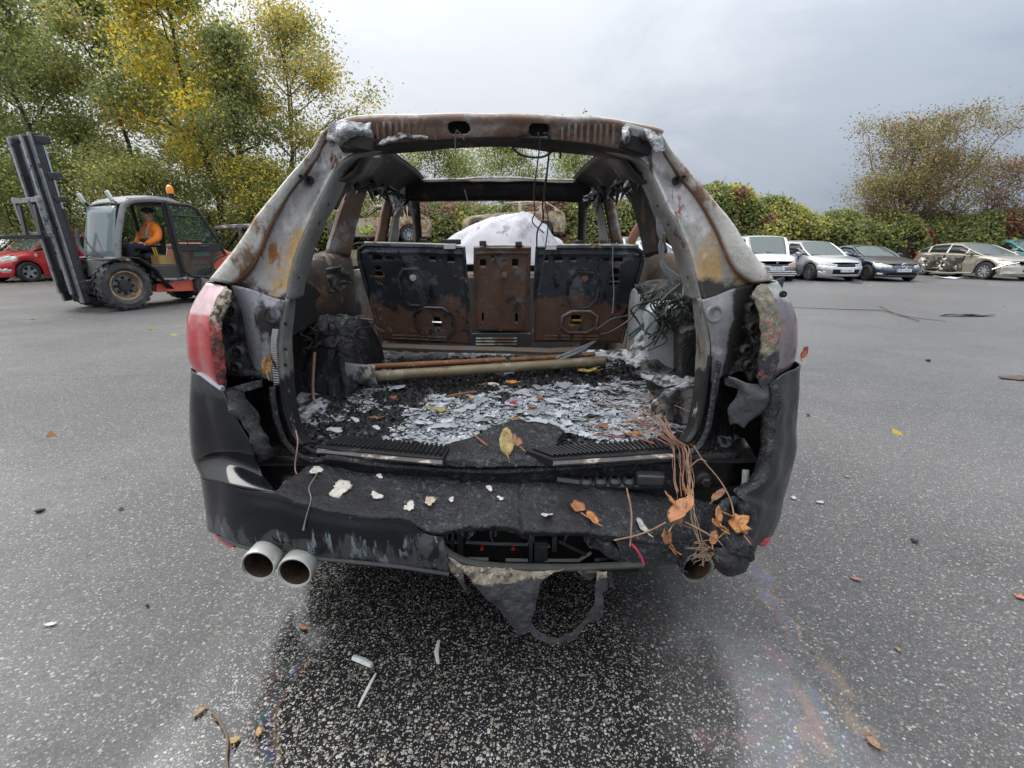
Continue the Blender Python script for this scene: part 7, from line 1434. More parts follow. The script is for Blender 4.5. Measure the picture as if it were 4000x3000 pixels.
# sagging rag of melted cover below the bay
flap_m = layered('sagging_cover', (.042, .043, .048), .55, var=.4, vscale=16, layers=[dict(col=(.26, .22, .165), scale=22, st=(.7, 1, 1.4), lo=.50, hi=.60, z=(.33, .365), zamt=.26, rough=.85), dict(col=(.40, .36, .28), scale=60, lo=.60, hi=.68, z=(.33, .365), zamt=.2), dict(col=(.018, .018, .02), scale=13, lo=.54, hi=.66), dict(col=(.11, .12, .13), scale=50, lo=.62, hi=.70)], bump=[(60, .010, .9), (160, .004, .8)])
def rag(rows_, amp=.014, seed=1, nm='sagging_cover', nr=30, nc=24, m_=flap_m): return gridpart(rough(rough(patch(np.array([pts(Z6, r) for r in rows_]), nr, nc), 16, amp * 1.6, seed), 60, .008, seed + 9, 3), nm, m_, solid=.004, ang=60)
rag([[(110, 470, 1.245), (300, 555, 1.243), (600, 595, 1.243), (900, 608, 1.245), (1200, 618, 1.248), (1420, 612, 1.25)], [(200, 560, 1.24), (400, 640, 1.235), (620, 690, 1.232), (850, 700, 1.235), (1080, 690, 1.24), (1240, 670, 1.245)], [(330, 650, 1.235), (480, 760, 1.225), (640, 800, 1.222), (820, 830, 1.225), (1000, 830, 1.23), (1130, 800, 1.235)], [(480, 830, 1.23), (600, 890, 1.22), (720, 930, 1.215), (860, 950, 1.22), (990, 960, 1.225), (1095, 930, 1.23)], [(620, 980, 1.225), (710, 1020, 1.215), (800, 1060, 1.21), (890, 1080, 1.215), (990, 1090, 1.22), (1090, 1080, 1.225)], [(780, 1170, 1.225), (820, 1190, 1.215), (870, 1210, 1.21), (920, 1200, 1.215), (980, 1180, 1.22), (1040, 1160, 1.225)], [(900, 1330, 1.225), (925, 1340, 1.22), (950, 1335, 1.22), (975, 1320, 1.22), (1000, 1260, 1.222), (1030, 1230, 1.225)]], seed=201, nr=80, nc=60)
rag([[(985, 1250, 1.222), (1040, 1190, 1.224)], [(1060, 1330, 1.222), (1110, 1280, 1.224)], [(1180, 1385, 1.224), (1220, 1340, 1.226)], [(1270, 1420, 1.226), (1300, 1360, 1.228)], [(1400, 1390, 1.228), (1410, 1335, 1.23)], [(1520, 1370, 1.23), (1530, 1270, 1.232)], [(1660, 1190, 1.232), (1640, 1120, 1.234)], [(1780, 1150, 1.234), (1710, 1010, 1.236)], [(1830, 1080, 1.236), (1725, 900, 1.238)], [(1800, 900, 1.238), (1730, 800, 1.24)], [(1845, 830, 1.24), (1745, 720, 1.242)], [(1850, 640, 1.244), (1750, 640, 1.244)]], .008, 202, 'torn_ribbon', 110, 12)
rag([[(110, 480, 1.25), (200, 560, 1.25)], [(180, 640, 1.25), (290, 650, 1.25)], [(280, 790, 1.25), (330, 780, 1.25)], [(345, 868, 1.25), (352, 860, 1.25)]], .006, 203, 'torn_ribbon', 20, 8)
rag([[(1500, 620, 1.27), (1620, 620, 1.27), (1780, 615, 1.27)], [(1580, 690, 1.27), (1660, 700, 1.27), (1730, 690, 1.27)], [(1640, 728, 1.27), (1670, 732, 1.27), (1700, 725, 1.27)]], .006, 204, 'torn_ribbon', 14, 10)
rag([[(1850, 620, 1.30), (1900, 620, 1.30)], [(1870, 720, 1.30), (1915, 720, 1.30)], [(1890, 800, 1.30), (1925, 840, 1.30)]], .006, 205, 'torn_ribbon', 14, 6)
# right-hand bumper remains
rb = [pts(ZR_, [(1350, 690, 1.50), (1290, 745, 1.42), (1215, 795, 1.38)]), pts(ZR_, [(1343, 880, 1.485), (1290, 900, 1.40), (1232, 925, 1.36)]), pts(ZR_, [(1338, 1050, 1.475), (1275, 1075, 1.39), (1212, 1050, 1.36)]), pts(ZR_, [(1328, 1250, 1.465), (1265, 1260, 1.375), (1195, 1230, 1.345)]), pts(ZR_, [(1302, 1420, 1.455), (1225, 1430, 1.35), (1140, 1445, 1.32)]), pts(ZR_, [(1255, 1570, 1.44), (1150, 1560, 1.33), (1010, 1530, 1.30)]), pts(I4, [(3046, 2010, 1.425), (2985, 1995, 1.31), (2935, 1965, 1.285)]), pts(I4, [(3018, 2075, 1.415), (2960, 2085, 1.30), (2905, 2060, 1.275)]), pts(I4, [(2985, 2105, 1.41), (2930, 2125, 1.30), (2870, 2120, 1.28)])]
rb = np.array(rb); rb = np.concatenate([rb[:, :1] + [.02, .28, 0], rb], 1); Gr_ = patch(rb, 80, 46)
scor_m = layered('scorched_paint', (.016, .017, .018), .30, .05, var=.35, vscale=9, coat=.1, layers=[dict(col=(.06, .068, .07), scale=7, lo=.54, hi=.64, rough=.4), dict(col=(.10, .07, .05), scale=7, st=(1, 1, .4), lo=.62, hi=.68, rough=.7), dict(col=(.010, .010, .010), scale=6, lo=.56, hi=.66, rough=.5)], bump=[(35, .006, .5)])
gridpart(rough(Gr_, 9, .020, 210), 'bumper_corner', scor_m, ang=60)
re_ = Gr_[:, -1]; eb = rough(np.stack([re_ + [0, -.004, 0], re_ + [-.016, .006, 0], re_ + [-.022, .03, -.004]], 1), 20, .026, 211); gridpart(eb, 'melted_edge', melt_m)
a_ = np.linspace(0, 2 * math.pi, 30); c = at(*Z8(1740, 470), Y=1.29)
PB(MB().tube(np.array([c + [.045 * math.cos(t), .02 * math.sin(t), .052 * math.sin(t) + .01 * math.cos(2 * t)] for t in a_]) + vn3(np.array([c + [.05 * math.cos(t), 0, .05 * math.sin(t)] for t in a_]), 20, 3) * .02, .014, n=8), 'melted_loop', melt_m)
PB(MB().tube(np.array(pts(Z8, [(1790, 200, 1.42), (1785, 280, 1.41), (1755, 355, 1.40)])), .011, n=8), 'drain_hose', layered('hose_pale', (.33, .35, .34), .5))
blob([pts(Z8, [(1060, 600, 1.255), (1200, 595, 1.25), (1330, 560, 1.25), (1480, 560, 1.26), (1620, 590, 1.26), (1800, 600, 1.27)]), pts(Z8, [(1060, 660, 1.25), (1200, 660, 1.245), (1340, 650, 1.245), (1480, 650, 1.25), (1600, 650, 1.25), (1760, 650, 1.27)]), pts(Z8, [(1050, 735, 1.26), (1210, 745, 1.255), (1360, 745, 1.25), (1480, 720, 1.25), (1560, 680, 1.255), (1740, 690, 1.28)])], 'melted_valance', melt_m, .036, 15, 212, 34, 70)
blob([pts(ZR_, [(900, 790, 1.42), (1000, 800, 1.40), (1110, 830, 1.39), (1215, 850, 1.38)]), pts(ZR_, [(960, 870, 1.42), (1040, 900, 1.39), (1110, 920, 1.38), (1220, 950, 1.38)]), pts(ZR_, [(920, 990, 1.43), (1000, 980, 1.40), (1080, 990, 1.39), (1160, 1000, 1.39)]), pts(ZR_, [(925, 1090, 1.44), (960, 1080, 1.42), (1010, 1110, 1.42), (1040, 1040, 1.42)])], 'melted_bracket', layered('grey_melt', (.07, .076, .082), .55, var=.3, bump=[(50, .008, .7)]), .03, 14, 213, 28, 34)
# ---- exhaust tips
steel_m = layered('satin_steel', (.56, .56, .53), .42, .45, var=.12, vscale=12, layers=[dict(col=(.20, .19, .16), scale=8, lo=.55, hi=.68)])
bore_m = layered('sooty_bore', (.035, .024, .018), .6, .3, layers=[dict(col=(.09, .05, .03), scale=14, lo=.5, hi=.64)])
def tip(x4, y4, r_, nm='exhaust_tip', mt=steel_m):
    c = at(x4, y4, Y=1.205 if x4 < 2000 else 1.24); t = PB(MB().lathe([(r_ * .88, .30), (r_ * .90, .12), (r_ * .97, .03), (r_, .004), (r_ * .97, -.003), (r_ * .90, -.003), (r_ * .86, .004)], tuple(c), 'y', 40), nm, mt, solid=None); PB(MB().lathe([(r_ * .86, .004), (r_ * .82, .012), (r_ * .80, .02), (r_ * .80, .20), (.001, .22)], tuple(c), 'y', 32), 'bore', bore_m, t); return t
tip(1008, 2210, .0475); tip(1150, 2237, .0485); tip(2722, 2222, .046, mt=layered('stained_steel', (.20, .21, .20), .5, .5, var=.2, layers=[dict(col=(.06, .055, .05), scale=9, lo=.5, hi=.62)]))
tip(2866, 2196, .046, mt=_mats['stained_steel'])
G = []
cB = at(2868, 2128, Y=1.255)
for i in range(40):
    t = math.pi * i / 39; row = []
    for j in range(56):
        a = 2 * math.pi * j / 56; row.append(cB + [.066 * math.sin(t) * math.cos(a), .050 * math.sin(t) * math.sin(a), .050 * math.cos(t) - .020 * math.cos(a) * math.sin(t)])
    G.append(row)
G = np.array(G); PB(MB().grid(rough(rough(G, 14, .06, 220), 40, .022, 222), True), 'melted_blob', melt_m, ang=60)
blob([pts(Z8, [(1560, 640, 1.24), (1680, 640, 1.215), (1810, 650, 1.235)]), pts(Z8, [(1580, 720, 1.225), (1690, 730, 1.20), (1815, 740, 1.225)]), pts(Z8, [(1640, 780, 1.225), (1710, 800, 1.205), (1790, 780, 1.225)])], 'melted_drape', melt_m, .026, 24, 221, 34, 40)
rd_ = np.random.default_rng(225)
for q in range(30):   # drips and torn threads along the melted edges
    if q < 18: b_ = Gs_[-2, int(rd_.uniform(.30, .97) * 379)] + [0, -.004, -.004]
    else: b_ = at(*Z8(rd_.uniform(1320, 1800), rd_.uniform(640, 760)), Y=1.235)
    L_ = rd_.uniform(.010, .034); PB(MB().tube(np.array([b_ + [0, 0, .006], b_ + [rd_.normal() * .003, -.001, -L_ * .5], b_ + [rd_.normal() * .006, 0, -L_]]), [.0055, .003, .0035 if q % 2 else .001], n=6, smooth_n=8), 'melted_drip', melt_m)
# ---- sides, doors, bonnet, wheels: the rest of the shell
side_m = layered('burnt_side', (.16, .14, .12), .75, .1, var=.3, vscale=3, layers=[dict(col=(.30, .28, .26), scale=2.5, lo=.5, hi=.62), dict(col=(.20, .085, .04), scale=4, lo=.54, hi=.62, rough=.9), dict(col=(.022, .021, .02), scale=2, lo=.52, hi=.62)], bump=[(24, .006, .5)])
RA, FA, WR = 2.36, 5.24, .34
def sidepanel(y0, y1, name, mat):
    ys_ = np.linspace(y0, y1, 40); G = []
    for k in range(15):
        t = k / 14; row = []
        for Y in ys_:
            zl = .30
            for c_ in (RA, FA):
                if abs(Y - c_) < .43: zl = max(zl, WR + math.sqrt(.43 ** 2 - (Y - c_) ** 2))
            top = 1.13 - .05 * smooth01(Y, 3.6, 4.6) - .14 * smooth01(Y, 4.6, 6.0); z = zl + (top - zl) * t
            nose = .16 * smooth01(Y, 5.3, 6.05) ** 2; tail = .03 * (1 - smooth01(Y, 1.5, 1.9))
            x = -.955 + nose + tail + .03 * abs(z - .75) / .4 ** 1 * .8 + .04 * max(0, z - 1.0) / .13; row.append((x + XC, Y, z))
        G.append(row)
    G = rough(np.array(G), 3, .015, int(y0 * 10)); gridpart(G, name, mat, solid=.01); gridpart(mir(G), name, mat, solid=.01)
sidepanel(1.66, 2.86, 'quarter_panel', side_m); sidepanel(2.87, 3.66, 'rear_door', side_m); sidepanel(3.67, 4.62, 'front_door', side_m); sidepanel(4.63, 6.05, 'front_wing', side_m)
G = np.array([[(x * (1 - .10 * smooth01(Y, 5.4, 6.05)) + XC, Y, 1.07 - .14 * smooth01(Y, 4.5, 6.0) + .05 * (1 - (x / .85) ** 2)) for x in np.linspace(-.86, .86, 24)] for Y in np.linspace(4.35, 6.02, 24)])
gridpart(rough(G, 3, .03, 230), 'bonnet', side_m, solid=.01)
G = np.array([[(x + XC, 6.03 - .12 * (x / .9) ** 4 + .06 * math.sin(3 * z), z) for x in np.linspace(-.82, .82, 24)] for z in np.linspace(.28, .95, 14)]); gridpart(rough(G, 4, .04, 231), 'front_end', side_m)
PB(MB().box((XC, 4.28, .98), (1.5, .4, .16)), 'bulkhead', dkrust_m, bevel=.03); PB(MB().box((XC, 3.9, .36), (1.76, 4.0, .10)), 'floor_tub', blk_m)
PB(MB().box((XC, 1.72, .42), (1.5, .5, .12)), 'rear_underside', blk_m)
for y_ in (3.05, 3.9):
    for x_ in (-.38, .38):
        if y_ > 3.5: PB(MB().box((x_ + XC, 3.75, .78), (.46, .10, .55), (R(-14), 0, 0)), 'front_seat_frame', dkrust_m, bevel=.02)
for c_ in (RA, FA):
    for sg in (1, -1):
        w_ = wheel(CAR, (sg * .80, c_ - 3.6, WR), .34, .26, 1, 10, layered('burnt_rim', (.20, .19, .18), .8, .3, layers=[dict(col=(.12, .06, .03), scale=8, lo=.5, hi=.62)]), rr=.74)
        w_.rotation_euler = (0, 0, R(-90 * sg)); w_.location = (0, 0, 0)
        p_ = Vector((sg * .80, c_ - 3.6, 0)); w_.location = p_ - Matrix.Rotation(R(-90 * sg), 3, 'Z') @ p_
# ---- loose wires hanging in the opening
wire_m = layered('bare_wire', (.10, .095, .09), .6, .4); bw = layered('black_wire', (.015, .015, .016), .6)
def hang(L, r_=.0022, m_=wire_m, n_=26, nm='hanging_wire'): PB(MB().tube(np.array(pts(Z3, L)), r_, n=5, smooth_n=n_), nm, m_)
hang([(205, 240, 1.50), (218, 320, 1.53), (200, 480, 1.60), (170, 700, 1.70), (180, 860, 1.74), (160, 940, 1.76), (250, 1025, 1.78)])
hang([(270, 235, 1.50), (298, 300, 1.52), (285, 460, 1.58), (262, 660, 1.70), (240, 800, 1.75), (245, 920, 1.78), (200, 1010, 1.80), (195, 1150, 2.0)], .003, bw)
hang([(250, 240, 1.50), (300, 280, 1.52), (280, 500, 1.60), (250, 720, 1.70), (275, 850, 1.76), (285, 960, 1.80), (260, 1160, 1.9), (235, 1330, 1.95), (212, 1480, 2.0)])
hang([(795, 1110, 2.2), (790, 1300, 2.15), (800, 1480, 2.10), (790, 1660, 2.05)], .0025)
hang([(0, 350, 1.60), (60, 405, 1.62), (150, 430, 1.63), (250, 425, 1.62), (330, 375, 1.60)], .004, bw); hang([(378, 385, 1.60), (380, 440, 1.60)], .003, bw)
for L in ([(1735, 235), (1722, 300), (1722, 380), (1726, 420)], [(1740, 240), (1770, 280), (1800, 328)], [(1798, 750), (1815, 800), (1826, 850)]): PB(MB().tube(np.array([at(*Z2(x, y), Y=1.50 if y < 500 else 3.0) for x, y in L]), .0018 if L[0][1] < 500 else .004, n=5, smooth_n=10), 'hanging_wire', wire_m)
for q in range(5):
    o = q * 9; hang([(1150 + o, 800, 1.95), (1140 + o * 1.3, 1000, 1.92), (1190 - o, 1150, 1.90), (1175 + o, 1290, 1.88), (1260 + o * 3, 1400, 1.86)], .0032, layered('grey_wire', (.13, .14, .145), .6))
# ------------------------------------------------------------------ loose things lying in, on and round the wreck
def leaf_shape(kind, seed):
    rs = np.random.default_rng(seed)
    if kind == 'maple':
        r_ = [(a, q * rs.uniform(.78, 1.15)) for a, q in [(0, .62), (18, .72), (36, .88), (54, .66), (72, .80), (90, 1.12), (108, .78), (126, .64), (144, .90), (162, .70), (180, .60), (215, .62), (240, .52), (270, .38), (300, .52), (325, .62)]]
    elif kind == 'chip':
        f1, f2, f3 = rs.uniform(0, 6.28, 3); r_ = [(a, .82 + .20 * math.sin(2 * R(a) + f1) + .12 * math.sin(3 * R(a) + f2) + .05 * math.sin(7 * R(a) + f3) + rs.uniform(-.11, .11)) for a in range(0, 360, 12)]
    elif kind == 'long':
        r_ = [(a, 1 / math.sqrt((math.cos(R(a)) / .34) ** 2 + math.sin(R(a)) ** 2) * rs.uniform(.93, 1.05)) for a in range(0, 360, 18)]
    else:
        r_ = [(a, (1 / math.sqrt((math.cos(R(a)) / .55) ** 2 + (math.sin(R(a)) / 1.0) ** 2)) * (1.12 if a == 90 else rs.uniform(.93, 1.04))) for a in range(0, 360, 18)]
    return [(q * math.cos(R(a)), q * math.sin(R(a))) for a, q in r_]
def leaf(name, label, cat, pos, size, col, kind='ovate', yaw=0, tilt=(0, 0), curl=.55, seed=1, group='fallen leaves on the wreck', rough_=.6, spots=(.10, .05, .02), th=.0015):
    P = leaf_shape(kind, seed); n = len(P); V = [(0, 0, 0)]; F = []
    for ring, q in enumerate((.33, .66, 1.0)):
        for x, y in P: V.append((x * q, y * q, 0))
    for i in range(n): F.append((0, 1 + i, 1 + (i + 1) % n))
    for ring in range(2):
        o = 1 + ring * n
        for i in range(n): F.append((o + i, o + n + i, o + n + (i + 1) % n, o + (i + 1) % n))
    V = np.array(V); rs = np.random.default_rng(seed + 50)
    V[:, 2] = curl * (np.abs(V[:, 0]) * .55 + .35 * V[:, 1] ** 2 * rs.uniform(.2, 1)) - .10 * curl
    V[:, 2] += fbm(V + seed, 2.2, seed, 2) * (.45 if kind != 'chip' else .22) + fbm(V + seed, 3.5, seed, 2) * .10
    V = V * size * .5; V[:, 2] -= V[:, 2].min() - .002
    if cat == 'leaf': col = tuple(c * .82 for c in col)
    m_ = layered('leaf_%d_%d_%d' % tuple(int(c * 100) for c in col), col, rough_, var=.35, vscale=45, layers=[dict(col=spots, scale=60, lo=.52, hi=.64), dict(col=[min(1, c * 1.6) for c in col], scale=25, lo=.55, hi=.7), dict(col=[c * .45 for c in col], scale=18, lo=.56, hi=.68)], bump=[(120, .003, .5)])
    mb = MB().add(V, F)
    if kind != 'chip' and cat == 'leaf': mb.tube(np.array([(0, -size * .30, .004), (size * .05, -size * .55, .008), (size * .10, -size * .75, .012)]), [.0016, .0014, .001], n=4)
    o = mb.build(name, m_, smooth=True, ang=60, solid=th); o.location = tuple(pos); o.rotation_euler = (tilt[0], tilt[1], yaw)
    return tag(o, label, cat, group)
def onshelf(x4, y4, dz=.006):
    """point on the melted bumper top under a photo pixel"""
    d = ray(x4, y4); best = None; P = (Gs_ + wv).reshape(-1, 3); q = P - [0, 0, CAMZ]; t = q @ d / (d @ d); e = np.linalg.norm(q - t[:, None] * d, axis=1); return P[e.argmin()] + np.array([0, -.002, dz])
BR, OR_, YE, OL, RD = (.26, .105, .045), (.42, .17, .035), (.46, .34, .06), (.34, .29, .10), (.42, .03, .045)
GI = 'leaves on the boot floor'
for x, y, s, c, k, yw, lb, sd in (
    (1535, 195, .085, YE, 'ovate', 1.4, 'large yellow leaf beside the thick pipe', 1), (1165, 242, .050, (.55, .24, .03), 'ovate', 1.3, 'bright orange leaf behind the red leaf', 2), (1020, 252, .034, OR_, 'ovate', 1.0, 'small orange leaf by the pale rubber curl', 3),
    (970, 327, .048, OR_, 'ovate', .4, 'orange leaf under the rusty hoop', 4), (800, 375, .095, OL, 'long', 1.5, 'long olive yellow leaf left of the rusty hoop', 5), (1172, 340, .045, RD, 'ovate', -.5, 'crimson red leaf in the ash', 6),
    (1300, 318, .042, BR, 'maple', .2, 'curled brown leaf right of the red leaf', 7), (1265, 362, .036, OR_, 'ovate', 1.2, 'small orange brown leaf below the red leaf', 8), (1182, 412, .030, OR_, 'long', 1.6, 'tiny orange leaf in front of the ash', 9),
    (505, 412, .048, BR, 'long', 1.6, 'brown leaf strip behind the left sill plate', 10), (600, 318, .040, BR, 'maple', .8, 'dark brown leaf on the left edge of the ash', 11), (1610, 458, .060, BR, 'maple', .6, 'crumpled brown leaf behind the right sill plate', 12),
    (1770, 487, .050, OR_, 'ovate', 1.3, 'orange leaf behind the right sill plate', 13), (1550, 425, .030, OL, 'ovate', .4, 'pale tan leaf at the right rim of the ash', 14), (2000, 535, .055, (.40, .19, .08), 'long', .7, 'folded brown leaf in the right corner of the boot', 15), (1890, 235, .050, OR_, 'maple', .3, 'orange leaf below the black charred box', 16)):
    p_ = fl(*ZI(x, y), .012); leaf('leaf', lb, 'leaf', p_, s, c, k, yw, (rng.uniform(-.2, .2), rng.uniform(-.2, .2)), seed=sd, group=GI)
p_ = fl(*ZI(1140, 548), .03); leaf('leaf', 'large yellow brown leaf standing on the sealed sill', 'leaf', p_ + [0, -.01, .02], .085, (.48, .36, .14), 'ovate', .15, (1.0, .1), seed=21, group=GI, spots=(.25, .15, .05))
leaf('leaf', 'orange pink leaf tucked behind the large sill leaf', 'leaf', p_ + [.035, -.005, .015], .048, (.45, .22, .10), 'maple', .6, (.9, -.2), seed=22, group=GI)
leaf('leaf', 'golden brown leaf stuck in the left lamp corner', 'leaf', at(*ZL(562, 712), Y=1.435), .060, (.34, .17, .05), 'ovate', .9, (1.25, .35), seed=23)
leaf('leaf', 'red brown leaf caught on the right tail lamp', 'leaf', at(*ZR_(1382, 625), Y=1.46), .045, (.34, .08, .03), 'ovate', .2, (1.2, .9), seed=24)
leaf('leaf', 'tiny orange leaf stuck to the right bumper flank', 'leaf', at(*ZR_(1350, 862), Y=1.47), .020, (.48, .16, .06), 'ovate', .2, (1.3, 1.1), seed=25)
GB = 'leaves on the melted bumper'
for x, y, Y, s, c, k, yw, tl, lb, sd in (
    (1425, 445, 1.245, .105, (.46, .20, .09), 'ovate', -1.0, (.55, -.15), 'largest orange brown leaf on the right of the bumper', 31), (1345, 370, 1.27, .045, (.44, .19, .06), 'ovate', .9, (.7, .3), 'small orange leaf poking up behind the largest leaf', 32), (1735, 520, 1.235, .085, (.48, .20, .05), 'maple', -1.2, (.6, .4), 'orange leaf pile on the corner over the melted blob', 33),
    (1625, 455, 1.255, .045, (.47, .21, .09), 'ovate', .2, (1.1, .2), 'upright orange leaf beside the melted loop', 34), (1620, 520, 1.245, .05, (.45, .18, .04), 'maple', .7, (.6, 0), 'crumpled orange leaf above the exhaust', 35), (1330, 600, 1.235, .06, (.28, .11, .05), 'maple', .5, (.9, .1), 'dark red brown leaf under the largest leaf', 36), (1365, 655, 1.23, .04, (.50, .23, .04), 'ovate', 1.4, (.9, .2), 'golden leaf on the torn valance', 37),
    (1760, 545, 1.225, .06, (.30, .13, .05), 'maple', .4, (.7, .5), 'dark brown leaf at the outer end of the leaf pile', 45), (1690, 470, 1.25, .055, (.38, .17, .07), 'maple', 2.0, (.5, .1), 'brown leaf under the melted loop', 46), (1395, 500, 1.25, .06, (.24, .11, .06), 'maple', 1.1, (.6, -.2), 'dull brown leaf below the largest leaf tip', 47), (1670, 560, 1.235, .045, (.50, .24, .08), 'ovate', 1.9, (.8, .2), 'light orange leaf over the right tail pipe', 48),
    (1600, 590, 1.235, .042, (.46, .21, .08), 'ovate', -.3, (.9, .3), 'pinkish orange leaf among the roots', 38), (1630, 350, 1.33, .07, (.25, .13, .07), 'long', -.9, (.3, .2), 'long brown leaf behind the melted shelf edge', 39), (1458, 330, 1.33, .035, (.48, .34, .03), 'maple', .3, (.9, .1), 'small yellow leaf hung in the roots', 40)):
    leaf('leaf', lb, 'leaf', at(*Z8(x, y), Y=Y), s, c, k, yw, tl, seed=sd, group=GB)
for x, y, s, c, k, yw, lb, sd in ((820, 430, .062, (.36, .14, .06), 'maple', .4, 'curled brown leaf in the middle of the bumper', 41), (900, 490, .050, (.42, .17, .05), 'ovate', .5, 'pointed orange leaf at the bumper front edge', 42), (1185, 540, .062, (.40, .42, .36), 'long', .35, 'grey green dried leaf on the bumper', 43), (640, 478, .052, (.60, .56, .50), 'ovate', 2.6, 'pale cream leaf with a stalk on the bumper', 44)):
    p_ = onshelf(*Z8(x, y)); leaf('leaf', lb, 'leaf', p_, s, c, k, yw, (.35, .05), seed=sd, group=GB, spots=tuple(v * .7 for v in c))
for zf, x, y, s, yw, lb, sd in ((Z7, 1275, 232, .070, .3, 'largest cream flake on the left of the bumper', 51), (Z7, 1550, 292, .036, .9, 'grey cream flake beside the charred tuft', 52), (Z7, 1810, 372, .036, .5, 'notched cream flake near the bumper edge', 53), (Z7, 1972, 325, .042, 1.2, 'tan square flake on the bumper', 54), (Z7, 2140, 322, .020, .2, 'sliver of cream flake on the bumper', 55), (Z8, 315, 315, .024, .4, 'tiny pinkish flake high on the bumper', 56), (Z8, 372, 372, .020, .8, 'tiny grey flake on the middle of the bumper', 57), (Z7, 1085, 85, .045, 1.5, 'pale ash flake at the left end of the bumper', 58), (Z7, 1572, 132, .022, .3, 'white crumb above the largest flake', 59)):
    p_ = onshelf(*zf(x, y), .005); leaf('flake', lb, 'flake', p_, s, (.52, .49, .43) if sd != 54 else (.50, .40, .30), 'chip', yw, (.35, 0), .10, sd, 'flakes on the bumper', .9, (.30, .28, .25), th=.0015)
# pale sooty flakes on the floor near the sill
for x, y, s, lb, sd in ((320, 470, .045, 'pale bar of ash behind the left sill plate', 61), (515, 458, .030, 'bluish ash flake behind the left sill plate', 62), (415, 420, .035, 'ribbed ash flake left of the brown leaf strip', 63), (180, 388, .028, 'white ribbed ash flake by the left boot wall', 64), (625, 466, .012, 'ash crumb between the sill plates', 65)):
    leaf('flake', lb, 'flake', fl(*ZI(x, y), .014), s, (.45, .46, .47), 'chip', .4, (.2, .2), .3, sd, 'ash flakes near the sill', .9, (.2, .2, .2), th=.003)
# pipes across the boot
pipe_a = layered('olive_pipe', (.20, .165, .10), .55, .3, layers=[dict(col=(.28, .26, .21), scale=11, lo=.52, hi=.62), dict(col=(.16, .07, .03), scale=9, lo=.58, hi=.66)], bump=[(60, .002, .3)])
pipe_b = layered('rust_pipe', (.24, .11, .05), .75, .2, layers=[dict(col=(.12, .06, .04), scale=13, lo=.52, hi=.62), dict(col=(.34, .27, .18), scale=20, lo=.60, hi=.68)])
def pipe(L, r_, m_, lb, dz, nm='metal_pipe', n_=14):
    P = np.array([fl(*Z5(x, y), dz) for x, y in L]); mb = MB().tube(P, r_, n=n_, caps=False); mb.tube(P[:1] .repeat(2, 0) + np.array([[0, 0, 0], [.001, 0, 0]]), r_ * .85, n=n_)
    return tag(mb.build(nm, m_), lb, 'pipe', 'pipes across the boot')
pipe([(440, 790), (800, 768), (1300, 735), (1745, 706)], .022, pipe_a, 'thick olive tan pipe lying across the boot', .045)
pipe([(355, 742), (800, 720), (1210, 697)], .012, pipe_b, 'thin rust brown rod lying across the boot behind the thick pipe', .06)
pipe([(1235, 698), (1450, 686), (1690, 668)], .011, pipe_b, 'short rusty rod end near the right canister', .06)
P = np.array([fl(*Z5(x, y), .07) for x, y in ((70, 758), (250, 758), (400, 772), (510, 785))]); w_ = np.array([0, -.006, .045])
fb = MB().grid(rough(patch(np.array([[p_ + w_ for p_ in P], [p_ + [0, -.02, 0] for p_ in P], [p_ - w_ for p_ in P]]), 8, 30), 14, .012, 301)).build('scorched_plate', layered('plate_ash', (.36, .37, .38), .7, .2, layers=[dict(col=(.07, .07, .07), scale=9, lo=.52, hi=.62), dict(col=(.48, .45, .40), scale=14, lo=.58, hi=.66)]), solid=.008)
tag(fb, 'whitened flat metal strip at the left end of the pipes', 'metal strip')
for q, L in enumerate(([(1480, 690), (1580, 650), (1695, 598)], [(1500, 700), (1620, 650), (1690, 602)])):
    tag(MB().tube(np.array([fl(*Z5(x, y), .06 + .02 * i) for i, (x, y) in enumerate(L)]), [.006, .008, .004], n=6).build('charred_lath', layered('lath_ash', (.22, .24, .26), .8, var=.4)), ('grey charred lath leaning by the right canister', 'second charred lath touching the leaning one')[q], 'lath', 'charred laths')
# rusty hoop and rubber curl
a = np.linspace(0, 2 * math.pi * .93, 30); c = fl(*ZI(925, 322), .02)
hp = MB(); hp.grid(np.array([[c + np.array([.055 * math.cos(t), .032 * math.sin(t), .018 + .014 * math.cos(t + .8) + dz]) for t in a] for dz in (0, .010)])); tag(hp.build('metal_hoop', rust_s, solid=.003), 'bent rusty hoop lying in the ash', 'hoop')
a = np.linspace(.2, 4.6, 18); c = fl(*ZI(1080, 255), .012); tag(MB().tube(np.array([c + np.array([.022 * math.cos(t), .020 * math.sin(t), .003 * t]) for t in a]), .0045, n=6).build('rubber_curl', layered('cream_rubber', (.50, .48, .38), .6)), 'cream curl of tubing in the ash', 'tube')
# sticks
stick_m = layered('red_stick', (.22, .085, .055), .6, var=.3, vscale=40); twig_m = layered('twig_brown', (.22, .13, .08), .7, var=.3, vscale=40); pale_m = layered('root_pale', (.28, .19, .12), .7, var=.3, vscale=50)
def twig(lb, P, r_, m_, nm='twig', grp='twigs on the wreck', n_=20): return tag(MB().tube(np.array(P), r_, n=6, smooth_n=n_).build(nm, m_), lb, 'twig', grp)
F_I = lambda L, dz: [fl(*ZI(x, y), dz) for x, y in L]
twig('red stick lying across the middle of the boot', F_I([(975, 480), (1010, 512), (1050, 542)], .03), .0035, stick_m); twig('straight red stick behind the right sill plate', F_I([(1562, 488), (1630, 494), (1700, 502)], .035), .003, stick_m)
twig('bent red twig over the right sill plate', F_I([(1700, 478), (1770, 505), (1850, 532)], .045), .003, stick_m); twig('orange twig on the right rim of the ash', F_I([(1690, 430), (1760, 424), (1840, 422)], .04), .0028, stick_m)
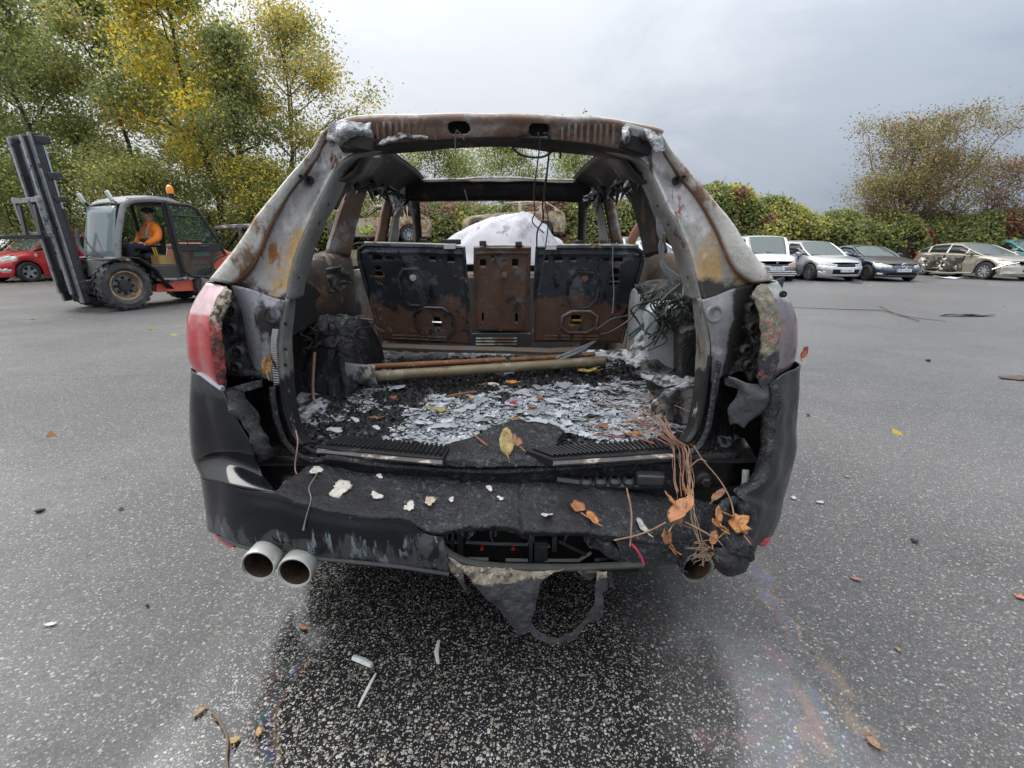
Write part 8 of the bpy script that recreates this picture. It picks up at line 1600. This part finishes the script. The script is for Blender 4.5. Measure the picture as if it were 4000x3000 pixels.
twig('brown rod standing in the left of the boot', [at(*ZL(878, 622), Y=1.72), at(*ZL(868, 780), Y=1.70), at(*ZL(868, 900), Y=1.68), at(*ZL(880, 955), Y=1.66)], .005, twig_m)
twig('thin pink twig hanging over the left bolt', [at(*ZL(x, y), Y=Y) for x, y, Y in ((755, 1130, 1.44), (768, 1210, 1.40), (750, 1370, 1.38), (775, 1440, 1.35), (778, 1500, 1.32))], .0022, layered('pink_twig', (.30, .18, .17), .7))
twig('grey rootlet trailing down the left bumper face', [at(*Z7(x, y), Y=Y) for x, y, Y in ((1080, 105, 1.33), (1020, 210, 1.29), (1035, 300, 1.245), (1000, 430, 1.225), (975, 545, 1.22))], [.0012, .0014, .0014, .0012, .003], layered('grey_root', (.20, .19, .18), .8))
twig('upright brown twig on the bumper beside the pale leaf', [at(*Z8(x, y), Y=Y) for x, y, Y in ((1103, 305, 1.33), (1130, 440, 1.27), (1128, 560, 1.23), (1122, 640, 1.215))], .0026, twig_m)
twig('long thin stem from the torn bay to the largest leaf', [at(*Z8(x, y), Y=1.222) for x, y in ((1030, 606), (1150, 580), (1240, 548), (1330, 502))], .0024, twig_m); twig('crimson stalk hanging from the valance', [at(*Z8(x, y), Y=Y) for x, y, Y in ((1130, 625, 1.23), (1165, 665, 1.222), (1190, 710, 1.22), (1203, 745, 1.22))], .0032, layered('crimson_stalk', (.42, .04, .07), .45))
# vine roots spilling over the right end of the sill
vr = thing('vine_roots', 'tangle of dry vine roots spilling over the right end of the sill', 'roots', (0.42, 1.35, .5))
rs = np.random.default_rng(77)
def strand(P, r_, m_): 
    o = MB().tube(np.array(P), r_, n=5, smooth_n=22).build('strand', m_, vr, world=True); return o
for q in range(15):
    o = rs.normal(size=2) * [22, 10]; top = fl(*ZI(1835 + o[0] * 3, 395 + o[1] * 2), .05 + .03 * rs.random()); e1 = fl(*ZI(1930 + o[0], 505 + o[1]), .06 + rs.random() * .03)
    L = [top, e1] + [at(*Z8(1430 + o[0] * 1.4 + k * 9 + rs.normal() * 7, y), Y=Y) for k, (y, Y) in enumerate(((70, 1.40), (160, 1.375), (260, 1.35), (350 + rs.uniform(-30, 40), 1.31)))]
    if q % 3 == 0: L += [at(*Z8(1500 + rs.normal() * 12, 520), Y=1.24), at(*Z8(1545 + rs.normal() * 15, 660), Y=1.222), at(*Z8(1545 + rs.normal() * 25, 730 + rs.uniform(-20, 40)), Y=1.218)]
    strand(L, rs.uniform(.0008, .0017), (pale_m, stick_m, twig_m)[q % 3])
for q in range(14):
    c0 = fl(*ZI(1850 + rs.normal() * 40, 360 + rs.normal() * 40), .05); strand([c0, c0 + rs.normal(size=3) * [.05, .05, .02], c0 + rs.normal(size=3) * [.11, .09, .015] + [0, 0, .01]], .0014, (twig_m, stick_m)[q % 2])
for q in range(16):
    c0 = at(*Z8(1545 + rs.normal() * 10, 660 + rs.normal() * 20), Y=1.22); strand([c0, c0 + rs.normal(size=3) * [.014, .004, .012], c0 + rs.normal(size=3) * [.03, .006, .02] - [0, 0, .012]], .0009, pale_m)
strand([at(*Z8(x, y), Y=Y) for x, y, Y in ((1490, 60, 1.40), (1540, 140, 1.37), (1640, 260, 1.33), (1700, 370, 1.29), (1722, 465, 1.25))], .002, twig_m); strand([at(*Z8(x, y), Y=Y) for x, y, Y in ((1470, 180, 1.37), (1520, 140, 1.36), (1560, 150, 1.35))], .002, pale_m)
strand([at(*Z8(x, y), Y=Y) for x, y, Y in ((1440, 500, 1.25), (1520, 540, 1.225), (1620, 600, 1.222), (1660, 640, 1.225))], .0026, pale_m)
# charred crumbs: uncountable
n = 16000; U = np.stack([rs.uniform(-.72, .72, n), rs.uniform(1.46, 2.40, n), np.zeros(n)], 1)
ii = np.clip(((U[:, 1] - ys[0]) / (ys[-1] - ys[0]) * (len(ys) - 1)).astype(int), 0, len(ys) - 1); jj = np.clip(((U[:, 0] - xs_[0]) / (xs_[-1] - xs_[0]) * (len(xs_) - 1)).astype(int), 0, len(xs_) - 1)
U[:, 2] = floor_bump[ii, jj, 2] + .004; cv = np.array([.022, .022, .023]) * rs.uniform(.4, 2.6, (n, 1)); cv[rs.random(n) < .06] = (.16, .16, .165)
ch = obj('charred_crumbs', leaves_mesh('charred_crumbs', U, unit(rs.normal(size=(n, 3)) * .8 + [0, 0, .6]), (.004 + .02 * rs.random(n) ** 2.5), cv, leafmat('crumbs', .55, 0.0), rs)); ch['kind'] = 'stuff'; ch['label'] = 'black charred crumbs over the boot floor'
# ------------------------------------------------------------------ on the ground
GG = 'litter on the yard'
def gl(x, y): return at(x * 1.8083, y * 1.8083, Z=0.004)
wp_m = layered('white_shard', (.52, .54, .52), .5, var=.2, vscale=40)
def shard(lb, L, r_, nm='plastic_shard'): return tag(MB().tube(np.array([gl(*q) + [0, 0, .006] for q in L]), r_, n=5).build(nm, wp_m), lb, 'shard', 'pale shards behind the wreck')
shard('thick pale shard on the wet ground behind the wreck', [(763, 1424), (785, 1432), (803, 1441)], [.009, .011, .009]); shard('thin tapering pale shard below the thick one', [(812, 1458), (795, 1490), (775, 1530)], [.003, .006, .004]); shard('upright bone shaped pale shard on the wet ground', [(948, 1388), (943, 1412), (947, 1436)], [.006, .008, .005])
for x, y, s, c, k, yw, lb, sd in ((655, 1356, .045, (.46, .22, .12), 'long', 1.0, 'orange brown curled leaf on the wet ground', 71), (108, 1350, .045, (.62, .62, .60), 'long', 1.7, 'white petal shaped scrap on the dry asphalt', 72), (432, 1538, .045, (.34, .22, .10), 'long', 2.6, 'brown slender leaf by the bent twig', 73), (508, 1602, .035, (.42, .29, .12), 'maple', .3, 'tan leaf on the right side of the bent twig', 74), (560, 1582, .03, (.45, .27, .12), 'ovate', .3, 'small tan leaf on the oily rim', 75), (1850, 1252, .040, (.38, .20, .14), 'ovate', .9, 'pinkish brown leaf on the damp asphalt', 76), (1885, 1604, .045, (.32, .20, .12), 'ovate', .2, 'brown leaf near the streaked run-off', 77), (2206, 1292, .045, (.48, .20, .12), 'maple', .5, 'orange leaf at the edge of the damp asphalt', 78), (1830, 1030, .032, (.48, .30, .12), 'ovate', .9, 'small yellow leaf beyond the right bumper', 79), (1940, 1404, .022, (.36, .26, .14), 'ovate', .2, 'small tan leaf between the run-off streaks', 80), (1755, 1410, .012, (.1, .08, .06), 'chip', .2, 'dark crumb beside the oil film', 81)):
    leaf('leaf', lb, 'leaf' if sd not in (72, 81) else 'scrap', gl(x, y), s, c, k, yw, (0, 0), .25, sd, GG)
twig('bent twig lying on the dry asphalt beside tan leaves', [gl(*q) + [0, 0, .006] for q in ((455, 1536), (478, 1566), (492, 1600), (490, 1640), (493, 1670))], [.003, .0038, .0038, .0034, .003], layered('dry_twig', (.14, .10, .07), .8), grp=GG); 
for x, y, lb, sd in ((1714, 1076, 'square pale chip beyond the right bumper', 82), (1772, 1086, 'small pale chip beside the square one', 83)): leaf('flake', lb, 'chip', gl(x, y), .035, (.46, .47, .46), 'chip', .3, (0, 0), .05, sd, GG, th=.005)
lump_m = layered('black_lump', (.012, .012, .012), .6, bump=[(60, .01, 1)])
lump_lb = ['black lump on the far damp asphalt left of the hedge shadow', 'black lump beside the far branch', 'round black lump right of the bumper', 'black lump on the asphalt near the twig', 'small black lump left of the tail pipes', 'small black lump by the white scrap']
for (x, y, s), lb in zip(((2005, 780, .05), (1975, 1170, .03), (1745, 898, .03), (262, 1100, .02), (85, 1105, .035), (318, 1310, .014)), ('black crumb on the open asphalt beyond the right lamp', 'black crumb far right of the bumper', 'black crumb just beyond the right bumper flank', 'black crumb left of the tail pipes', 'largest black crumb on the asphalt left of the bumper', 'tiny black crumb near the white scrap')):
    c = gl(x, y); P = []
    for i in range(7):
        t = math.pi * i / 6; P.append([c + s * .5 * np.array([math.sin(t) * math.cos(a), math.sin(t) * math.sin(a), .5 + .5 * math.cos(t)]) for a in np.linspace(0, 2 * math.pi, 10, endpoint=False)])
    tag(MB().grid(rough(np.array(P), 30 / (s * 20), s * .7, int(x)), True).build('crumb', lump_m), lb, 'crumb', 'black crumbs on the asphalt')
# branches and flattened debris far out on the right
twig('forked dead branch on the asphalt before the parked cars', [gl(*q) + [0, 0, .02] for q in ((1710, 666), (1840, 671), (1905, 673), (1965, 687), (2045, 697))], [.004, .008, .008, .007, .004], layered('wet_branch', (.07, .05, .04), .7), 'branch', GG); twig('side branch beside the forked dead branch', [gl(*q) + [0, 0, .02] for q in ((1900, 664), (1935, 680), (1985, 696))], .007, _mats['wet_branch'], 'branch', GG)
for q, (x, y, w, h, lb) in enumerate(((2090, 683, .9, .12, 'flattened black rubber strip on the asphalt before the crashed saloon'), (2206, 818, .35, .16, 'brown sodden scrap on the open asphalt'), (1850, 612, .5, .1, 'dark scrap in front of the silver car'))):
    leaf('rubber_scrap' if q != 1 else 'sodden_scrap', lb, 'scrap', gl(x, y), w, (.02, .02, .02) if q != 1 else (.07, .05, .04), 'chip', 0, (0, 0), .03, 90 + q, GG, th=.012).scale = (1, h / w * 1.6, .6)
pw = at(3735, 1090, Z=.01); leaf('white_sheet', 'crumpled white sheet lying under the crashed saloon', 'sheet', pw + [0, .3, 0], 1.1, (.62, .63, .65), 'chip', .1, (0, 0), .12, 95, GG, th=.02).scale = (1, .5, .8)
leaf('bumper_scrap', 'dark bumper scrap beside the white sheet', 'scrap', pw + [.75, .2, 0], .5, (.03, .03, .03), 'chip', .5, (0, 0), .3, 96, GG, th=.02)
# fallen leaves along the foot of the trees: uncountable
n = 5200; x = np.concatenate([rs.uniform(-30, -3, n // 2), rs.uniform(-26, 30, n // 2)]); y = np.concatenate([rs.uniform(15.5, 22, n // 2) ** 1.0, rs.uniform(3, 24, n // 2)])
keep = (np.arange(n) < n // 2) & (rs.random(n) < smooth01(y, 15.5, 19.5)) | (np.arange(n) >= n // 2) & (rs.random(n) < .10 + .2 * (y > 18)); x, y = x[keep], y[keep]; m = len(x)
C = np.stack([x, y, np.full(m, .012)], 1); cp = np.array([(.5, .36, .05), (.42, .27, .05), (.30, .16, .05), (.40, .36, .10)])[rs.integers(0, 4, m)]
lt = obj('leaf_litter', leaves_mesh('leaf_litter', C, unit(rs.normal(size=(m, 3)) * .25 + [0, 0, 1]), rs.uniform(.06, .14, m), cp, LEAF, rs)); lt['kind'] = 'stuff'; lt['label'] = 'fallen yellow leaves scattered over the yard'
